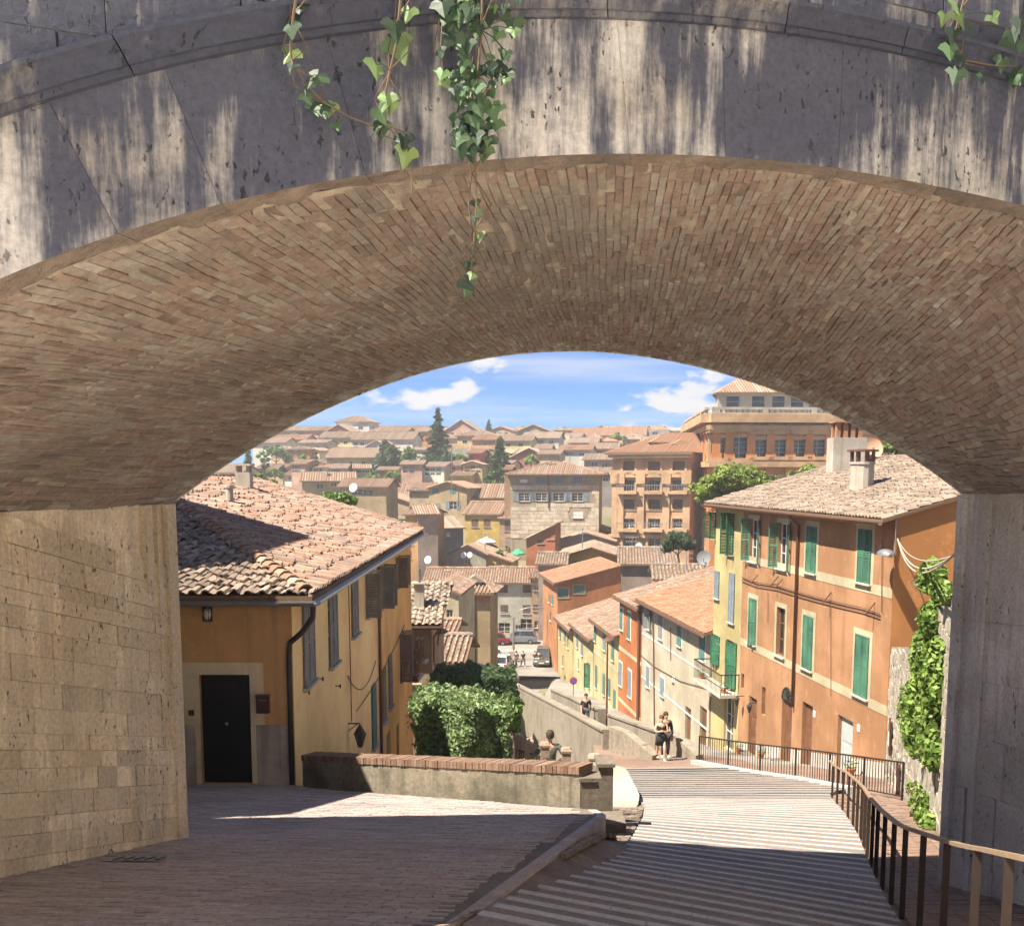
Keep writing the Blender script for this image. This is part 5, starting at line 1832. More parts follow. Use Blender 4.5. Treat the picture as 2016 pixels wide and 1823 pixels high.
# street lamp head on the corner, with its arm
p = at(1741, 1092, 32.7)
sl = thing('corner_street_lamp', (OC.x, OC.y, p.z - .1), 'grey hooded street lamp on the corner of the orange house', 'street lamp')
mb = MB(); mb.tube([(OC.x - .02, OC.y - .02, p.z + .05), (p.x, p.y, p.z + .05)], .03, 6); mb.tube([(OC.x, OC.y - .05, p.z + 1.6), (OC.x, OC.y - .05, p.z + .0)], .02, 5); obj('arm', mb, m_zinc, sl)
mb = MB(); c_ = Vector((p.x, p.y - .1, p.z))
rows = []
for k in range(5):
    yv = lerp(-.5, .4, k / 4); wv = (.1, .24, .27, .24, .1)[k]
    rows.append([c_ + Vector((wv * math.cos(math.pi * q / 6), yv, wv * .75 * math.sin(math.pi * q / 6))) for q in range(7)])
for k in range(4):
    for q in range(6):
        mb.face([rows[k][q], rows[k][q + 1], rows[k + 1][q + 1], rows[k + 1][q]])
mb.face(rows[0][::-1]); mb.face(rows[4])
for k in range(4):
    mb.face([rows[k][0], rows[k + 1][0], rows[k + 1][6], rows[k][6]])
obj('hood', mb, m_zinc, sl)
# loose cables slung from that corner to the bridge pier
hc = thing('hanging_cable', (OC.x, OC.y, 0), 'thick pale cables slung from the orange house corner to the bridge pier', 'cable')
a = Vector((OC.x + .05, OC.y - .1, at(1725, 1060, 33).z)); 
for k, (uu, vv, dr_) in enumerate(((1890, 1075, 1.9), (1892, 1068, 2.3), (1890, 1085, 1.2))):
    b = at(uu, vv, 15.0 + 0 * k)
    b = Vector((rb.x + .1, rb.y + .05, at(uu, vv, rb.y).z))
    mb = MB(); mb.tube(sag(a, b, dr_ * .3, 16), .018 if k < 2 else .012, 5)
    obj('cable', mb, plain('pale_cable', (0.38, 0.33, 0.27), 0.8), hc)

# ================================================================== stone wall with ivy on the right
m_rubble = masonry('rubble', [(0.28, 0.25, 0.2), (0.36, 0.325, 0.27), (0.4, 0.37, 0.32), (0.32, 0.275, 0.225)], dirt=(0.2, 0.17, 0.13), dirt_amt=0.5, fine=14, bump=.6)
m_rubm = masonry('rubble_mortar', [(0.3, 0.27, 0.22), (0.34, 0.3, 0.25)], dirt_amt=.3)
RWA = Vector((12.35, 32.7, 0)); RWB = Vector((6.6, 14.2, 0))
Ww = Wall(RWA, RWB)
rwall = thing('rubble_wall', (9.5, 24, -7), 'rough stone retaining wall overgrown with ivy by the right pier', 'wall')
def rw_top(s):
    k = s / Ww.L
    return interp(k, [(0, at(1760, 1275, 32.5).z), (KB, at(1816, 1275, YB_).z), (KB + .001, at(1816, 1190, YB_).z), (.75, at(1855, 1180, 19).z), (1, at(1880, 1150, 14.5).z)])
KB = Ww.hit(1816, 1300)[0] / Ww.L
YB_ = Ww.p(KB * Ww.L, 0).y
mb = MB()
N = 48
for k in range(N):
    a, b = Ww.L * k / N, Ww.L * (k + 1) / N
    y0_, y1_ = Ww.p(a, 0).y, Ww.p(b, 0).y
    if k == 4:
        pass
    mb.hexa([Ww.p(a, -11, -.03), Ww.p(b, -11, -.03), Ww.p(b, rw_top(b - .01), -.03), Ww.p(a, rw_top(a + .01), -.03), Ww.p(a, -11, -.5), Ww.p(b, -11, -.5), Ww.p(b, rw_top(b - .01), -.5), Ww.p(a, rw_top(a + .01), -.5)])
obj('wall_body', mb, m_rubm, rwall)
st_ = []
rgs = random.Random(21)
z = -9.5
while z < 0:
    h = rgs.uniform(.16, .3); s = rgs.uniform(-.2, 0)
    while s < Ww.L:
        w = rgs.uniform(.2, .5)
        a, b = max(0, s), min(Ww.L, s + w - .02); s += w
        if b - a < .08:
            continue
        ym = Ww.p((a + b) / 2, 0).y
        if z + h > min(rw_top(a + .01), rw_top(b - .01)) or z + h < stair_z(ym) - .6:
            continue
        mb = MB(); j = lambda: rgs.uniform(-.02, .02)
        o_ = rgs.uniform(-.01, .035)
        mb.hexa([Ww.p(a + j(), z + j() + .01, o_), Ww.p(b + j(), z + j() + .01, o_), Ww.p(b + j(), z + h - .02 + j(), o_ - .01), Ww.p(a + j(), z + h - .02 + j(), o_ - .01),
                 Ww.p(a, z, -.1), Ww.p(b, z, -.1), Ww.p(b, z + h, -.1), Ww.p(a, z + h, -.1)], rgs.random())
        st_.append(mb)
    z += h
pieces('stone', st_, m_rubble, rwall, 'stones', limit=220)
# ivy in three masses
def ivy_on(W_, name, label, spots, n, size, rg, mat):
    o_ = thing(name, spots[0][0], label, 'ivy')
    lv = MB()
    for (c, rad, k) in spots:
        leaf_cloud(lv, c, rad, int(n * k), size, rg, shell=.3)
    obj('leaves', lv, mat, o_)['kind'] = 'stuff'
    st = MB()
    for (c, rad, k) in spots:
        for _ in range(3):
            a = Vector(c) + Vector((rg.uniform(-.3, .3) * rad[0], rg.uniform(-.3, .3) * rad[1], rad[2] * .9)); b = Vector(c) + Vector((rg.uniform(-.3, .3) * rad[0], rg.uniform(-.3, .3) * rad[1], -rad[2] * .9))
            m_ = a.lerp(b, .5) + Vector((rg.gauss(0, .2), rg.gauss(0, .2), 0))
            st.tube([a, m_, b], [.012, .018, .025], 5)
    obj('stems', st, plain('bark', (0.16, 0.12, 0.085), 0.9), o_)['kind'] = 'stuff'
rgi = random.Random(33)
def wp(u, v, Y, rx, rz_, k=1.0):
    s_w, z_w = Ww.hit(u, v); q_w = Ww.p(s_w, z_w, .12)
    sc = q_w.y / FPX
    return (tuple(q_w), (rx * sc * .9, .42, rz_ * sc), k)
ivy_on(Ww, 'ivy', 'large mass of ivy hanging down the rubble wall by the right pier', [wp(1855, 1340, 20, 30, 90, 1.0), wp(1848, 1440, 20, 34, 70, 1.0), wp(1838, 1290, 22.5, 36, 60), wp(1830, 1370, 22, 36, 70, 1.2), wp(1825, 1440, 21, 40, 60, 1.2), wp(1850, 1480, 20, 28, 40, .7), wp(1846, 1220, 22.5, 24, 35, .6), wp(1795, 1400, 23, 14, 60, .35)], 1100, .14, rgi, m_leaf_l)
ivy_on(Ww, 'ivy', 'lower tuft of ivy near the foot of the rubble wall', [wp(1828, 1590, 18, 26, 35), wp(1842, 1620, 17.5, 22, 25, .7), wp(1815, 1560, 18.3, 14, 22, .4)], 420, .11, rgi, m_leaf_l)
ivy_on(Ww, 'bamboo_shrub', 'bright leafy shrub above the rubble wall against the orange gable', [wp(1850, 1130, 24, 26, 30), wp(1866, 1165, 23.5, 18, 26, .6), wp(1836, 1150, 24, 14, 20, .4)], 480, .17, rgi, m_leaf_l)
# notice boards by the rubble wall
for u, v, lb_ in ((1757, 1450, 'dark framed notice board with a white sheet on the rubble wall near the orange house'), (1772, 1540, 'lower dark notice box behind the end of the far railing')):
    s_, z_ = Ww.hit(u, v)
    nbd = thing('notice_board', Ww.p(s_, z_ - .5, 0), lb_, 'notice board')
    mb = MB(); Ww.box(mb, s_ - .35, s_ + .35, z_ - .5, z_ + .5, .05, .1); obj('frame', mb, m_mail, nbd)
    mb = MB(); Ww.box(mb, s_ - .28, s_ + .05, z_ - .3, z_ + .1, .101, .106); obj('sheet', mb, plain('paper', (0.75, 0.73, 0.68), .9), nbd)

# ================================================================== walls of the raised footway
m_foot = masonry('footway_wall', [(0.25, 0.215, 0.17), (0.29, 0.25, 0.2)], dirt=(0.11, 0.095, 0.075), dirt_amt=.6, big=.8, fine=7, streak=.4)
def ribbon_wall(name, label, ys_, fx, fz, h, base, th, mat):
    o_ = thing(name, (fx(ys_[0]), ys_[0], fz(ys_[0])), label, 'wall')
    mb = MB(); cp = MB()
    for y0, y1 in zip(ys_, ys_[1:]):
        a0, a1 = fx(y0), fx(y1)
        mb.hexa([(a0 - th, y0, base(y0)), (a0, y0, base(y0)), (a0, y0, fz(y0) + h), (a0 - th, y0, fz(y0) + h), (a1 - th, y1, base(y1)), (a1, y1, base(y1)), (a1, y1, fz(y1) + h), (a1 - th, y1, fz(y1) + h)])
        cp.hexa([(a0 - th - .05, y0, fz(y0) + h + .003), (a0 + .05, y0, fz(y0) + h + .003), (a0 + .05, y0, fz(y0) + h + .1), (a0 - th - .05, y0, fz(y0) + h + .1),
                 (a1 - th - .05, y1 - .02, fz(y1) + h + .003), (a1 + .05, y1 - .02, fz(y1) + h + .003), (a1 + .05, y1 - .02, fz(y1) + h + .1), (a1 - th - .05, y1 - .02, fz(y1) + h + .1)], rng.random())
    obj('wall_body', mb, mat, o_); obj('coping', cp, m_foot, o_)
    return o_
fwz = lambda y: interp(y, FWZ)
ribbon_wall('footway_wall', 'tall grey parapet wall on the left of the sloping footway', [38.5 + 2.3 * k for k in range(19)], lambda y: interp(y, FWL), fwz, .85, lambda y: fwz(y) - 7, .4, m_foot)
ribbon_wall('footway_wall', 'grey parapet wall on the right of the footway, nearer stretch', [38.5 + 1.5 * k for k in range(8)], lambda y: interp(y, FWR) + .4, fwz, .85, lambda y: fwz(y) - 4, .4, m_foot)
ribbon_wall('footway_wall', 'shadowed parapet wall on the right of the footway, farther stretch behind the walking man', [51.5 + 2.3 * k for k in range(9)], lambda y: interp(y, FWR) + .4, fwz, .9, lambda y: fwz(y) - 4, .4, m_foot)
# low curved wing walls at the top of the footway
def wing(name, label, pts, hs, th=.35):
    o_ = thing(name, (pts[0][0], pts[0][1], stair_z(pts[0][1])), label, 'wall')
    mb = MB()
    for (a, b, h0, h1) in zip(pts, pts[1:], hs, hs[1:]):
        d = Vector((b[0] - a[0], b[1] - a[1], 0)).normalized(); n = Vector((-d.y, d.x, 0)) * th
        za, zb = stair_z(a[1]) - .5, stair_z(b[1]) - .5
        mb.hexa([(a[0], a[1], za - 2), (b[0], b[1], zb - 2), (b[0], b[1], zb + .5 + h1), (a[0], a[1], za + .5 + h0), (a[0] + n.x, a[1] + n.y, za - 2), (b[0] + n.x, b[1] + n.y, zb - 2), (b[0] + n.x, b[1] + n.y, zb + .5 + h1), (a[0] + n.x, a[1] + n.y, za + .5 + h0)])
    obj('wall_body', mb, m_foot, o_)
wing('wing_wall', 'dark low wing wall curving down at the left of the footway entrance', [(3.75, 38.4), (4.2, 37.2), (4.7, 36.4), (5.1, 36.0)], [.95, .9, .5, .15])
wing('wing_wall', 'low wing wall curving down at the right of the footway entrance behind the couple', [(5.7, 38.4), (6.0, 37.4), (6.4, 36.6), (6.7, 36.1)], [.95, .85, .45, .15])
# ================================================================== town houses
PF = [.5]
def pcol(c):
    """plaster by colour"""
    c = tuple(x * PF[0] for x in c)
    key = 'render_%d_%d_%d' % tuple(int(x * 100) for x in c)
    return plaster(key, c, 0.25, tuple(x * .55 for x in c))
COLS = {'cream': (0.76, 0.66, 0.46), 'white': (0.78, 0.74, 0.64), 'yellow': (0.8, 0.56, 0.16), 'ochre': (0.66, 0.47, 0.24), 'tan': (0.6, 0.45, 0.29), 'beige': (0.55, 0.43, 0.28), 'pink': (0.66, 0.42, 0.33),
        'mauve': (0.52, 0.41, 0.34), 'orange': (0.68, 0.3, 0.13), 'red': (0.58, 0.17, 0.1), 'grey': (0.42, 0.39, 0.35), 'peach': (0.74, 0.5, 0.32), 'rose': (0.55, 0.2, 0.2), 'stone': (0.5, 0.42, 0.32), 'lemon': (0.82, 0.72, 0.38)}
TILES = {'t': m_tile, 'r': m_tile_red, 'g': m_tile_grey, 'p': m_tile_pale, 'b': m_tile_brown}
def town_house(label, u0, u1, ve, vb, Y, roof='side', vt=None, col='tan', tile='t', D=9.0, yaw=0.22, wins=(), group=None, name='town_house', over=0.45, chim=(), cat='house', course=None, simple=False, seed=None):
    A = at(u0, ve, Y)
    # right end: solve the depth so that the wall turns by yaw (right end nearer)
    r1 = ray(u1, ve)
    t = (Y + yaw * A.x) / (r1.y + yaw * r1.x)
    B = EYE + r1 * t
    z = A.z
    W = Wall((A.x, A.y), (B.x, B.y))
    zb = min(at(u0, vb, Y).z, terr_z(A.x, A.y)) - 1.0
    o_ = thing(name, (A.x, A.y, max(zb, terr_z(A.x, A.y))), label, cat, group)
    mat = pcol(COLS[col]) if isinstance(col, str) else pcol(col)
    rects = [W.rect(w[0], w[1], w[2], w=w[3]) for w in wins]
    mb = MB()
    holes(W, mb, 0, W.L, zb, z, rects, .18)
    back = W.n * -D
    pA, pB = W.p(0, 0), W.p(W.L, 0)
    qA, qB = pA + back, pB + back
    mb.face([(qA.x, qA.y, zb), (pA.x, pA.y, zb), (pA.x, pA.y, z), (qA.x, qA.y, z)])
    mb.face([(pB.x, pB.y, zb), (qB.x, qB.y, zb), (qB.x, qB.y, z), (pB.x, pB.y, z)])
    mb.face([(qB.x, qB.y, zb), (qA.x, qA.y, zb), (qA.x, qA.y, z), (qB.x, qB.y, z)])
    um = (u0 + u1) / 2
    ov = over
    f0 = W.p(-ov, z - ov * .1, ov); f1 = W.p(W.L + ov, z - ov * .1, ov)
    b0 = W.p(-ov, z - ov * .1, -D - ov); b1 = W.p(W.L + ov, z - ov * .1, -D - ov)
    sd = seed or int(u0 * 7 + ve)
    kw = dict(mat=TILES[tile], pitch=0.34 if Y < 170 else 0.5, course=(0.5 if Y < 130 else None) if course is None else course, seg=2 if Y > 120 else 3, thick=.14)
    if roof == 'side':
        rise = (at(um, vt, Y + D / 2).z - z) if vt else D * .15
        rise = max(.3, rise)
        r0 = W.p(-ov, z + rise, -D / 2); r1_ = W.p(W.L + ov, z + rise, -D / 2)
        mb.face([pA.to_tuple()[:2] + (z,), W.p(0, z + rise - .1, -D / 2), qA.to_tuple()[:2] + (z,)][::-1]); mb.face([pB.to_tuple()[:2] + (z,), W.p(W.L, z + rise - .1, -D / 2), qB.to_tuple()[:2] + (z,)])
        roof_plane([f0, f1, r1_, r0], o_, seed=sd, **kw); roof_plane([b1, b0, r0, r1_], o_, seed=sd + 1, name='rear_roof', **kw)
        if Y < 175:
            ridge_row(r0 + Vector((0, 0, .06)), r1_ + Vector((0, 0, .06)), o_, TILES[tile], r=.17, own=False)
    elif roof == 'front':
        rise = (at(um, vt, Y).z - z) if vt else W.L * .15
        rise = max(.3, rise)
        pk = W.p(W.L / 2, z + rise, ov); pk2 = W.p(W.L / 2, z + rise, -D - ov)
        mb.face([W.p(0, z), W.p(W.L, z), W.p(W.L / 2, z + rise - .12)])
        roof_plane([b0, f0, pk, pk2], o_, seed=sd, **kw); roof_plane([f1, b1, pk2, pk], o_, seed=sd + 1, **kw)
    elif roof == 'hip':
        rise = (at(um, vt, Y + D / 2).z - z) if vt else D * .15
        rise = max(.3, rise)
        k = min(D / 2, W.L * .5 - .01)
        r0 = W.p(k - ov, z + rise, -D / 2); r1_ = W.p(W.L - k + ov, z + rise, -D / 2)
        roof_plane([f0, f1, r1_, r0], o_, seed=sd, **kw); roof_plane([b0, f0, r0], o_, seed=sd + 2, **kw); roof_plane([f1, b1, r1_], o_, seed=sd + 3, **kw); roof_plane([b1, b0, r0, r1_], o_, seed=sd + 1, name='rear_roof', **kw)
        for e_, r_ in ((f0, r0), (f1, r1_)):
            ridge_row(e_ + Vector((0, 0, .05)), r_ + Vector((0, 0, .05)), o_, TILES[tile], r=.15, own=False)
    elif roof in ('monol', 'monor'):
        # single pitch falling to the right (monol: high on the left)
        rise = (at(u0 if roof == 'monol' else u1, vt, Y).z - z)
        hi0, hi1 = (rise, 0) if roof == 'monol' else (0, rise)
        mb.face([W.p(0, z), W.p(W.L, z), W.p(0 if roof == 'monol' else W.L, z + rise)])
        sx = pA if roof == 'monol' else pB; sx2 = qA if roof == 'monol' else qB
        g0 = W.p(-ov, z + hi0 + (.1 if hi0 else 0), ov); g1 = W.p(W.L + ov, z + hi1 + (.1 if hi1 else 0), ov); g2 = W.p(W.L + ov, z + hi1, -D - ov); g3 = W.p(-ov, z + hi0, -D - ov)
        q_ = [(sx.x, sx.y, z), (sx2.x, sx2.y, z), (sx2.x, sx2.y, z + rise), (sx.x, sx.y, z + rise)]
        mb.face(q_ if roof == 'monor' else q_[::-1])
        roof_plane([g1, g2, g3, g0] if roof == 'monol' else [g3, g0, g1, g2], o_, seed=sd, **kw)
    elif roof == 'flat':
        mb.face([pA.to_tuple()[:2] + (z,), pB.to_tuple()[:2] + (z,), qB.to_tuple()[:2] + (z,), qA.to_tuple()[:2] + (z,)])
    obj('wall', mb, mat, o_)
    for w, r in zip(wins, rects):
        key = w[4] if len(w) > 4 else None
        far_ = Y > 175
        w_ = window(W, r, o_, m_frame_w if key != 'brown' else m_frame_b, .17, mull=(1, 1) if far_ else (1, 2))
        if not far_ and not simple:
            sill(W, r, w_)
        m_ = (r[0] + r[1]) / 2
        hw = (r[1] - r[0]) / 2
        if key in ('brown', 'teal', 'grey', 'green', 'bluegrey', 'taupe', 'dkgreen', 'white'):
            if len(w) > 5 and w[5] == 'open':
                shutter_leaf(W, r[0] - hw, r[0], r[2], r[3], SHUT[key], w_, slats=False, o=.02); shutter_leaf(W, r[1], r[1] + hw, r[2], r[3], SHUT[key], w_, slats=False, o=.02)
            else:
                shutter_leaf(W, r[0], m_ - .004, r[2], r[3], SHUT[key], w_, slats=Y < 130, o=-.05, nsl=8); shutter_leaf(W, m_ + .004, r[1], r[2], r[3], SHUT[key], w_, slats=Y < 130, o=-.05, nsl=8)
    for (u, v, w_m, kind) in chim:
        p = at(u, v, Y + D * .35)
        chimney((p.x, p.y, p.z - 1.0), w_m, .9, o_, kind=kind, mat=m_render_grey)
    return o_, W

# --- houses down the right side of the street, sharing the frontage line of the orange house
def line_pt(Yv):
    return (12.44 - .114 * (Yv - 33.0), Yv)
def row_house(label, Y0, Y1, ez, col, tile, wins, RW=7.0, slope=.27, doors=(), trim=None, own=0, name='town_house', shift=0.0, course=.45):
    a = line_pt(Y1 - .02); b = line_pt(Y0 + .02)
    W = Wall((a[0] + shift, a[1]), (b[0] + shift, b[1]))
    o_ = thing(name, (b[0], b[1], interp(Y0, FWZ)), label, 'house')
    rects = [W.rect(w[0], w[1], w[2], w=w[3]) for w in wins]; drs = [W.rect(w[0], w[1], w[2], w=w[3]) for w in doors]
    mb = MB()
    zb = -20
    holes(W, mb, 0, W.L, zb, ez, rects + drs, .2)
    up = -W.n
    zr = ez + slope * RW
    for s in (0, W.L):
        p = W.p(s, 0); q = p + up * RW
        f = [(p.x, p.y, zb), (q.x, q.y, zb), (q.x, q.y, zr - .1), (p.x, p.y, ez)]
        mb.face(f if s > 0 else f[::-1])
    q0, q1 = W.p(0, 0) + up * RW, W.p(W.L, 0) + up * RW
    mb.face([(q1.x, q1.y, zb), (q0.x, q0.y, zb), (q0.x, q0.y, zr - .1), (q1.x, q1.y, zr - .1)])
    obj('wall', mb, pcol(COLS[col]) if isinstance(col, str) else pcol(col), o_)
    for w, r in zip(wins, rects):
        w_ = window(W, r, o_, m_frame_w, .18)
        if trim:
            surround(W, r, w_, trim, .14)
        sill(W, r, w_)
        key = w[4]
        m_ = (r[0] + r[1]) / 2
        if key:
            if len(w) > 5:
                shutter_leaf(W, r[0], m_, r[2], r[3], SHUT[key], w_, hinge='l', ang=R(w[5]), nsl=14); shutter_leaf(W, m_, r[1], r[2], r[3], SHUT[key], w_, hinge='r', ang=R(w[5]), nsl=14)
            else:
                shutter_leaf(W, r[0], m_ - .004, r[2], r[3], SHUT[key], w_, nsl=14); shutter_leaf(W, m_ + .004, r[1], r[2], r[3], SHUT[key], w_, nsl=14)
    for w, r in zip(doors, drs):
        mb = MB(); W.box(mb, r[0] + .01, r[1] - .01, r[2], r[3] - .01, -.18, -.13); obj('door', mb, m_wood if len(w) < 5 else SHUT[w[4]], o_)
    f0 = W.p(-.3, ez - .05, .45); f1 = W.p(W.L + .3, ez - .05, .45)
    t1 = f1 + up * (RW + .45) + Vector((0, 0, slope * (RW + .45))); t0 = f0 + up * (RW + .45) + Vector((0, 0, slope * (RW + .45)))
    rp = roof_plane([f0, f1, t1, t0], o_, TILES[tile], pitch=.27, course=course, own=own, seed=int(Y0), seg=3, jit=1.2)
    mb = MB(); half_gutter(mb, f0 + W.n * .08 + Vector((0, 0, -.09)), f1 + W.n * .08 + Vector((0, 0, -.09))); obj('gutter', mb, m_copper, o_)
    return o_, W
m_wtrim = plain('bluegrey_trim', (0.55, 0.56, 0.52), .8)
ob_, Wwh = row_house('white house under a bright red tiled roof, second from the orange house', 51.9, 66.5, -6.5, (0.8, 0.7, 0.52), 'r',
          [(1279, 1198, 1240, .9, 'bluegrey', 150), (1301, 1212, 1258, .9, 'grey'), (1338, 1228, 1272, .85, 'teal'), (1383, 1244, 1300, .95, 'teal'),
           (1276, 1312, 1352, .75, 'bluegrey'), (1304, 1334, 1370, .85, 'bluegrey'), (1326, 1336, 1340, .3, None)],
          doors=[(1354, 1392, 1480, 1.1), (1384, 1392, 1485, 1.2), (1308, 1418, 1436, .5)], own=200, trim=m_wtrim)
for v0 in ((1262, 1292), (1380, 1414)):
    pass
mb = MB()
s_, z_ = Wwh.hit(1330, 1288); Wwh.box(mb, .02, Wwh.L - .02, z_ - .05, z_ + .05, .002, .03)
s_, z_ = Wwh.hit(1330, 1385); Wwh.box(mb, .02, Wwh.L - .02, z_ - .05, z_ + .05, .002, .03)
obj('string_course', mb, m_wtrim, ob_)
mb = MB()
mb.tube([Wwh.p(*Wwh.hit(u, v), .05) for u, v in ((1258, 1285), (1290, 1312), (1340, 1340), (1398, 1356))], .02, 4)
mb.tube([Wwh.p(*Wwh.hit(1288, 1225), .06), Wwh.p(*Wwh.hit(1290, 1440), .06)], .04, 5)
mb.tube([Wwh.p(*Wwh.hit(1322, 1235), .06), Wwh.p(*Wwh.hit(1322, 1300), .06)], .025, 5)
obj('pipes_and_cables', mb, m_copper, ob_)
ob_, W2 = row_house('narrow deep orange-red house between the white house and the cream row', 66.5, 73.4, -7.1, (0.72, 0.24, 0.075), 't',
          [(1224, 1198, 1240, .8, 'teal'), (1239, 1206, 1258, .8, 'teal'), (1222, 1304, 1350, .9, 'bluegrey'), (1240, 1320, 1372, .9, 'bluegrey')], trim=plain('white_trim', (0.75, 0.7, 0.6), .8), own=0)
mb = MB()
for u, v in ((1240, 1290), (1240, 1396)):
    s_, z_ = W2.hit(u, v); W2.box(mb, .02, W2.L - .02, z_ - .13, z_ + .13, .002, .03)
obj('band', mb, m_band, ob_)
mb = MB(); mb.tube([W2.p(W2.L - .35, -7.4, .12), W2.p(W2.L - .35, -16, .12)], .09, 6); mb.tube([W2.p(W2.L - .7, -7.4, .1), W2.p(W2.L - .7, -16, .1)], .06, 6); obj('downpipe', mb, m_copper, ob_)
ob_, W3 = row_house('cream house with blue-green shutters and a lamp bracket, left of the orange-red one', 73.5, 82.8, -10.1, (0.82, 0.68, 0.36), 't',
          [(1172, 1224, 1262, .8, 'teal'), (1190, 1238, 1280, 1.0, 'bluegrey'), (1207, 1256, 1300, .8, 'teal'), (1174, 1310, 1354, .8, 'teal'), (1189, 1326, 1368, .7, 'teal'), (1200, 1336, 1372, .6, 'teal'), (1210, 1358, 1402, .7, 'teal')], slope=.3)
mb = MB(); s_, z_ = W3.hit(1190, 1300); W3.box(mb, .02, W3.L - .02, z_ - .12, z_ + .12, .002, .03); obj('band', mb, m_band, ob_)
ob_, W4 = row_house('pale yellow house with a dark green door lower down the right side of the street', 83, 92.5, -11.9, (0.84, 0.75, 0.42), 't',
          [(1137, 1250, 1275, .7, 'bluegrey'), (1146, 1262, 1290, .8, 'bluegrey'), (1139, 1296, 1318, .6, None), (1160, 1306, 1352, .9, 'dkgreen', 60), (1150, 1350, 1385, .6, None)], doors=[(1127, 1345, 1392, 1.0)], slope=.32, RW=9)
ob_, W5 = row_house('small ochre house at the bottom end of the right-hand row by the square', 92.7, 101.5, -12.6, (0.76, 0.6, 0.3), 't',
          [(1103, 1232, 1255, .8, 'teal'), (1112, 1240, 1265, .8, 'bluegrey'), (1118, 1250, 1276, .8, None), (1108, 1290, 1312, .8, None)], doors=[(1112, 1330, 1362, 1.1)], slope=.3, RW=9)
ob_, W6 = row_house('bright orange corner house at the far bottom of the street', 101.8, 112, -9.2, 'orange', 'r', [(1082, 1170, 1186, .9, 'teal'), (1088, 1172, 1190, .9, 'teal'), (1084, 1205, 1222, .9, None)], slope=.25, RW=6.5)
pa = W6.p(W6.L, 0); pb_ = pa - W6.n * 6.5
Wg6 = Wall((pa.x, pa.y), (pb_.x, pb_.y))
for u, a, b in ((1108, 1158, 1176), (1140, 1152, 1168)):
    r = Wg6.rect(u, a, b, w=1.1)
    mb = MB(); Wg6.box(mb, r[0], r[1], r[2], r[3], .004, .03); w_ = obj('window', mb, SHUT['teal'], ob_)
    surround(Wg6, r, w_, pcol((0.8, 0.6, 0.4)), .12, o=.04)

# --- left of the street, below the ochre house
def simple_left():
    # grey-tiled house: roof falls towards the camera
    hx0, hx1 = -9.0, -3.55
    zE = at(820, 1229, 44.0).z
    o_ = thing('town_house', (-5, 44.4, -11), 'shabby beige house with a whitish tiled roof just below the ochre house', 'house')
    Wc = Wall((hx0, 44.3), (hx1, 44.3)); Wd = Wall((hx1, 44.3), (hx1 + .25, 48.6))
    rc = [Wc.rect(806, 1275, 1345, w=.9)]; rdx = [Wd.rect(826, 1255, 1330, w=.8), Wd.rect(836, 1255, 1300, w=.7)]
    mb = MB(); holes(Wc, mb, 0, Wc.L, -16, zE, rc, .15); holes(Wd, mb, 0, Wd.L, -16, zE, rdx, .15)
    zr = zE + .3 * 4.6
    mb.face([(hx1, 44.3, zE), (hx1 + .25, 48.6, zE), (hx1 + .25, 48.6, zr - .1)])
    obj('wall', mb, pcol((0.56, 0.43, 0.28)), o_)
    for W_, rr in ((Wc, rc), (Wd, rdx)):
        for r in rr:
            w_ = window(W_, r, o_, m_frame_b, .14); sill(W_, r, w_)
    roof_plane([(hx0, 43.9, zE - .05), (hx1 + .4, 43.9, zE - .05), (hx1 + .75, 48.6, zr), (hx0, 48.6, zr)], o_, m_tile_grey, pitch=.3, course=.5, own=160, seed=77, seg=4, jit=1.6)
    mb = MB(); half_gutter(mb, (hx0, 43.82, zE - .12), (hx1 + .45, 43.82, zE - .12)); mb.tube([(hx1 + .4, 43.85, zE - .15), (hx1 + .1, 44.2, zE - .6), (hx1 + .08, 44.25, -15)], .05, 6); obj('gutter', mb, m_copper, o_)
    q = at(826, 1170, 46); mb = MB(); mb.box((q.x - .22, 45.6, q.z - 1.2), (q.x + .22, 46.1, q.z + .5)); mb.box((q.x - .3, 45.5, q.z + .5), (q.x + .3, 46.2, q.z + .57)); obj('chimney', mb, m_render_grey, o_)
    q = at(826, 1140, 46); mb = MB(); mb.tube([(q.x, 45.8, q.z - 1), (q.x, 45.8, q.z + .5)], .09, 6); obj('flue', mb, m_zinc, o_)
    # cables
    mb = MB()
    mb.tube(sag(Wc.p(*Wc.hit(838, 1335), .05), Wd.p(*Wd.hit(858, 1240), .3), .3), .02, 4); mb.tube(sag(Wc.p(*Wc.hit(800, 1330), .05), Wc.p(*Wc.hit(822, 1275), .05), .1), .02, 4)
    obj('cable', mb, m_render_grey, o_)
simple_left()
town_house('low ochre outbuilding with a small whitish tiled roof behind the hedge', 869, 900, 1299, 1345, 58, 'side', 1250, (0.66, 0.47, 0.2), 'g', 5, .1, over=.6, course=.5)
town_house('small house with a rounded old tile roof above the hedge', 850, 884, 1250, 1330, 66, 'side', 1220, 'beige', 't', 5, .1, over=.5, course=.5)
town_house('tall cream house with a plain side wall left of the blank tower', 866, 903, 1170, 1300, 78, 'monol', 1152, (0.82, 0.72, 0.5), 't', 9, .1, wins=[(885, 1200, 1222, .5), (893, 1230, 1240, .4)], over=.2)
tw, Wt = town_house('blank beige tower-like house with a hipped tile roof by the square', 903, 965, 1166, 1300, 92, 'hip', 1143, (0.57, 0.42, 0.25), 't', 5.2, .12, over=.5, course=.5, name='tower_house')
mb = MB(); mb.tube([Wt.p(Wt.L * .5, Wt.p(0, 0).z + at(930, 1168, 92).z, .08), Wt.p(Wt.L * .5, -19, .08)], .09, 6); obj('downpipe', mb, m_copper, tw)
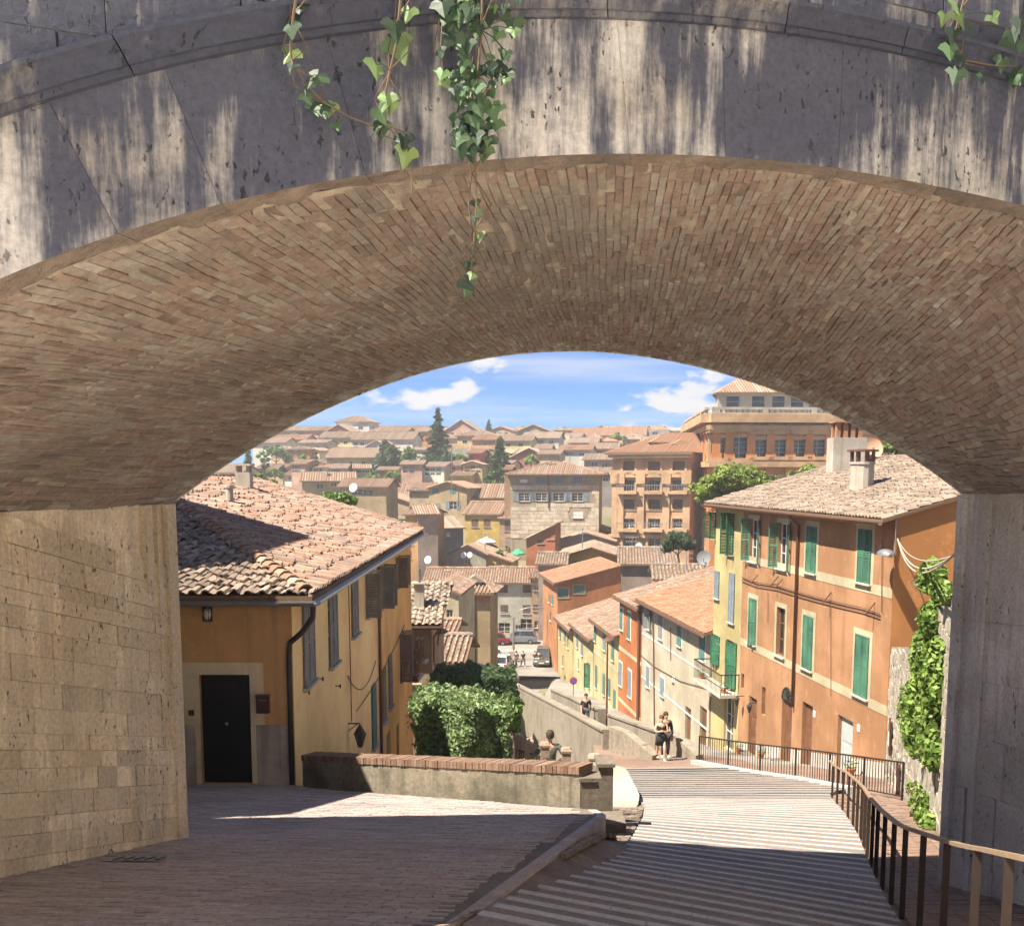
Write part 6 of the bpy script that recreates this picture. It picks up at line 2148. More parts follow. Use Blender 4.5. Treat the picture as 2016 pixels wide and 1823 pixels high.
mb = MB(); zt_ = at(930, 1178, 92).z; Wt.box(mb, .05, Wt.L - .05, zt_ - .3, zt_ + .35, .002, .04); obj('red_band', mb, pcol((0.6, 0.25, 0.12)), tw)
dm = at(934, 1158, 93.5)
mb = MB(); mb.box((dm.x - .7, 93.2, dm.z - .6), (dm.x + .7, 95, dm.z + .6)); mb.poly([(dm.x - .95, 93, dm.z + .6), (dm.x + .95, 93, dm.z + .6), (dm.x, 93, dm.z + 1.2), (dm.x - .95, 95.5, dm.z + .6), (dm.x + .95, 95.5, dm.z + .6), (dm.x, 95.5, dm.z + 1.2)], [(0, 1, 2), (3, 5, 4), (0, 2, 5, 3), (1, 4, 5, 2)])
dmo = obj('dormer', mb, pcol((0.5, 0.4, 0.28)), tw)
mb = MB(); mb.box((dm.x - .4, 93.15, dm.z - .3), (dm.x + .4, 93.195, dm.z + .4)); obj('dormer_window', mb, m_glass, dmo)
TH_ = town_house
# --- round the square
TH_('white three-bay house with an arched door behind the parked cars', 965, 1047, 1146, 1252, 127, 'side', 1117, (0.74, 0.72, 0.6), 't', 9, .05,
    wins=[(992, 1151, 1167, 1.0, 'brown'), (1037, 1151, 1167, 1.0, 'brown'), (993, 1191, 1208, 1.0, 'brown'), (1037, 1191, 1208, 1.0, 'brown'), (1037, 1218, 1246, 1.6, None), (1020, 1230, 1240, .7, None), (993, 1226, 1251, 1.5, None)], chim=[(1040, 1128, .6, 'plain')], over=.5, course=.5)
TH_('long tiled range left of the white house on the square', 838, 964.5, 1148, 1250, 128, 'side', 1118, 'cream', 't', 9, .05, chim=[(905, 1125, .7, 'plain'), (880, 1122, .5, 'plain')], over=.5, course=.5)
TH_('narrow peach house at the corner right of the white house on the square', 1047.5, 1074, 1136, 1248, 126.5, 'side', 1126, 'peach', 't', 8, .05, wins=[(1056, 1152, 1162, .8), (1056, 1190, 1202, .8, 'brown'), (1066, 1158, 1180, .9, 'brown'), (1058, 1222, 1236, .8)], over=.4)
TH_('wide orange gabled house above the right-hand row of the street', 1090, 1211, 1148, 1180, 116, 'front', 1127, (0.62, 0.24, 0.1), 't', 14, .1, wins=[(1110, 1156, 1174, 1.3, 'teal')], chim=[], over=.9, course=.5)
TH_('bright yellow gabled house with two grey-green windows in the centre', 1112, 1217, 1095, 1150, 128, 'front', 1076, (0.82, 0.54, 0.1), 't', 12, .1, wins=[(1137, 1104, 1122, 1.1, 'teal'), (1197, 1102, 1121, 1.3, 'teal')], over=.9, course=.5)
TH_('low house with an old brown tiled roof left of the bright yellow gable', 1060, 1111, 1110, 1140, 122, 'side', 1088, 'mauve', 'g', 7, .1, over=.4, course=.5)
TH_('tall orange-red house with pale corner strip in the middle of the town', 1036, 1093, 1062, 1140, 150, 'monor', 1030, (0.66, 0.23, 0.1), 't', 8, .15, wins=[(1064, 1058, 1070, 1.0, 'brown'), (1084, 1050, 1062, 1.0, 'taupe')], over=.4)
TH_('low dark red house with a tiled roof right of the yellow gable', 1218, 1270, 1108, 1140, 126, 'monol', 1092, (0.45, 0.17, 0.11), 'g', 9, .1, wins=[(1224, 1108, 1118, .9)], over=.4)
TH_('mauve gabled house below the stone building', 1097, 1206, 1064, 1110, 158, 'front', 1047, 'mauve', 't', 10, .15, over=.6)
TH_('low red gable just under the stone building', 1092, 1198, 1046, 1080, 168, 'front', 1027, (0.62, 0.22, 0.14), 't', 9, .15, over=.5)
TH_('broad brown tiled roof right of the centre in front of the tan palace', 1222, 1330, 1110, 1150, 112, 'side', 1078, 'mauve', 'g', 12, .1, over=.4, course=.5)
TH_('small shed roof near the large grey satellite dish', 1290, 1398, 1140, 1180, 90, 'side', 1112, 'tan', 'g', 9, .1, over=.3, course=.5)
TH_('small cottage with a pale gable and two satellite dishes above the long range', 886, 957, 1090, 1130, 140, 'front', 1071, (0.6, 0.55, 0.44), 't', 8, .25, wins=[(920, 1100, 1112, .8)], over=.4)
TH_('small yellow house with one little window above the long range', 958, 1006, 1106, 1130, 139, 'monol', 1088, (0.82, 0.6, 0.16), 't', 7, .15, wins=[(982, 1108, 1115, .8, 'brown')], over=.3)
# --- middle slope
TH_('yellow house under a ribbed tile roof, centre left', 915, 984, 1012, 1070, 170, 'side', 988, (0.8, 0.56, 0.16), 't', 9, .25, wins=[(935, 1022, 1038, 1.2, 'brown'), (959, 1022, 1038, 1.2, 'brown')], over=.4)
TH_('pinkish house with two tall shuttered windows right of the yellow one', 984.5, 1046, 1020, 1085, 168, 'side', 991, (0.68, 0.47, 0.34), 't', 10, .25, wins=[(1001, 1025, 1046, 1.3, 'brown'), (1028, 1024, 1046, 1.3, 'brown'), (1006, 1058, 1080, 1.8, 'taupe')], over=.4)
TH_('mauve house with a long sloping roof edge below the stone building', 1041, 1133, 1010, 1060, 180, 'monol', 982, (0.56, 0.43, 0.36), 't', 8, .25, wins=[(1060, 994, 1006, 1.0, 'brown')], over=.4)
TH_('tan house with green shutters and a shallow gable, centre left', 844, 919, 961, 1030, 190, 'front', 948, (0.66, 0.5, 0.29), 't', 10, .25, wins=[(857, 960, 972, 1.4, 'teal'), (892, 960, 973, 1.3, 'teal'), (853, 992, 1004, 1.4, 'bluegrey', 'open'), (892, 987, 1003, 1.4, 'bluegrey', 'open')], over=.5)
TH_('small cream house with one blue window left of the tan gable', 806, 845, 965, 1000, 196, 'side', 950, (0.7, 0.58, 0.4), 't', 8, .2, wins=[(818, 960, 972, 1.2, 'bluegrey')], over=.5)
TH_('low house with a wide brown roof left of the stone building', 926, 1008, 980, 1010, 192, 'side', 952, 'cream', 't', 14, .1, over=.5)
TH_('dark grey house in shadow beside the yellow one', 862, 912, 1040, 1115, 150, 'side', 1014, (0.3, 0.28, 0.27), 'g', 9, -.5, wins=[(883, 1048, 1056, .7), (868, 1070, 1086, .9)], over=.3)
TH_('tall mauve house with a blank side wall behind the ochre house', 822, 862, 1012, 1112, 135, 'side', 994, (0.56, 0.44, 0.36), 't', 9, -.2, wins=[], over=.4)
TH_('orange house with brown windows just right of the ochre roof', 798, 822, 1012, 1112, 136, 'side', 996, (0.66, 0.37, 0.16), 't', 9, .35, wins=[(805, 1060, 1072, 1.2, 'brown'), (803, 1085, 1100, 1.2, 'brown')], over=.4)
TH_('pale house with stepped roofs under the tan gable', 757, 843, 1000, 1030, 200, 'monol', 972, (0.68, 0.5, 0.34), 't', 9, .2, wins=[(764, 990, 996, .8)], over=.4)
TH_('tan house with a wide roof behind the bright bush', 594, 697, 947, 965, 205, 'side', 929, (0.64, 0.5, 0.26), 't', 10, -.15, wins=[(630, 952, 962, 1.5), (657, 950, 958, 1.2)], over=.5, chim=[(640, 925, .9, 'cap')])
TH_('cluster house with an open terrace right of the bright bush', 668, 760, 958, 1000, 185, 'side', 942, (0.62, 0.47, 0.28), 't', 10, .1, wins=[(704, 962, 975, 2.2), (724, 964, 976, 2.0)], over=.5)
TH_('tan house with a deep roof above the open terrace', 757, 806, 985, 1010, 210, 'side', 952, (0.66, 0.48, 0.3), 't', 8, .2, wins=[(766, 988, 996, 1)], over=.4)

# --- stone building in the centre
sb, Wsb = TH_('large stone building with white windows and a hipped roof in the centre of the town', 1005, 1180, 933, 1060, 165, 'hip', 909, (0.6, 0.48, 0.33), 't', 15, .12,
    wins=[(1031, 944, 950, 1.2, 'white'), (1064, 940, 953, 1.5, 'bluegrey'), (1101, 938, 952, 1.5, 'bluegrey'), (1137, 938, 952, 1.5, 'bluegrey'),
          (1032, 970, 987, 1.8, 'bluegrey', 'open'), (1066, 970, 986, 1.8, 'bluegrey', 'open'), (1100, 970, 987, 1.8, 'bluegrey', 'open'), (1137, 970, 987, 1.8, 'bluegrey', 'open'), (1138, 1006, 1020, 1.6, 'white')],
    over=.9, name='stone_building', chim=[(1085, 915, 1.4, 'cap')], cat='building')
m_ashl = masonry('pale_ashlar', [(0.44, 0.36, 0.26), (0.52, 0.44, 0.33), (0.58, 0.5, 0.38)], dirt=(0.3, 0.24, 0.17), dirt_amt=.5, big=.25, fine=1.2, bump=.2)
mb = MB(); rgq = random.Random(5)
z_ = Wsb.hit(1090, 962)[1]; z0_ = Wsb.hit(1090, 1060)[1]
wr = [Wsb.rect(u, a, b, w=w) for u, a, b, w in ((1032, 970, 987, 3.7), (1066, 970, 986, 3.7), (1100, 970, 987, 3.7), (1137, 970, 987, 3.7), (1138, 1006, 1020, 1.7))]
z = z0_
while z < z_:
    h = rgq.uniform(.5, .8); s = 0
    while s < Wsb.L:
        w = rgq.uniform(.8, 1.8); a, b = s + .02, min(Wsb.L, s + w) - .02; s += w
        if b - a < .1 or any(a < r[1] + .05 and b > r[0] - .05 and z < r[3] + .1 and z + h > r[2] - .3 for r in wr):
            continue
        Wsb.box(mb, a, b, z + .02, z + h - .02, .002, rgq.uniform(.03, .07), rgq.random())
    z += h
obj('stone_facing', mb, m_ashl, sb)['kind'] = 'stuff'
mb = MB(); mb.tube([Wsb.p(*Wsb.hit(1080, 934), .15), Wsb.p(*Wsb.hit(1080, 1000), .15)], .1, 5); obj('downpipe', mb, m_copper, sb)
TH_('brick-sided annex at the left end of the stone building', 993, 1005, 924, 960, 168, 'side', 918, (0.6, 0.38, 0.24), 't', 9, .1, over=.3)

# --- tan palace with balconies
pz = thing('tan_palace', (20, 155, -8), 'tall tan palace with pilasters, balconies and an orange hipped roof', 'palace')
A_ = at(1206, 892, 160); r1 = ray(1360, 892); t_ = (160 + .45 * A_.x) / (r1.y + .45 * r1.x); B_ = EYE + r1 * t_
Wz = Wall((A_.x, A_.y), (B_.x, B_.y))
zE = A_.z
cols_ = (1238, 1288, 1336)
pw = []
for u in cols_:
    for (a, b) in ((908, 927), (945, 966), (983, 1001), (1021, 1040), (1060, 1075)):
        pw.append((u, a, b))
rects = [Wz.rect(u, a, b, w=1.9) for u, a, b in pw]
m_pal = pcol((0.8, 0.48, 0.27)); m_pal2 = pcol((0.84, 0.54, 0.32))
mb = MB(); holes(Wz, mb, 0, Wz.L, -20, zE, rects, .35)
q0, q1 = Wz.p(0, 0) - Wz.n * 16, Wz.p(Wz.L, 0) - Wz.n * 16
mb.face([(q0.x, q0.y, -20), (Wz.A.x, Wz.A.y, -20), (Wz.A.x, Wz.A.y, zE), (q0.x, q0.y, zE)]); mb.face([(Wz.B.x, Wz.B.y, -20), (q1.x, q1.y, -20), (q1.x, q1.y, zE), (Wz.B.x, Wz.B.y, zE)])
obj('wall', mb, m_pal, pz)
for (u, a, b), r in zip(pw, rects):
    w_ = window(Wz, r, pz, m_frame_b if a in (908, 945, 983) else m_frame_w, .34)
    surround(Wz, r, w_, m_pal2, .35, o=.12)
    if a in (908, 983):
        mb = MB(); Wz.box(mb, r[0] + .1, r[1] - .1, lerp(r[2], r[3], .25), r[3] - .05, -.28, -.22); obj('blind', mb, SHUT['brown'], w_)
    if a in (945, 1021) and u != 9999:
        mb = MB(); Wz.box(mb, r[0] - .7, r[1] + .7, r[2] - .5, r[2] - .1, .003, 1.3); bl_ = obj('balcony', mb, m_pal2, pz)
        mb = MB(); Wz.box(mb, r[0] - .7, r[1] + .7, r[2] + .8, r[2] + .9, 1.15, 1.25)
        for k in range(9):
            s = lerp(r[0] - .65, r[1] + .6, k / 8); Wz.box(mb, s, s + .06, r[2] - .1, r[2] + .8, 1.17, 1.23)
        obj('balcony_rail', mb, m_zinc, bl_)
    if a == 945:
        mb = MB(); c_ = (r[0] + r[1]) / 2
        mb.poly([Wz.p(r[0] - .6, r[3] + .4, .5), Wz.p(r[1] + .6, r[3] + .4, .5), Wz.p(c_, r[3] + 1.3, .5), Wz.p(r[0] - .6, r[3] + .4, .003), Wz.p(r[1] + .6, r[3] + .4, .003), Wz.p(c_, r[3] + 1.3, .003)], [(0, 1, 2), (0, 2, 5, 3), (1, 4, 5, 2), (0, 3, 4, 1)])
        obj('pediment', mb, m_pal2, w_)
for u in (1212, 1222, 1262, 1312, 1352):
    s, _ = Wz.hit(u, 1000)
    zt_ = Wz.hit(u, 932)[1]; zb_ = Wz.hit(u, 1055)[1]
    mb = MB(); Wz.box(mb, s - .55, s + .55, zb_, zt_, .003, .35); Wz.box(mb, s - .75, s + .75, zt_ - 1.6, zt_ - .003, .353, .6); obj('pilaster', mb, m_pal2, pz)
for v, h, o in ((896, .8, .9), (930, .6, .5), (1056, .5, .4)):
    z_ = Wz.hit(1280, v)[1]
    mb = MB(); Wz.box(mb, -.4, Wz.L + .3, z_ - h / 2, z_ + h / 2, .003, o); obj('cornice', mb, m_pal2, pz)
f0 = Wz.p(-1, zE, 1.1); f1 = Wz.p(Wz.L + .6, zE, 1.1); g0 = Wz.p(6, zE + 3.3, -9); g1 = Wz.p(Wz.L - 2, zE + 3.3, -9); h0 = Wz.p(-1, zE, -18); h1 = Wz.p(Wz.L + .6, zE, -18)
roof_plane([f0, f1, g1, g0], pz, m_tile_red, pitch=.4, course=None, seg=2, thick=.3); roof_plane([h0, f0, g0], pz, m_tile_red, pitch=.4, course=None, seg=2); roof_plane([f1, h1, g1], pz, m_tile_red, pitch=.4, course=None, seg=2); roof_plane([h1, h0, g0, g1], pz, m_tile_red, pitch=.4, course=None, seg=2, name='rear_roof')
for u, v in ((1290, 880), (1340, 884)):
    p = at(u, v, 160)
    s = (p - Wz.A).dot(Wz.d); p = Wz.p(s, at(u, v, Wz.p(s, 0).y + 4).z, -4)
    mb = MB(); mb.box((p.x - 1.1, p.y - 1, p.z - 1), (p.x + 1.1, p.y + 2, p.z + .7)); mb.poly([(p.x - 1.5, p.y - 1.2, p.z + .7), (p.x + 1.5, p.y - 1.2, p.z + .7), (p.x, p.y - 1.2, p.z + 1.5), (p.x - 1.5, p.y + 2, p.z + .7), (p.x + 1.5, p.y + 2, p.z + .7), (p.x, p.y + 2, p.z + 1.5)], [(0, 1, 2), (0, 2, 5, 3), (1, 4, 5, 2)])
    d_ = obj('dormer', mb, m_pal2, pz)
    mb = MB(); mb.box((p.x - .6, p.y - 1.05, p.z - .3), (p.x + .6, p.y - 1.003, p.z + .5)); obj('dormer_window', mb, m_glass, d_)

# --- the big orange palace, top right
gp = thing('brick_palace', (34, 150, -8), 'great orange brick palace with a balustrade and tall windows at the upper right', 'palace')
m_gb = pcol((1.15, 0.45, 0.15)); m_gs = pcol((0.95, 0.6, 0.33)); m_gc = pcol((0.8, 0.72, 0.6))
P1 = at(1401, 830, 150); zt = P1.z
P0 = at(1357, 837, 150)
P0 = at(1357, 900, 186)
P2 = at(1760, 830, 152)
Wl = Wall((P0.x, P0.y), (P1.x, P1.y)); Wm = Wall((P1.x, P1.y), (P2.x, P2.y))
gw = [(1414, 862, 902, 2.2), (1456, 860, 902, 2.6), (1497, 865, 899, 2.4), (1535, 865, 899, 2.4), (1573, 865, 899, 2.4), (1610, 865, 899, 2.4), (1652, 865, 899, 2.4), (1692, 865, 899, 2.4)]
go = [(u, 831, 839, 2.2) for u in (1497, 1535, 1573, 1610, 1652)]
glo = [(u, 940, 975, 2.4) for u in (1414, 1456, 1497, 1535, 1573, 1610)]
rects = [Wm.rect(*g[:3], w=g[3]) for g in gw]; ro_ = [Wm.rect(*g[:3], w=g[3]) for g in go]; rl_ = [Wm.rect(*g[:3], w=g[3]) for g in glo]
mb = MB(); holes(Wm, mb, 0, Wm.L, -22, zt, rects + ro_ + rl_, .4)
lcols = [Wl.L * (k + .5) / 7 for k in range(7)]
lrects = []
zz0, zz1 = rects[0][2], rects[0][3]
for s in lcols:
    lrects.append((s - 1.1, s + 1.1, zz0, zz1)); lrects.append((s - 1.1, s + 1.1, rl_[0][2], rl_[0][3])); lrects.append((s - 1, s + 1, rl_[0][2] - 8, rl_[0][2] - 4.2))
holes(Wl, mb, 0, Wl.L, -22, zt, lrects, .4)
obj('wall', mb, m_gb, gp)
for r in rects + rl_:
    w_ = window(Wm, r, gp, m_frame_w, .38, mull=(1, 3)); surround(Wm, r, w_, m_gs, .45, o=.25); sill(Wm, r, w_, m_gs, .6, .7, .5)
    if r in rects:
        c_ = (r[0] + r[1]) / 2; mb = MB()
        mb.poly([Wm.p(r[0] - .9, r[3] + .7, .7), Wm.p(r[1] + .9, r[3] + .7, .7), Wm.p(c_, r[3] + 1.8, .7), Wm.p(r[0] - .9, r[3] + .7, .003), Wm.p(r[1] + .9, r[3] + .7, .003), Wm.p(c_, r[3] + 1.8, .003)], [(0, 1, 2), (0, 2, 5, 3), (1, 4, 5, 2), (0, 3, 4, 1)]); obj('pediment', mb, m_gs, w_)
for r in ro_:
    window(Wm, r, gp, m_frame_b, .38, mull=(0, 0))
for r in lrects:
    w_ = window(Wl, r, gp, m_frame_w, .38, mull=(1, 2)); surround(Wl, r, w_, m_gs, .4, o=.25)
for W_, nn_ in ((Wm, [Wm.hit(u, 880)[0] for u in (1404, 1435, 1478, 1516, 1554, 1592, 1631, 1672)]), (Wl, [Wl.L * k / 7 for k in range(8)])):
    zb_ = Wm.hit(1430, 914)[1]; z2 = Wm.hit(1430, 842)[1]; z3 = rl_[0][2] - 2
    for s in nn_:
        s = min(max(s, .7), W_.L - .7)
        mb = MB(); W_.box(mb, s - .6, s + .6, zb_ + .5, z2, .003, .35); W_.box(mb, s - .8, s + .8, z2 - .9, z2 - .003, .353, .6); W_.box(mb, s - .8, s + .8, zb_ + .5, zb_ + 1.6, .353, .55); obj('pilaster', mb, m_gb, gp)
        mb = MB(); W_.box(mb, s - .6, s + .6, z3, zb_ - .6, .003, .35); obj('pilaster', mb, m_gb, gp)
    for v, h, o, mt in ((914, .8, .9, m_gs), (842, .7, .8, m_gs), (824, 1.2, 1.6, m_gs)):
        z_ = Wm.hit(1430, v)[1]
        mb = MB(); W_.box(mb, -.5, W_.L + .5, z_ - h / 2, z_ + h / 2, .004 if W_ is Wm else .003, o); obj('cornice', mb, mt, gp)
    # balustrade
    zb2 = Wm.hit(1430, 820)[1]; zt2 = Wm.hit(1430, 802)[1]
    mb = MB(); W_.box(mb, -.3, W_.L + .3, zt2 - .35, zt2, .3, 1.0); W_.box(mb, -.3, W_.L + .3, zb2, zb2 + .5, .3, 1.0); bo = obj('balustrade', mb, m_gc, gp)
    mb = MB()
    n_ = int(W_.L / .8)
    for k in range(n_):
        s = W_.L * (k + .5) / n_
        if k % 9 == 0:
            W_.box(mb, s - .4, s + .4, zb2 + .5, zt2 - .35, .3, 1.0)
        else:
            W_.box(mb, s - .14, s + .14, zb2 + .5, zt2 - .35, .5, .8)
    obj('balusters', mb, m_gc, bo)['kind'] = 'stuff'
# terrace floor and the pavilion on it
zf = Wm.hit(1430, 822)[1]
mb = MB(); mb.face([(P1.x, P1.y, zf), (P2.x, P2.y, zf), (P2.x + 6, P2.y + 40, zf), (P0.x, P0.y, zf)]); obj('terrace', mb, m_gc, gp)
a_ = at(1413, 800, 158); b_ = at(1640, 800, 158)
Wv = Wall((a_.x, a_.y), (b_.x, b_.y))
zv = Wv.hit(1480, 774)[1]
pr_ = [Wv.rect(u, 779, 802, w=2.0) for u in (1443, 1493, 1533, 1570, 1606)]
mb = MB(); holes(Wv, mb, 0, Wv.L, zf, zv, pr_, .3)
vb0 = Wv.p(0, 0) - Wv.n * 14; vb1 = Wv.p(Wv.L, 0) - Wv.n * 14
cut = at(1409, 800, 161); bkp = at(1424, 800, 176)
mb.face([(bkp.x, bkp.y, zf), (cut.x, cut.y, zf), (cut.x, cut.y, zv), (bkp.x, bkp.y, zv)]); mb.face([(cut.x, cut.y, zf), (Wv.A.x, Wv.A.y, zf), (Wv.A.x, Wv.A.y, zv), (cut.x, cut.y, zv)])
obj('pavilion', mb, m_gc, gp)
for r in pr_:
    window(Wv, r, gp, m_frame_w, .28, mull=(0, 1))
pk = at(1480, 756, 166)
f0 = Wv.p(-.4, zv, 1); f1 = Wv.p(Wv.L, zv, 1); k0 = Vector((cut.x - .7, cut.y - .3, zv)); top0 = Wv.p(Wv.hit(1478, 780)[0], zv + 3.0, -7); top1 = Wv.p(Wv.L - 2, zv + 3.0, -7)
roof_plane([f0, f1, top1, top0], gp, m_tile, pitch=.45, course=None, seg=2, thick=.3); roof_plane([k0, f0, top0], gp, m_tile, pitch=.45, course=None, seg=2); bk = Vector((bkp.x - .8, bkp.y, zv)); roof_plane([bk, k0, top0], gp, m_tile, pitch=.45, course=None, seg=2)

# --- the hill: houses along the skyline and below it, measured one by one
HILL = [
 ('white villa with a terrace crowning the hill at the upper left', 662, 727, 831, 856, 330, 'hip', 820, 'white', 't', [(690, 840, 846, 1.6), (710, 840, 846, 1.6)]),
 ('small pale villa wing with greenery left of the hilltop villa', 648, 676, 838, 858, 322, 'flat', None, 'white', 't', [(660, 843, 849, 2)]),
 ('dark pink house below the hilltop villa', 640, 694, 853, 880, 300, 'front', 836, (0.58, 0.24, 0.22), 't', [(664, 846, 850, 1.2)]),
 ('cream house with balconies below the dark pink one', 588, 640, 872, 912, 285, 'side', 866, 'cream', 't', [(600, 878, 886, 1.8), (622, 878, 886, 1.8), (600, 893, 901, 1.8), (622, 893, 901, 1.8)]),
 ('yellowish house right of the balconied cream one', 628, 694, 862, 900, 295, 'side', 850, 'lemon', 't', [(640, 868, 875, 1.2), (660, 868, 875, 1.2), (680, 868, 875, 1.2)]),
 ('pink house left of the dark pink house', 601, 648, 848, 878, 310, 'side', 840, 'pink', 't', [(612, 854, 860, 1.2), (630, 854, 860, 1.2)]),
 ('grey block at the very left of the skyline', 548, 602, 848, 872, 318, 'side', 840, 'grey', 't', [(570, 852, 858, 1.4), (590, 852, 858, 1.4)]),
 ('reddish house half hidden by the vault edge', 530, 600, 866, 890, 300, 'side', 856, 'peach', 'r', [(560, 870, 877, 1.4)]),
 ('white house left of the balconied one', 498, 560, 872, 900, 290, 'side', 862, 'white', 't', [(523, 878, 886, 1.6), (546, 876, 884, 1.6)]),
 ('long white house with a long brown roof under the villa', 693, 812, 866, 895, 290, 'side', 851, 'white', 't', [(700, 870, 877, 1.3), (713, 870, 877, 1.3), (735, 870, 878, 1.5), (760, 870, 877, 1.3)]),
 ('small white gabled house in front of the long white one', 722, 762, 880, 900, 270, 'front', 867, 'white', 't', [(740, 884, 891, 1.2)]),
 ('long ochre barn-like house left of the dark trees', 643, 740, 901, 932, 250, 'side', 882, (0.7, 0.52, 0.26), 't', [(660, 908, 914, .9), (690, 908, 914, .9), (715, 908, 914, .9)]),
 ('cottage with a brown roof among the left gardens', 503, 556, 924, 940, 240, 'side', 913, 'tan', 't', [(522, 928, 934, 1.2)]),
 ('low white house in the left gardens', 425, 475, 930, 945, 230, 'side', 916, 'white', 't', []),
 ('pale garage-like house below the cream terrace house', 580, 640, 912, 935, 262, 'side', 905, 'cream', 't', [(600, 917, 924, 2)]),
 ('tan house at the left of the tall cedar on the skyline', 727, 800, 850, 872, 325, 'side', 842, 'tan', 't', [(745, 855, 860, 1.3), (770, 855, 860, 1.3)]),
 ('low pale house right of the hilltop villa', 726, 770, 844, 860, 345, 'side', 838, 'beige', 't', []),
 ('brown-roofed house on the skyline between villa and cedar', 770, 836, 846, 868, 340, 'side', 838, 'mauve', 't', [(800, 850, 856, 1.4)]),
 ('orange house just left of the cedar top', 818, 852, 850, 880, 310, 'side', 842, 'orange', 't', [(830, 855, 862, 1.3)]),
 ('pinkish tall house right of the cedar on the skyline', 872, 945, 852, 880, 320, 'front', 827, 'pink', 't', [(890, 850, 856, 1.3), (915, 852, 858, 1.3)]),
 ('tan hip-roofed house below the skyline right of the cedar', 900, 972, 858, 890, 290, 'hip', 848, 'ochre', 't', [(915, 866, 874, 1.4), (950, 866, 874, 1.4)]),
 ('brick-red house right of the small conifer', 930, 975, 866, 885, 282, 'side', 858, (0.62, 0.34, 0.2), 'r', [(955, 870, 876, 1.2)]),
 ('wide gabled house in the middle of the skyline', 1018, 1082, 850, 872, 330, 'front', 836, 'beige', 't', [(1035, 852, 858, 1.3), (1060, 852, 858, 1.3)]),
 ('white house under the wide skyline gable', 1030, 1100, 863, 884, 300, 'side', 851, 'white', 't', [(1045, 867, 874, 1.4), (1065, 867, 874, 1.4), (1085, 867, 874, 1.4)]),
 ('lemon house left of the white skyline house', 975, 1045, 868, 886, 292, 'side', 858, 'lemon', 't', [(1000, 872, 879, 1.3), (1025, 872, 879, 1.3)]),
 ('cream tower-like house at the right of the skyline gable', 1092, 1122, 858, 880, 310, 'flat', None, 'cream', 't', [(1106, 863, 870, 1.4)]),
 ('long low brown roof on the right of the skyline', 1128, 1270, 858, 880, 330, 'side', 842, 'peach', 'r', []),
 ('grey flat-topped block on the skyline left of the brick palace', 1268, 1318, 846, 868, 340, 'flat', None, 'grey', 't', [(1290, 850, 856, 2)]),
 ('grey house with a chimney under the long skyline roof', 1120, 1175, 872, 890, 280, 'side', 862, 'mauve', 't', [(1140, 876, 882, 1.2)]),
 ('small roof cluster house left of the tan palace', 1160, 1215, 884, 905, 260, 'side', 872, 'tan', 't', [(1180, 888, 895, 1.2)]),
 ('pale grey building behind the red houses right of the cedar', 890, 962, 884, 930, 262, 'flat', None, 'grey', 't', []),
 ('bright red narrow house in the upper middle', 922, 945, 892, 945, 235, 'side', 885, (0.62, 0.14, 0.08), 'r', [(929, 898, 906, 1.1, 'brown'), (929, 915, 932, 1.2, 'brown')]),
 ('dark red house joining the bright red one', 940, 985, 906, 945, 240, 'side', 890, (0.42, 0.2, 0.13), 't', []),
 ('dull crimson gabled house behind the stone building', 1008, 1076, 900, 930, 240, 'front', 882, (0.42, 0.18, 0.16), 't', []),
 ('white house with a red roof behind the stone building', 1102, 1162, 886, 915, 245, 'side', 876, 'white', 'r', [(1120, 890, 897, 1.3), (1145, 892, 898, 1.3)]),
 ('grey roofed house with terraces right of the stone building roof', 1150, 1210, 905, 935, 220, 'side', 893, 'mauve', 'g', [(1170, 910, 918, 1.3), (1190, 912, 920, 1.3)]),
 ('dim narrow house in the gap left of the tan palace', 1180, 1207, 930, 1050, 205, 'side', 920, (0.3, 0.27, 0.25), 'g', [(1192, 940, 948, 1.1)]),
 ('little yellow house among the red ones', 888, 925, 936, 950, 225, 'side', 928, 'yellow', 't', []),
 ('low tan roof left of the round pine', 1060, 1100, 894, 910, 232, 'side', 886, 'tan', 't', []),
 ('orange-roofed house at the foot of the brick palace skyline', 1310, 1358, 866, 880, 290, 'side', 854, 'peach', 'r', []),
 ('pale cottage in the gardens below the balconied house', 560, 596, 935, 950, 232, 'side', 926, 'white', 't', [(572, 938, 944, 1.2)]),
]
PF[0] = .7
for hi_, h in enumerate(HILL):
    TH_(h[0], h[1], h[2], h[3], h[4], h[5], h[6], h[7], h[8], 'tpbpg'[hi_ % 5] if h[9] == 't' else h[9], 9, .22 if h[5] != 'flat' else .3, wins=h[10], group='houses on the far hill', over=.5)

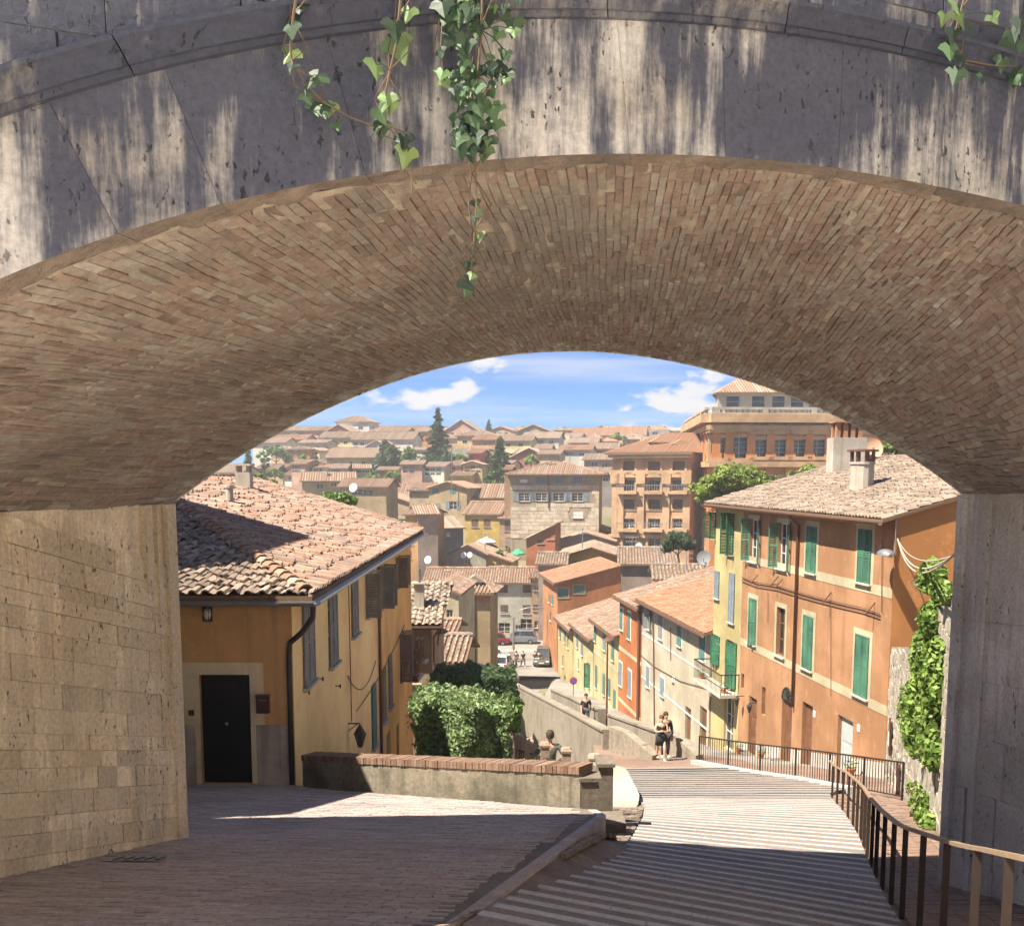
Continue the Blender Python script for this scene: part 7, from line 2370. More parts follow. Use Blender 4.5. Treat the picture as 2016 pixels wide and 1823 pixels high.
# --- many more small houses fill the far slope, row behind row
ORD = ['first', 'second', 'third', 'fourth', 'fifth', 'sixth', 'seventh', 'eighth', 'ninth', 'tenth', 'eleventh', 'twelfth', 'thirteenth', 'fourteenth', 'fifteenth', 'sixteenth', 'seventeenth', 'eighteenth', 'nineteenth', 'twentieth', 'twenty-first', 'twenty-second']
rgh = random.Random(88)
CN = ['cream', 'white', 'white', 'ochre', 'tan', 'pink', 'peach', 'cream', 'lemon', 'orange']
for rname, Yr, v0, v1, ua, ub, n_ in (('topmost', 352, 846, 852, 600, 1350, 20), ('upper', 316, 860, 869, 520, 1350, 20), ('middle', 276, 884, 896, 520, 1210, 17), ('lower', 228, 912, 926, 560, 1005, 10)):
    for k in range(n_):
        uc = lerp(ua, ub, (k + .5) / n_) + rgh.uniform(-8, 8)
        w_ = rgh.uniform(13, 22)
        ve = rgh.uniform(v0, v1); c_ = rgh.choice(CN)
        rt = rgh.choice(['side', 'side', 'front', 'hip'])
        wn_ = []
        for q in range(rgh.choice((2, 3))):
            uu = uc + (q - 1) * w_ * .55 + rgh.uniform(-1, 1)
            for rr in range(2):
                wn_.append((uu, ve + 3 + rr * 9, ve + 8 + rr * 9, 1.1) + ((rgh.choice(['brown', 'teal', 'grey']),) if rgh.random() < .5 else ()))
        TH_('small %s house, %s from the left in the %s row of the far hill' % (c_, ORD[k], rname), uc - w_, uc + w_, ve, ve + 26, Yr + rgh.uniform(-6, 6), rt, ve - rgh.uniform(5, 10), c_, rgh.choice('tpbgpr'), 9, rgh.uniform(-.25, .4),
            wins=wn_, group='houses on the far hill', over=.4, chim=[(uc + rgh.uniform(-8, 8), ve - 8, .8, 'plain')] if rgh.random() < .6 else [], simple=True)
# ================================================================== trees and shrubs
m_bark = plain('tree_bark', (0.13, 0.095, 0.065), .9)
m_pine = foliage('pine_needles', [(0.1, 0.15, 0.02), (0.15, 0.21, 0.03), (0.21, 0.28, 0.045), (0.28, 0.34, 0.07)])
m_cedar = foliage('cedar_needles', [(0.03, 0.055, 0.03), (0.05, 0.09, 0.045), (0.08, 0.13, 0.06), (0.11, 0.17, 0.08)])
m_fir = foliage('fir_needles', [(0.035, 0.08, 0.025), (0.06, 0.13, 0.035), (0.1, 0.18, 0.05), (0.14, 0.23, 0.06)])
def conifer(label, u, vt, vb, Y, wpx, mat, n=2600, size=.55, seed=1, name='conifer_tree', droop=.25, taper=.85):
    rg = random.Random(seed)
    top = at(u, vt, Y); bz = at(u, vb, Y).z
    H = top.z - bz; Rm = wpx / FPX * Y * .5
    o_ = thing(name, (top.x, Y, bz), label, 'tree')
    mb = MB(); mb.tube([(top.x, Y, bz - 6), (top.x + .1, Y, bz + H * .5), (top.x, Y, top.z)], [Rm * .09, Rm * .06, .02], 7); tr = obj('trunk', mb, m_bark, o_)
    lv = MB(); br = MB()
    nb = 70
    for k in range(nb):
        f = (k + rg.random()) / nb                 # 0 top .. 1 bottom
        z = top.z - H * (f ** .9) * .97
        Rk = Rm * (f ** taper) * rg.uniform(.65, 1.1)
        a = k * 2.399 + rg.uniform(-.3, .3)
        p0 = Vector((top.x, Y, z)); p1 = Vector((top.x + Rk * math.cos(a), Y + Rk * math.sin(a), z - Rk * droop + rg.uniform(-.2, .3)))
        br.tube([p0, p0.lerp(p1, .6) + Vector((0, 0, Rk * .06)), p1], [.02 + Rk * .02, .02 + Rk * .01, .01], 4, cap=False)
        m_ = int(n / nb * (.4 + 1.2 * f))
        for _ in range(m_):
            t = rg.random() ** .6
            c = p0.lerp(p1, t) + Vector((rg.gauss(0, .12 * Rk * (1.1 - t) + .12), rg.gauss(0, .12 * Rk * (1.1 - t) + .12), rg.gauss(-.1, .16)))
            d = Vector((math.cos(a) + rg.gauss(0, .5), math.sin(a) + rg.gauss(0, .5), rg.gauss(-.1, .35))).normalized()
            w = d.cross(Vector((rg.gauss(0, .5), rg.gauss(0, .5), 1))).normalized()
            s = size * rg.uniform(.6, 1.5)
            lv.face([c - d * s * .6, c + w * s * .26, c + d * s * .6, c - w * s * .26], min(1, max(0, rg.gauss(.45, .22) + .15 * (t - .5))))
    obj('branches', br, m_bark, tr)['kind'] = 'stuff'
    obj('crown', lv, mat, o_)
    return o_
def broad(label, blobs, vb, Y, mat, n=2500, size=.4, seed=1, name='broadleaf_tree', cat='tree', deep=1.0):
    """blobs: (u, v, ru, rv) in picture units"""
    rg = random.Random(seed)
    sc = Y / FPX
    cs = []
    for (u, v, ru, rv) in blobs:
        p = at(u, v, Y); cs.append((Vector((p.x, Y + rg.uniform(-.5, .5) * ru * sc, p.z)), ru * sc, rv * sc))
    bx_ = sum(c[0].x for c in cs) / len(cs); bz = at(blobs[0][0], vb, Y).z
    o_ = thing(name, (bx_, Y, bz), label, cat)
    tk = MB(); top = max(cs, key=lambda c: c[0].z)[0]
    th_ = max(.12, .05 * (top.z - bz))
    fork = Vector((bx_, Y, lerp(bz, top.z, .45)))
    tk.tube([(bx_, Y, bz - 4), (bx_ + .1, Y, lerp(bz, top.z, .2)), fork], [th_ * 1.3, th_, th_ * .8], 7)
    for c in cs:
        m_ = fork.lerp(c[0], .5) + Vector((rg.gauss(0, .2), rg.gauss(0, .2), .2))
        tk.tube([fork, m_, c[0]], [th_ * .55, th_ * .35, th_ * .1], 5)
    obj('trunk', tk, m_bark, o_)
    lv = MB(); tot = sum(c[1] * c[2] for c in cs)
    for c, rx, rz_ in cs:
        k = int(n * rx * rz_ / tot)
        # sub-clumps give an uneven outline
        for q in range(max(3, k // 60)):
            while True:
                d = Vector((rg.uniform(-1, 1), rg.uniform(-1, 1), rg.uniform(-1, 1)))
                if .25 < d.length < 1:
                    break
            cc = c + Vector((d.x * rx * .8, d.y * rx * .8 * deep, d.z * rz_ * .8))
            r_ = rx * rg.uniform(.22, .42)
            leaf_cloud(lv, cc, (r_, r_ * deep, r_ * rz_ / rx * 1.1), 60, size, rg, flat=.3, shell=.5)
    obj('crown', lv, mat, o_)
    return o_
conifer('tall dark cedar rising above the skyline left of centre', 862, 806, 945, 250, 104, m_cedar, 9000, .85, 3)
conifer('lighter green fir in front of the red houses', 983, 862, 955, 215, 74, m_fir, 6500, .7, 4, droop=.1)
conifer('tiny dark fir on the skyline', 962, 826, 846, 345, 14, m_cedar, 500, .6, 5)
conifer('slim dark cypress in the left gardens', 488, 880, 925, 238, 17, m_cedar, 900, .5, 6, taper=.35, droop=-.6)
broad('dark grey-green tree left of the tall cedar', [(765, 898, 26, 24), (748, 922, 22, 20), (785, 915, 20, 24), (760, 880, 14, 14)], 945, 245, m_cedar, 6500, .85, 11)
broad('olive green tree between the dark tree and the cedar', [(805, 905, 18, 26), (798, 930, 18, 16)], 945, 242, m_leaf, 4000, .7, 12)
broad('bushy dark tree at the foot of the cedar', [(850, 922, 30, 24), (880, 912, 20, 26), (825, 925, 20, 20)], 950, 238, m_leaf_d, 6500, .75, 13)
broad('bright green garden tree at the far left', [(545, 890, 22, 14), (520, 900, 16, 12), (565, 898, 14, 12)], 925, 262, m_leaf, 1600, .7, 14)
broad('light green tree beside the balconied house', [(597, 905, 14, 12), (588, 918, 16, 14)], 940, 250, m_leaf_l, 1300, .6, 15)
broad('pale green tree below the ochre barn', [(650, 925, 22, 9), (625, 932, 12, 8)], 945, 235, m_leaf_l, 1200, .6, 16)
broad('green bushes right of the wide-roofed tan house', [(712, 945, 18, 10), (735, 940, 14, 10)], 965, 220, m_leaf, 1300, .6, 17)
broad('bright green bush just behind the ochre roof', [(668, 980, 26, 14), (692, 988, 18, 12), (645, 975, 12, 8)], 1030, 70, m_leaf_l, 2200, .26, 18, name='bush')
broad('yellow-green bush at the chimney of the ochre roof', [(505, 940, 18, 8), (535, 952, 12, 7)], 985, 60, m_leaf_l, 1000, .22, 19, name='bush')
broad('dark garden trees by the white house on the left', [(520, 918, 10, 8), (560, 925, 10, 10)], 940, 236, m_leaf_d, 800, .5, 20)
broad('round umbrella pine in front of the brick palace', [(1440, 940, 56, 26), (1402, 960, 44, 24), (1478, 948, 46, 26), (1384, 975, 26, 18), (1508, 952, 26, 18), (1440, 965, 40, 18), (1425, 930, 30, 14), (1465, 928, 30, 14)], 1060, 92, m_pine, 13000, .36, 21, name='pine_tree')
broad('smaller pine beside the umbrella pine over the orange roof', [(1590, 925, 22, 12), (1565, 935, 18, 10), (1610, 930, 12, 8)], 1020, 96, m_pine, 2400, .3, 22, name='pine_tree')
broad('dark round tree left of the yellow house under the palaces', [(1335, 1066, 28, 20), (1318, 1074, 18, 14), (1352, 1074, 20, 14)], 1115, 104, m_leaf_d, 3600, .34, 23)
broad('green tree behind the terracotta dish at the vault edge', [(1745, 880, 22, 12), (1768, 890, 18, 12)], 960, 75, m_leaf_l, 1500, .28, 24)
broad('small climbing shrub among the low roofs right of the red house', [(1298, 1118, 14, 6), (1280, 1124, 10, 5)], 1140, 98, m_leaf_l, 600, .25, 25, name='bush')
broad('green shrub by the white parasol', [(985, 1090, 10, 8), (1000, 1080, 6, 8)], 1110, 141, m_leaf, 700, .3, 26, name='bush')

rgt = random.Random(61)
for k, (u, v, Yt, lb_) in enumerate(((610, 893, 296, 'green tree clump beside the reddish house on the left hill'), (575, 912, 268, 'olive tree clump in the left gardens under the white house'), (700, 902, 268, 'dark green clump above the long ochre barn'),
        (742, 905, 262, 'tall bushy clump between the barn and the dark trees'), (905, 900, 256, 'dark green clump right of the cedar foot'), (1045, 905, 226, 'small tree behind the stone building roof'), (1150, 868, 300, 'tree clump under the long skyline roof'),
        (640, 870, 292, 'small tree by the dark pink house'), (540, 930, 226, 'round green tree near the brown-roofed cottage'), (660, 940, 214, 'bushes beside the wide-roofed tan house'), (775, 935, 226, 'dark shrubs under the olive tree'), (1215, 860, 318, 'small dark tree on the skyline left of the tan palace'))):
    broad(lb_, [(u, v, rgt.uniform(9, 15), rgt.uniform(7, 11)), (u + rgt.uniform(8, 14), v + 4, 9, 8), (u - rgt.uniform(8, 12), v + 3, 8, 7)], v + 22, Yt, rgt.choice([m_leaf, m_leaf_d, m_leaf_l, m_cedar]), 1500, .6, 70 + k)
# hedges: leaf-covered box shapes
def hedge(label, u0, u1, vt, vb, Y, D, mat, n, size, seed, planter=False):
    rg = random.Random(seed)
    a = at(u0, vb, Y); b = at(u1, vt, Y)
    x0, x1, z0, z1 = a.x, b.x, a.z, b.z
    o_ = thing('hedge', ((x0 + x1) / 2, Y, z0), label, 'hedge')
    mb = MB()
    for k in range(10):
        x = rg.uniform(x0 + .3, x1 - .3); y = Y + rg.uniform(.3, D - .3)
        mb.tube([(x, y, z0 - 1), (x + rg.gauss(0, .2), y, (z0 + z1) / 2), (x + rg.gauss(0, .3), y, z1 - .2)], [.05, .035, .01], 5)
    obj('stems', mb, m_bark, o_)['kind'] = 'stuff'
    if planter:
        pb_ = MB(); pb_.box((x0 - .1, Y - .1, z0 - 2.2), (x1 + .1, Y + D + .1, z0 + .02)); obj('planter', pb_, m_block, o_)
    lv = MB()
    bumps = [(rg.uniform(x0, x1), rg.uniform(z0, z1), rg.uniform(-.25, .45), rg.uniform(.12, .4)) for _ in range(40)]
    for _ in range(n):
        f = rg.random()
        x, y, z = rg.uniform(x0, x1), Y + rg.uniform(0, D), rg.uniform(z0, z1)
        nn_ = Vector((0, -1, .3))
        if f < .55:
            y = Y + abs(rg.gauss(0, .12))
        elif f < .85:
            z = z1 - abs(rg.gauss(0, .12)); nn_ = Vector((0, -.3, 1))
        else:
            x = (x0 if rg.random() < .5 else x1) + rg.gauss(0, .08); nn_ = Vector((1 if x > (x0 + x1) / 2 else -1, -.2, .2))
        off = sum(r_ * math.exp(-((x - bx_) ** 2 + (z - bz_) ** 2) / (w_ * w_)) for bx_, bz_, r_, w_ in bumps)
        y -= off * .6; z += (off * .45 + .05 * math.sin(x * 7) + .04 * math.sin(x * 17 + y * 9)) * ((z - z0) / (z1 - z0)) ** 2
        x += (off - .2) * .3 * (1 if x > (x0 + x1) / 2 else -1) * (1 if f > .85 else 0)
        p = Vector((x, y, z))
        nn_ = (nn_ + Vector((rg.gauss(0, .6), rg.gauss(0, .5), rg.gauss(0, .6)))).normalized()
        u = nn_.cross(Vector((rg.gauss(0, 1), rg.gauss(0, 1), rg.gauss(0, 1)))).normalized(); w = nn_.cross(u)
        s = size * rg.uniform(.6, 1.35)
        lv.poly([p - u * s * .5, p + w * s * .24 + nn_ * s * .07, p + u * s * .5, p - w * s * .24 + nn_ * s * .07], [(0, 1, 2), (0, 2, 3)], rg.random())
    obj('leaves', lv, mat, o_)['kind'] = 'stuff'
m_leaf_h = foliage('laurel_leaf', [(0.03, 0.055, 0.018), (0.07, 0.125, 0.03), (0.12, 0.19, 0.05), (0.2, 0.29, 0.1), (0.3, 0.38, 0.2)], .6)
hedge('thick sunlit laurel hedge in front, left of the stone posts', 822, 1000, 1396, 1506, 20.8, 1.9, m_leaf_h, 16000, .115, 41, True)
hedge('darker taller hedge behind the sunlit laurel hedge', 850, 1012, 1334, 1470, 33, 2.4, m_leaf_d, 9000, .18, 42)
broad('loose dark shrub hanging over the right end of the hedge', [(1005, 1400, 22, 26), (1012, 1430, 16, 18), (1018, 1385, 12, 16)], 1480, 24.5, m_leaf, 2600, .15, 43, name='bush')

# ivy trails hanging over the front of the arch
m_ivy = foliage('ivy_leaf', [(0.02, 0.04, 0.028), (0.035, 0.07, 0.04), (0.06, 0.115, 0.055), (0.1, 0.19, 0.085), (0.19, 0.28, 0.1)], .5)
def ivy_leaf(c, size, down, nrm, rg):
    """a pointed heart-shaped leaf with a folded midrib"""
    d = down.normalized(); s = d.cross(nrm).normalized(); n = s.cross(d).normalized()
    prof = [(-.12, 0), (-.28, .2), (-.2, .46), (.02, .6), (.22, .34), (.62, .13), (.9, 0)]
    mid = [c + d * (t * size) for t in (-.12, .05, .35, .85)]
    vs = [c - d * (.05 * size)]
    L_ = [c + d * (a * size) + s * (b * size) + n * (-.16 * size * (b / .5) + rg.gauss(0, .02) * size) for a, b in prof]
    R_ = [c + d * (a * size) - s * (b * size) + n * (-.16 * size * (b / .5) + rg.gauss(0, .02) * size) for a, b in prof]
    mb = MB(); k = rg.random() ** 1.3
    P = [c - d * .02 * size] + L_[1:6] + [L_[6]] + R_[5:0:-1]
    m0 = [c + d * (.02 * size), c + d * (.3 * size), c + d * (.85 * size)]
    mb.poly([m0[0], m0[1], m0[2]] + L_[1:6], [(3, 4, 0), (4, 5, 0), (5, 1, 0), (5, 6, 1), (6, 7, 1), (7, 2, 1)], k)
    mb.poly([m0[0], m0[1], m0[2]] + R_[1:6], [(4, 3, 0), (5, 4, 0), (1, 5, 0), (6, 5, 1), (7, 6, 1), (2, 7, 1)], k)
    return mb
def face_pt(u, v, o):
    p = at_plane(u, v, FA - o, FB_)
    return p
def vine(label, path, leaves, seed, mat=None):
    rg = random.Random(seed)
    pts = [face_pt(u, v, .16) for u, v in path]
    o_ = thing('ivy_vine', pts[-1], label, 'ivy')
    mb = MB(); mb.tube(pts, [lerp(.008, .004, k / max(1, len(pts) - 1)) for k in range(len(pts))], 5)
    for q in range(2):
        mb.tube([p_ + Vector((.05 * math.sin(3 * k_ + q * 2) + (q - .5) * .06, .03, 0)) for k_, p_ in enumerate(pts[:max(2, len(pts) - 1 - q)])], .004, 4)
    obj('stem', mb, m_bark, o_)['kind'] = 'stuff'
    for (u, v, px) in leaves:
        p = face_pt(u, v, rg.uniform(.1, .26))
        sz = px / FPX * 5.8
        dn = Vector((rg.gauss(0, .35), rg.gauss(-.1, .25), -1)); nr_ = Vector((rg.gauss(0, .45), -1, rg.gauss(.25, .35)))
        near_ = min(pts, key=lambda q: (q - p).length)
        lf = ivy_leaf(p, sz, dn, nr_, rg)
        if (near_ - p).length > .01:
            lf.tube([near_, near_.lerp(p, .5) + Vector((0, -.02, .01)), p], .0025, 3, rnd=.3, cap=False)
        obj('leaf', lf, mat or m_ivy, o_)
rgv = random.Random(9)
vine('thin ivy trail with a single large leaf at the upper left of the arch', [(588, -30), (578, 30), (572, 90), (574, 120), (600, 165), (635, 200), (690, 232), (735, 248)],
     [(586, 8, 34), (576, 30, 26), (573, 52, 30), (574, 100, 34), (626, 148, 38), (620, 205, 32), (634, 205, 40), (652, 208, 26), (576, 128, 22), (602, 188, 24), (660, 246, 20)], 1)
vine('ivy trail with heart-shaped leaves left of the dense cluster', [(792, -30), (785, 40), (780, 90), (768, 140), (758, 190), (752, 235), (775, 262), (800, 282), (806, 310), (812, 360), (812, 385)],
     [(778, 48, 44), (780, 82, 54), (741, 128, 40), (760, 190, 36), (744, 218, 34), (752, 246, 34), (795, 270, 34), (803, 298, 40), (781, 300, 20), (806, 20, 30), (770, 205, 26), (742, 252, 18)], 2)
dense = []
for _ in range(92):
    v = rgv.uniform(-15, 300)
    w = interp(v, [(-15, 70), (80, 62), (160, 58), (240, 40), (300, 22)])
    cu = interp(v, [(-15, 955), (120, 950), (200, 945), (260, 935), (300, 930)])
    dense.append((cu + rgv.uniform(-w, w), v, rgv.uniform(15, 40)))
vine('dense hanging cluster of ivy at the top centre of the arch', [(950, -30), (948, 60), (940, 150), (938, 220), (932, 290), (938, 330)], dense, 3)
vine('long thin ivy trail hanging below the dense cluster into the vault', [(930, 290), (936, 340), (938, 400), (934, 460), (930, 510), (922, 560)],
     [(936, 398, 20), (945, 412, 18), (934, 428, 16), (944, 462, 22), (936, 468, 16), (930, 488, 14), (924, 520, 22), (930, 540, 18), (916, 552, 34), (922, 562, 22), (918, 575, 14)], 4)
vine('ivy with large bright leaves at the top right corner', [(1905, -30), (1890, 30), (1876, 80), (1900, 120), (1960, 130), (2000, 130)],
     [(1884, 10, 40), (1893, 30, 42), (1878, 62, 34), (1870, 92, 40), (1892, 110, 38), (1886, 140, 44), (1990, 60, 44), (2000, 90, 66), (2004, 140, 52), (1998, 155, 30), (1935, 150, 30), (1975, 118, 40), (1955, 30, 30), (1860, 30, 30), (1915, 60, 26), (2010, 40, 40)], 5)
vine('second ivy spray at the top centre left of the cluster', [(880, -30), (872, 40), (868, 100), (872, 140)], [(870, 5, 40), (880, 30, 34), (872, 140, 30), (876, 160, 24), (888, 60, 30), (866, 100, 22)], 6)

# ================================================================== people
TMP = bpy.data.scenes.new('tmp')
def skin_eval(verts, edges, radii, sub=1):
    me = bpy.data.meshes.new('tmp')
    me.from_pydata(verts, edges, [])
    o = bpy.data.objects.new('tmp', me); TMP.collection.objects.link(o)
    m = o.modifiers.new('s', 'SKIN'); m.use_smooth_shade = True; m.branch_smoothing = .6
    for v, r in zip(me.skin_vertices[0].data, radii):
        v.radius = r if isinstance(r, tuple) else (r, r)
    me.skin_vertices[0].data[0].use_root = True
    s = o.modifiers.new('d', 'SUBSURF'); s.levels = sub; s.render_levels = sub
    vl = TMP.view_layers[0]; vl.update(); dg = vl.depsgraph
    ev = o.evaluated_get(dg); em = ev.to_mesh()
    mb = MB(); mb.poly([v.co[:] for v in em.vertices], [tuple(p.vertices) for p in em.polygons])
    ev.to_mesh_clear()
    bpy.data.objects.remove(o); bpy.data.meshes.remove(me)
    return mb
def person(label, loc, rz, h, top, bottom, skin=(0.5, 0.31, 0.22), hair=(0.05, 0.035, 0.025), pose='stand', longhair=False, skirt=False, shorts=False, sleeve=.5, group=None, bag=None):
    S_ = h / 1.75
    st = .0 if pose == 'stand' else 1.0
    # joints (x right, y forward is -y here: the figure faces -y)
    J = {}
    J['pel'] = (0, 0, .95); J['sp'] = (0, .01, 1.12); J['ch'] = (0, 0, 1.32); J['nk'] = (0, .005, 1.47); J['hd0'] = (0, -.01, 1.56); J['hd1'] = (0, -.015, 1.68)
    sw = .185
    for s, sg in (('l', -1), ('r', 1)):
        k = sg * st
        J['sh' + s] = (sg * sw, .01, 1.40)
        if pose == 'phone' :
            J['el' + s] = (sg * .25, -.03, 1.13); J['wr' + s] = (sg * .10, -.24, 1.17); J['ha' + s] = (sg * .05, -.29, 1.20)
        elif pose == 'hip':
            J['el' + s] = (sg * .36, .06, 1.14); J['wr' + s] = (sg * .2, -.05, 1.0); J['ha' + s] = (sg * .14, -.08, .97)
        else:
            J['el' + s] = (sg * .245, .03 + .1 * k, 1.12); J['wr' + s] = (sg * .25, -.06 + .17 * k, .88); J['ha' + s] = (sg * .245, -.09 + .2 * k, .79)
        J['hp' + s] = (sg * .095, 0, .9)
        J['kn' + s] = (sg * .105, -.02 - .17 * k, .5); J['an' + s] = (sg * .11, .03 - .2 * k + (.1 if k < 0 else 0) , .09 + (.05 if k < 0 else 0)); J['to' + s] = (sg * .125, -.13 - .2 * k + (.1 if k < 0 else 0), .035)
    R_ = {'pel': (.15, .105), 'sp': (.135, .095), 'ch': (.165, .11), 'nk': .055, 'hd0': (.075, .09), 'hd1': (.078, .095)}
    for s in 'lr':
        R_.update({'sh' + s: .062, 'el' + s: .043, 'wr' + s: .03, 'ha' + s: (.035, .02), 'hp' + s: .09, 'kn' + s: .06, 'an' + s: .042, 'to' + s: (.04, .028)})
    E = [('pel', 'sp'), ('sp', 'ch'), ('ch', 'nk'), ('nk', 'hd0'), ('hd0', 'hd1')]
    for s in 'lr':
        E += [('ch', 'sh' + s), ('sh' + s, 'el' + s), ('el' + s, 'wr' + s), ('wr' + s, 'ha' + s), ('pel', 'hp' + s), ('hp' + s, 'kn' + s), ('kn' + s, 'an' + s), ('an' + s, 'to' + s)]
    def build(keys, grow, cut=None):
        ks = [k for k in keys]
        idx = {k: i for i, k in enumerate(ks)}
        vv = [tuple(c * S_ for c in (cut[k] if cut and k in cut else J[k])) for k in ks]
        ee = [(idx[a], idx[b]) for a, b in E if a in idx and b in idx]
        rr = []
        for k in ks:
            r = R_[k]; r = r if isinstance(r, tuple) else (r, r)
            rr.append(((r[0] + grow) * S_, (r[1] + grow) * S_))
        return skin_eval(vv, ee, rr)
    o_ = thing('person', loc, label, 'person', group, rz)
    body = build(list(J), 0.0)
    # fingers, nose and ears joined to the body mesh
    for s, sg in (('l', -1), ('r', 1)):
        hd = Vector(J['ha' + s]); wr = Vector(J['wr' + s]); d = (hd - wr).normalized(); sd = d.cross(Vector((sg, 0, .2))).normalized()
        for q in range(4):
            b0 = hd + sd * ((q - 1.5) * .017); ln = (.055, .068, .064, .05)[q]
            body.tube([b0 * S_, (b0 + d * ln * .6 + Vector((-sg * .004, 0, 0))) * S_, (b0 + d * ln + Vector((-sg * .018, 0, 0))) * S_], .008 * S_, 5)
        tb_ = wr.lerp(hd, .55) - sd * .03
        body.tube([tb_ * S_, (tb_ + d * .03 - sd * .02) * S_, (tb_ + d * .055 - sd * .02) * S_], .009 * S_, 5)
        body.lathe(Vector((sg * .082, .0, 1.615)) * S_, [(0, -.03), (.02, -.015), (.022, .012), (0, .028)], 6)
    body.tube([Vector((0, -.10, 1.64)) * S_, Vector((0, -.118, 1.605)) * S_, Vector((0, -.098, 1.595)) * S_], [.008, .015, .008], 5)
    for sg in (-1, 1):
        body.lathe(Vector((sg * .032, -.096, 1.635)) * S_, [(0, -.008), (.011, 0), (0, .008)], 6)
    body.bar(Vector((-.025, -.104, 1.565)) * S_, Vector((.025, -.104, 1.565)) * S_, .008, .008)
    obj('body', body, plain('skin_%d' % int(skin[0] * 100), skin, .6), o_, local=True, smooth=True)
    cut = {'ell': tuple(lerp(J['shl'][i], J['ell'][i], sleeve * 2 if sleeve < .5 else 1) for i in range(3)), 'elr': tuple(lerp(J['shr'][i], J['elr'][i], sleeve * 2 if sleeve < .5 else 1) for i in range(3)), 'pel': (0, 0, .93)}
    keys = ['pel', 'sp', 'ch', 'shl', 'shr'] + (['ell', 'elr'] if sleeve > .05 else [])
    if sleeve > .6:
        keys += ['wrl', 'wrr']
        cut.pop('ell'); cut.pop('elr')
    obj('shirt', build(keys, .022, cut), plain('cloth_%d_%d_%d' % tuple(int(c * 100) for c in top), top, .9), o_, local=True, smooth=True)
    bm = plain('cloth_%d_%d_%d' % tuple(int(c * 100) for c in bottom), bottom, .9)
    if skirt:
        mb = MB(); mb.lathe((0, 0, 0), [(.165 * S_, 1.02 * S_), (.2 * S_, .9 * S_), (.24 * S_, .6 * S_), (.225 * S_, .6 * S_), (.15 * S_, .95 * S_)], 14)
        for i_, v_ in enumerate(mb.v):
            mb.v[i_] = (v_[0], v_[1] * .75, v_[2])
        obj('skirt', mb, bm, o_, local=True, smooth=True)
    else:
        keys = ['pel', 'hpl', 'hpr', 'knl', 'knr'] + ([] if shorts else ['anl', 'anr'])
        c2 = {'pel': (0, 0, .98)}
        obj('shorts' if shorts else 'trousers', build(keys, .02, c2), bm, o_, local=True, smooth=True)
    mb = MB()
    mb.lathe(Vector((0, .012, 1.60)) * S_, [(.095 * S_, -.02 * S_), (.106 * S_, .05 * S_), (.1 * S_, .11 * S_), (.065 * S_, .155 * S_), (0, .17 * S_)], 12)
    for i_, v_ in enumerate(mb.v):
        y = v_[1] - .012 * S_
        mb.v[i_] = (v_[0] * .92, .012 * S_ + y * 1.12 + .012, v_[2] + (.045 * S_ if y < -.04 * S_ and v_[2] < 1.62 * S_ else 0))
    if longhair:
        mb.tube([Vector((0, .06, 1.66)) * S_, Vector((0, .1, 1.5)) * S_, Vector((0, .12, 1.3)) * S_], [.09 * S_, .11 * S_, .06 * S_], 8)
    obj('hair', mb, plain('hair_%d' % int(hair[0] * 1000), hair, .7), o_, local=True, smooth=True)
    mb = MB()
    for s in 'lr':
        a = Vector(J['an' + s]); t_ = Vector(J['to' + s])
        mb.bar((a.lerp(t_, -.25) + Vector((0, 0, -.06 if a.z < .12 else -.07))) * S_, (t_ + Vector((0, -.03, -.005))) * S_, .085 * S_, .05 * S_)
    obj('shoes', mb, plain('shoe', (0.5, 0.48, 0.45), .7), o_, local=True)
    if bag:
        mb = MB(); mb.bar(Vector((.27, -.02, .88)) * S_, Vector((.27, -.02, .62)) * S_, .24 * S_, .08 * S_); obj('bag', mb, plain('bag', bag, .7), o_, local=True)
    return o_
person('woman in a black top and dark skirt standing at the foot of the stairs', (5.42, 36.0, stair_z(36) - .0), 0, 1.66, (0.02, 0.018, 0.02), (0.03, 0.03, 0.035), pose='phone', skirt=True, sleeve=.0, hair=(0.12, 0.05, 0.03), skin=(0.58, 0.36, 0.26))
person('long-haired person in dark clothes just behind the woman on the stairs', (5.68, 36.7, stair_z(36.7) - .0), .2, 1.72, (0.025, 0.022, 0.025), (0.05, 0.045, 0.05), longhair=True, sleeve=.9, pose='stand', bag=(0.6, 0.5, 0.45))
person('man in a black T-shirt and shorts walking up the footway', (3.86, 52.0, fwz(52)), 0, 1.78, (0.018, 0.018, 0.022), (0.045, 0.045, 0.05), pose='walk', shorts=True)
person('man in a grey-green T-shirt seen from behind beyond the stone posts', (at(1083, 1437, 23).x, 23.0, at(1083, 1437, 23).z - 1.76), math.pi, 1.76, (0.09, 0.1, 0.085), (0.06, 0.06, 0.07), pose='hip', shorts=True)
person('person in a white and pink shirt and jeans walking down the footway', (.3, 82, fwz(82)), math.pi, 1.76, (0.75, 0.62, 0.6), (0.2, 0.33, 0.42), pose='walk')
person('person in a bright red shirt left of the one in white on the footway', (-.35, 83, fwz(83)), math.pi, 1.7, (0.65, 0.02, 0.03), (0.1, 0.1, 0.13), pose='walk', shorts=True)
person('person in a red shirt farther down by the silver car', (-1.75, 88.5, fwz(88.5)), math.pi * .8, 1.72, (0.65, 0.03, 0.04), (0.5, 0.45, 0.4), pose='stand', shorts=True)
person('person in a pale green shirt left of the red shirt by the silver car', (-2.6, 90, fwz(90)), math.pi * .7, 1.7, (0.4, 0.45, 0.38), (0.3, 0.25, 0.22), pose='stand')
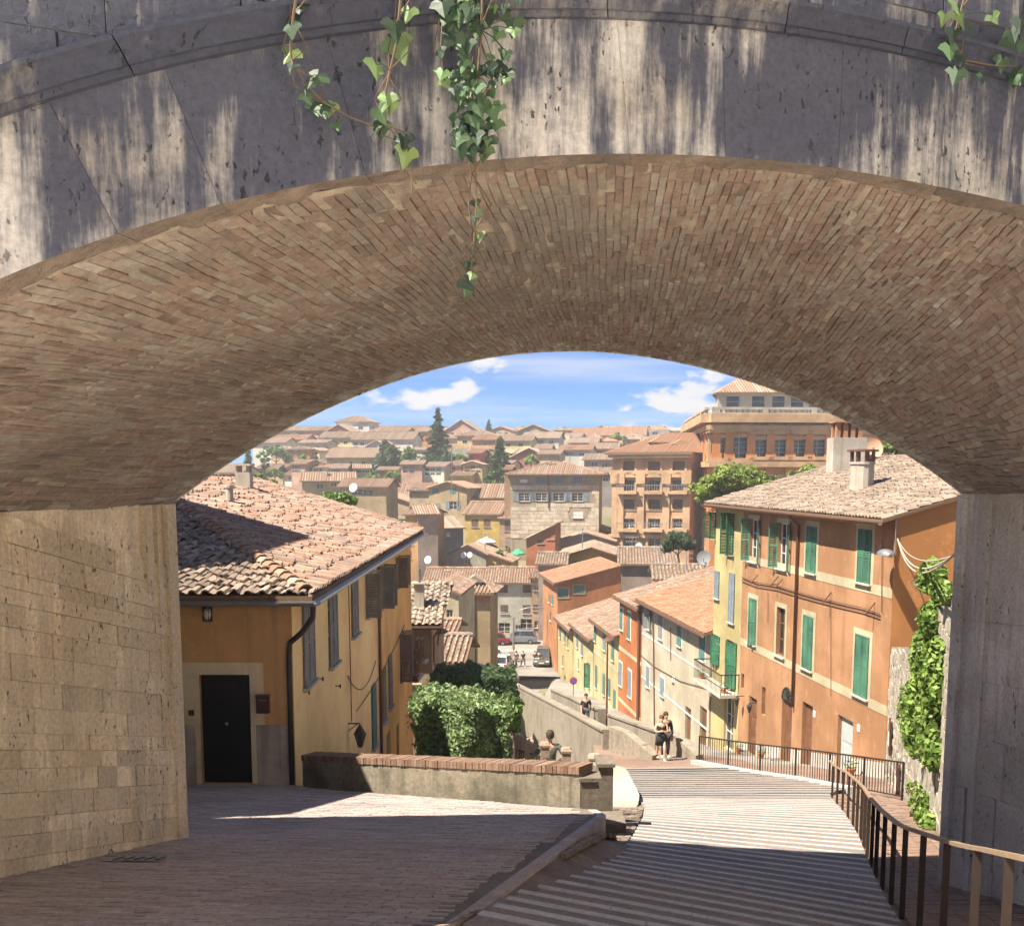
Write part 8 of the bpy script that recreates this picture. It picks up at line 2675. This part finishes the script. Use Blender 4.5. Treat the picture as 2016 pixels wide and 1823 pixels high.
for u, lb_, tc, bc in ((1016, 'leftmost of the four people in the shade of the square', (0.06, 0.05, 0.06), (0.1, 0.09, 0.1)), (1030, 'second from left of the four people in the shade of the square', (0.05, 0.045, 0.05), (0.08, 0.08, 0.09)),
                       (1053, 'third from left of the four people in the square, in light jeans', (0.12, 0.1, 0.12), (0.3, 0.36, 0.45)), (1061, 'rightmost of the four people in the square, beside the dark car', (0.1, 0.09, 0.08), (0.4, 0.33, 0.28))):
    person(lb_, (at(u, 1300, 105).x, 105, -18.4), rgv.uniform(-1, 1), 1.72, tc, bc, pose='walk', group='people in the square')

bpy.data.scenes.remove(TMP)
# ================================================================== cars
m_tyre = plain('tyre', (0.02, 0.02, 0.02), .85)
m_rim = plain('rim', (0.4, 0.4, 0.41), .35, .8)
m_lampg = plain('lamp_glass', (0.7, 0.7, 0.68), .15)
m_lampr = plain('tail_lamp', (0.4, 0.02, 0.02), .2)
def car(label, loc, rz, col, L_=4.2, Wd=1.75, H=1.5, suv=False, group='cars on the square'):
    g = G('car_paint_%d' % int(sum(col) * 1000)); g.b.inputs['Metallic'].default_value = .3; g.b.inputs['Coat Weight'].default_value = .6; mp = g.done(g.mix(g.sm(g.noise(3, 3), .3, .7, 0, .15), col, tuple(c * .7 for c in col)), .3)
    o_ = thing('parked_car', loc, label, 'car', group, rz)
    w = Wd / 2
    belt = .95 if suv else .86
    prof = [(-L_ / 2, .32, .62), (-L_ / 2 + .08, .24, belt - .12), (-L_ / 2 + .5, .2, belt), (-.9, .2, belt + .02), (.6, .2, belt), (1.0, .2, belt - .03), (L_ / 2 - .5, .2, belt - .14), (L_ / 2 - .1, .24, .66), (L_ / 2, .34, .55)]
    mb = MB(); rows = []
    for k, (x, z0, z1) in enumerate(prof):
        ww = w * (.86 if k in (0, len(prof) - 1) else .95 if k in (1, len(prof) - 2) else 1)
        rows.append([(x, -ww * .92, z0), (x, -ww, z0 + .12), (x, -ww * .98, (z0 + z1) / 2), (x, -ww * .93, z1 - .06), (x, -ww * .84, z1), (x, ww * .84, z1), (x, ww * .93, z1 - .06), (x, ww * .98, (z0 + z1) / 2), (x, ww, z0 + .12), (x, ww * .92, z0)])
    base = len(mb.v)
    for r in rows:
        mb.v.extend(r)
    n = 10
    for k in range(len(rows) - 1):
        for q in range(n):
            a = base + k * n + q; b = base + k * n + (q + 1) % n
            mb.f.append((a, b, b + n, a + n)); mb.r.append(.5); mb.m.append(0)
    mb.f.append(tuple(range(base, base + n))); mb.r.append(.5); mb.m.append(0)
    e = base + (len(rows) - 1) * n; mb.f.append(tuple(reversed(range(e, e + n)))); mb.r.append(.5); mb.m.append(0)
    bo = obj('body', mb, mp, o_, local=True, smooth=False)
    # cabin: glass block with pillars and roof
    xb0, xb1 = -L_ / 2 + (.18 if suv else .45), L_ / 2 - 1.15
    xt0, xt1 = -L_ / 2 + (.5 if suv else .95), L_ / 2 - 1.9
    zb, zt = belt - .01, H - .06
    lo = [(xb0, -w * .86, zb), (xb1, -w * .86, zb), (xb1, w * .86, zb), (xb0, w * .86, zb)]; hi = [(xt0, -w * .7, zt), (xt1, -w * .7, zt), (xt1, w * .7, zt), (xt0, w * .7, zt)]
    mb = MB(); mb.poly(lo + hi, [(0, 1, 5, 4), (1, 2, 6, 5), (2, 3, 7, 6), (3, 0, 4, 7)]); gl = obj('windows', mb, m_glass, o_, local=True)
    mb = MB(); mb.poly([(x, y, z) for x, y, z in hi] + [(lerp(x, (xt0 + xt1) / 2, .06), y * .93, z + .06) for x, y, z in hi], [(4, 5, 6, 7), (0, 1, 5, 4), (1, 2, 6, 5), (2, 3, 7, 6), (3, 0, 4, 7)])
    for k in range(4):
        mb.bar(lo[k], hi[k], .07)
    for s in (-1, 1):
        mb.bar((-.1, s * w * .865, zb), (-.15, s * w * .705, zt), .07)
    obj('roof', mb, mp, o_, local=True)
    for sx in (-1, 1):
        for sy in (-1, 1):
            c = (sx * L_ * .305, sy * (w - .1), .31)
            mb = MB(); mb.lathe(c, [(.19, -.1), (.3, -.1), (.32, -.06), (.32, .06), (.3, .1), (.19, .1)], 18, axis=(0, 1, 0)); ty = obj('wheel', mb, m_tyre, o_, local=True)
            mb = MB(); mb.lathe(c, [(0, .09 * sy), (.06, .1 * sy), (.19, .08 * sy), (.2, .0)], 12, axis=(0, 1, 0)); obj('rim', mb, m_rim, ty, local=True)
    for sy in (-1, 1):
        mb = MB(); mb.box((L_ / 2 - .16, sy * w * .7 - .17, .56), (L_ / 2 - .04, sy * w * .7 + .17, .7)); obj('headlight', mb, m_lampg, o_, local=True)
        mb = MB(); mb.box((-L_ / 2 + .0, sy * w * .76 - .12, .6), (-L_ / 2 + .12, sy * w * .76 + .12, .82)); obj('tail_light', mb, m_lampr, o_, local=True)
        mb = MB(); mb.box((L_ / 2 - 1.45, sy * (w + .06) - .07, belt - .02), (L_ / 2 - 1.3, sy * (w + .06) + .07, belt + .12)); obj('mirror', mb, mp, o_, local=True)
    for sx in (-1, 1):
        mb = MB(); mb.box((sx * (L_ / 2 + .005) - .01, -.26, .42), (sx * (L_ / 2 + .005) + .01, .26, .53)); obj('number_plate', mb, m_lampg, o_, local=True)
    return o_
zq = -18.39
car('grey estate car parked side-on before the white house', (at(1022, 1250, 120).x, 120, zq), R(178), (0.2, 0.21, 0.23), suv=True, H=1.6, L_=4.4)
car('dark red car parked behind the grey one at the left', (at(968, 1252, 119).x, 119, zq), R(182), (0.22, 0.03, 0.03))
car('silver car seen from behind at the end of the footway wall', (at(990, 1303, 104).x, 104, zq), R(78), (0.55, 0.56, 0.57), L_=4.3)
car('pale car mostly hidden behind the silver one', (at(970, 1300, 107).x, 107.6, zq), R(80), (0.6, 0.6, 0.6))
car('dark off-road car facing the camera by the row of houses', (at(1069, 1300, 106).x, 106.5, zq), R(-96), (0.1, 0.1, 0.09), suv=True, H=1.75, L_=4.2)

# ================================================================== street furniture, dishes, aerials
p = at(1011, 1305, 108); base = (p.x, 108, -18.4)
ml = thing('street_lamp', base, 'tall double-armed street lamp standing in the square', 'street lamp')
zt = at(1011, 1215, 108).z
mb = MB(); mb.tube([base, (p.x, 108, -18.4 + 2), (p.x, 108, zt)], [.16, .11, .09], 8); obj('pole', mb, m_zinc, ml)
for uu, vv in ((972, 1205), (1062, 1196)):
    q = at(uu, vv, 108)
    mb = MB(); mb.tube([(p.x, 108, zt - .1), (lerp(p.x, q.x, .25), 108, lerp(zt, q.z, .75)), (lerp(p.x, q.x, .55), 108, q.z), (q.x, 108, q.z)], .05, 6); ar = obj('arm', mb, m_zinc, ml)
    mb = MB(); mb.box((q.x - .45, 107.85, q.z - .12), (q.x + .45, 108.15, q.z + .02)); obj('lamp_head', mb, m_zinc, ar)
mb = MB(); mb.box((p.x - .5, 107.6, zt - 4.6), (p.x + .5, 107.85, zt - 3.6)); obj('junction_box', mb, m_render_grey, ml)
p = at(1196, 1256, 53.5); bz = fwz(53.5)
sl2 = thing('street_lamp', (p.x, 53.5, bz), 'slim brown street lamp post standing by the footway wall in front of the cream house', 'street lamp')
mb = MB(); mb.tube([(p.x, 53.5, bz - .5), (p.x, 53.5, p.z)], [.06, .045], 8); mb.tube([(p.x, 53.5, p.z - .05), (p.x - .1, 53.3, p.z + .12), (p.x - .05, 52.9, p.z + .12)], .03, 6); obj('pole', mb, m_copper, sl2)
mb = MB(); mb.lathe((p.x - .03, 52.8, p.z), [(.0, .16), (.12, .12), (.3, .04), (.32, 0), (.2, -.02)], 12); obj('lamp_head', mb, m_copper, sl2)
q = at(866, 1243, 46.5)
sl3 = thing('street_lamp', (-3.4, 46.2, q.z - .5), 'hooded wall lamp on a curved arm at the corner of the shabby beige house', 'street lamp')
mb = MB(); mb.tube([(-3.42, 46.2, q.z - .6), (-3.35, 46.2, q.z + .1), (q.x - .3, 46.4, q.z + .3), (q.x, 46.5, q.z + .15)], .035, 6); obj('arm', mb, m_copper, sl3)
mb = MB(); mb.lathe((q.x, 46.5, q.z), [(0, .2), (.15, .16), (.38, .02), (.4, -.02), (.2, -.12), (0, -.14)], 12); obj('lamp_head', mb, m_copper, sl3)
# no-parking sign
p = at(1129, 1340, 78)
ns = thing('parking_sign', (p.x, 78, p.z - 2.2), 'round blue no-parking sign with a red ring by the yellow house', 'sign')
mb = MB(); mb.tube([(p.x, 78.06, p.z - 3.2), (p.x, 78.06, p.z + .3)], .04, 6); obj('post', mb, m_zinc, ns)
mb = MB(); mb.lathe((p.x, 78, p.z), [(0, .0), (.3, 0), (.3, -.03)], 20, axis=(0, -1, 0)); mb.lathe((p.x, 78, p.z), [(.3, -.03), (0, -.03)], 20, axis=(0, -1, 0)); ds = obj('disc', mb, plain('sign_red', (0.55, 0.03, 0.04), .5), ns)
mb = MB(); mb.lathe((p.x, 78, p.z), [(0, .012), (.225, .012), (.225, .002)], 20, axis=(0, -1, 0)); obj('blue_field', mb, plain('sign_blue', (0.03, 0.1, 0.42), .5), ds)
mb = MB(); mb.bar((p.x - .17, 77.985, p.z + .17), (p.x + .17, 77.985, p.z - .17), .06, .01, up=(0, 1, 0)); obj('red_bar', mb, plain('sign_red', (0.55, 0.03, 0.04), .5), ds)
# satellite dishes
def dish(label, u, v, Y, r, face=(-.5, -1, .35), col=(0.36, 0.36, 0.36)):
    p = at(u, v, Y); f = Vector(face).normalized()
    o_ = thing('satellite_dish', (p.x, Y, p.z - r), label, 'satellite dish')
    mb = MB(); mb.lathe(p, [(0, 0), (r * .35, r * .02), (r * .7, r * .09), (r, r * .2), (r, r * .17), (r * .7, r * .06), (0, -.03)], 18, axis=f); d_ = obj('reflector', mb, plain('dish_%d' % int(col[0] * 100), col, .6), o_, smooth=False)
    mb = MB(); tip = p + f * r * .75 - Vector((0, 0, r * .1)); lowp = p - Vector((0, 0, r * .95)); mb.tube([lowp, tip], r * .04, 4); mb.bar(tip - f * r * .1, tip + f * r * .1, r * .16); obj('feed_arm', mb, m_zinc, d_)
    mb = MB(); mb.tube([p - f * r * .1, p - f * r * .3, p - f * r * .3 - Vector((0, 0, r * 2.6))], r * .07, 5); obj('mast', mb, m_zinc, o_)
dish('large grey satellite dish left of the yellow house', 1386, 1098, 88, .62, (-.4, -1, .3), (0.16, 0.17, 0.18))
dish('terracotta-coloured satellite dish beside the tall chimney on the orange house roof', 1716, 884, 50, .52, (-.1, -1, .2), (0.55, 0.33, 0.22))
dish('left of the two white dishes on the small cottage', 913, 1093, 138, .45, (-.5, -1, .3), (0.7, 0.68, 0.63))
dish('right of the two white dishes on the small cottage', 925, 1092, 138, .4, (-.5, -1, .3), (0.6, 0.58, 0.54))
dish('white dish on the roof right of the ochre house', 843, 1102, 126, .5, (-.6, -1, .3), (0.7, 0.68, 0.64))
dish('small pale dish on the red gable roof', 1137, 1034, 165, .6, (-.4, -1, .3), (0.6, 0.6, 0.58))
dish('small pale dish right of the striped corner', 1258, 1075, 120, .45, (-.6, -1, .2), (0.5, 0.5, 0.48))
dish('small grey dish over the open terrace', 696, 960, 178, .8, (-.4, -1, .3), (0.6, 0.6, 0.6))
# television aerials
def aerial(label, u, vt, vb, Y, seed):
    rg = random.Random(seed)
    t_ = at(u, vt, Y); b_ = at(u, vb, Y)
    o_ = thing('tv_aerial', b_, label, 'aerial')
    w = .025 * Y / 60
    mb = MB(); mb.tube([(t_.x, Y, b_.z - 1), (t_.x, Y, t_.z)], w, 4); obj('mast', mb, m_zinc, o_)
    mb = MB()
    for k in range(2):
        z = t_.z - (.15 + .5 * k); a = rg.uniform(-.6, .6); L_ = rg.uniform(.5, .8)
        d = Vector((math.cos(a), math.sin(a), 0))
        c = Vector((t_.x, Y, z)); mb.bar(c - d * L_, c + d * L_, w)
        s = Vector((-d.y, d.x, 0))
        for q in range(6):
            e = c + d * lerp(-L_, L_, q / 5); mb.bar(e - s * .2 - Vector((0, 0, .12)), e + s * .2 + Vector((0, 0, .12)), w * .7)
    obj('elements', mb, m_zinc, o_)
for k, (u, vt, vb, Y, lb_) in enumerate(((889, 880, 965, 188, 'tall aerial mast before the tall cedar'), (1147, 1040, 1110, 128, 'aerial on the ridge of the bright yellow gable'), (1160, 1125, 1165, 112, 'aerial over the wide orange gable'),
        (1245, 1055, 1100, 118, 'aerial above the dark red low roof'), (1352, 1085, 1125, 92, 'aerial left of the large grey dish'), (955, 1050, 1090, 141, 'aerial beside the small cottage dishes'),
        (1122, 880, 925, 200, 'aerial above the stone building roof'), (755, 955, 985, 190, 'aerial on the roofs right of the bright bush'), (1010, 1062, 1090, 150, 'aerial by the tall orange-red house'), (1300, 1072, 1110, 110, 'aerial in front of the tan palace'))):
    aerial(lb_, u, vt, vb, Y, k)
# drain cover in the apron
q = at(118, 1712, 8.3); qy = 8.6; qx = q.x * qy / 8.3
dc = thing('drain_cover', (-3.55, 9.3, plat_z(9.3)), 'pale metal drain cover set in the brick apron near the left wall', 'drain cover')
mb = MB(); mb.poly([(-3.85, 9.15, plat_z(9.15) + .012), (-3.3, 9.12, plat_z(9.12) + .012), (-3.25, 9.42, plat_z(9.42) + .012), (-3.8, 9.45, plat_z(9.45) + .012)], [(0, 1, 2, 3)]); obj('plate', mb, m_zinc, dc)
mb = MB()
for k in range(5):
    x_ = -3.75 + k * .1; mb.bar((x_, 9.2, plat_z(9.2) + .016), (x_ + .03, 9.38, plat_z(9.38) + .016), .025, .006)
obj('slots', mb, m_iron, dc)
# parasols
def parasol(label, u, v, Y, r, col):
    p = at(u, v, Y)
    o_ = thing('parasol', (p.x, Y, p.z - 2.6), label, 'parasol')
    mb = MB(); mb.tube([(p.x, Y, p.z - 3.0), (p.x, Y, p.z)], .04, 5); obj('pole', mb, m_zinc, o_)
    mb = MB(); mb.lathe((p.x, Y, p.z), [(0, 0), (r, -.75), (r, -.95), (r * .97, -.78), (0, -.1)], 8); obj('canopy', mb, plain('canopy_%d' % int(col[0] * 100), col, .8), o_)
parasol('white parasol on the terrace below the yellow house', 957, 1056, 146, 1.4, (0.78, 0.77, 0.73))
parasol('green parasol on the terrace below the pinkish house', 1020, 1079, 146, 1.0, (0.05, 0.35, 0.16))
# air conditioner on the shabby house
p = at(852, 1361, 44)
ac = thing('air_conditioner', (-3.3, 44.6, p.z - .35), 'grey air conditioning unit at the corner of the shabby beige house', 'air conditioner')
mb = MB(); mb.box((-3.5, 44.1, p.z - .32), (-3.05, 44.9, p.z + .32)); bo = obj('case', mb, m_render_grey, ac)
mb = MB(); mb.lathe((-3.28, 44.09, p.z), [(0, .004), (.17, .004), (.17, .0)], 14, axis=(0, -1, 0)); obj('fan_grille', mb, m_iron, bo)
# pale parapet by the tower
a_ = at(903, 1299, 74); b_ = at(952, 1311, 70)
pp = thing('pale_wall', (a_.x, a_.y, a_.z - 1), 'pale plastered parapet below the blank tower', 'wall')
Wq = Wall((a_.x, a_.y), (b_.x, b_.y)); mb = MB()
mb.hexa([Wq.p(0, a_.z - 4, 0), Wq.p(Wq.L, b_.z - 4, 0), Wq.p(Wq.L, b_.z, 0), Wq.p(0, a_.z, 0), Wq.p(0, a_.z - 4, -.4), Wq.p(Wq.L, b_.z - 4, -.4), Wq.p(Wq.L, b_.z, -.4), Wq.p(0, a_.z, -.4)])
obj('wall_body', mb, pcol((0.66, 0.6, 0.5)), pp)
# lantern pair beside the brown door of the orange house
for u, v, lb_ in ((1465, 1378, 'iron wall lantern left of the first brown door of the orange house'), (1490, 1392, 'iron wall lantern right of the first brown door of the orange house')):
    s_, z_ = Wo.hit(u, v)
    ln = thing('wall_lantern', Wo.p(s_, z_ - .3, 0), lb_, 'lantern')
    mb = MB(); mb.bar(Wo.p(s_, z_ + .2, 0), Wo.p(s_, z_ + .2, .35), .03); obj('bracket', mb, m_iron, ln)
    mb = MB(); mb.lathe(Wo.p(s_, z_, .35), [(.04, -.25), (.12, .05), (.14, .06), (.04, .2), (0, .24)], 6); obj('lantern_body', mb, m_iron, ln)
# white number plates on the orange front
for u, v, lb_ in ((1604, 1405, 'small white plate on the orange wall between two doors'), (1691, 1433, 'small white plate on the orange wall right of the glazed door')):
    s_, z_ = Wo.hit(u, v); mb = MB(); Wo.box(mb, s_ - .09, s_ + .09, z_ - .12, z_ + .12, .003, .03)
    tag(obj('wall_plate', mb, plain('white_plate', (0.75, 0.74, 0.7), .5)), lb_, 'plate')
# ================================================================== thin warm haze over the town
mb = MB(); mb.box((-560, -170, -31), (560, 660, 40))
hz = obj('haze', mb, None)
hz.data.materials.clear()
m_hz = bpy.data.materials.new('haze_air'); m_hz.use_nodes = True
nt = m_hz.node_tree; nt.nodes.clear()
o_h = nt.nodes.new('ShaderNodeOutputMaterial'); v_h = nt.nodes.new('ShaderNodeVolumePrincipled')
v_h.inputs['Color'].default_value = (0.93, 0.92, 0.9, 1)
v_h.inputs['Density'].default_value = 0.0007
v_h.inputs['Anisotropy'].default_value = 0.25
nt.links.new(v_h.outputs[0], o_h.inputs['Volume'])
hz.data.materials.append(m_hz)
tag(hz, kind='stuff')
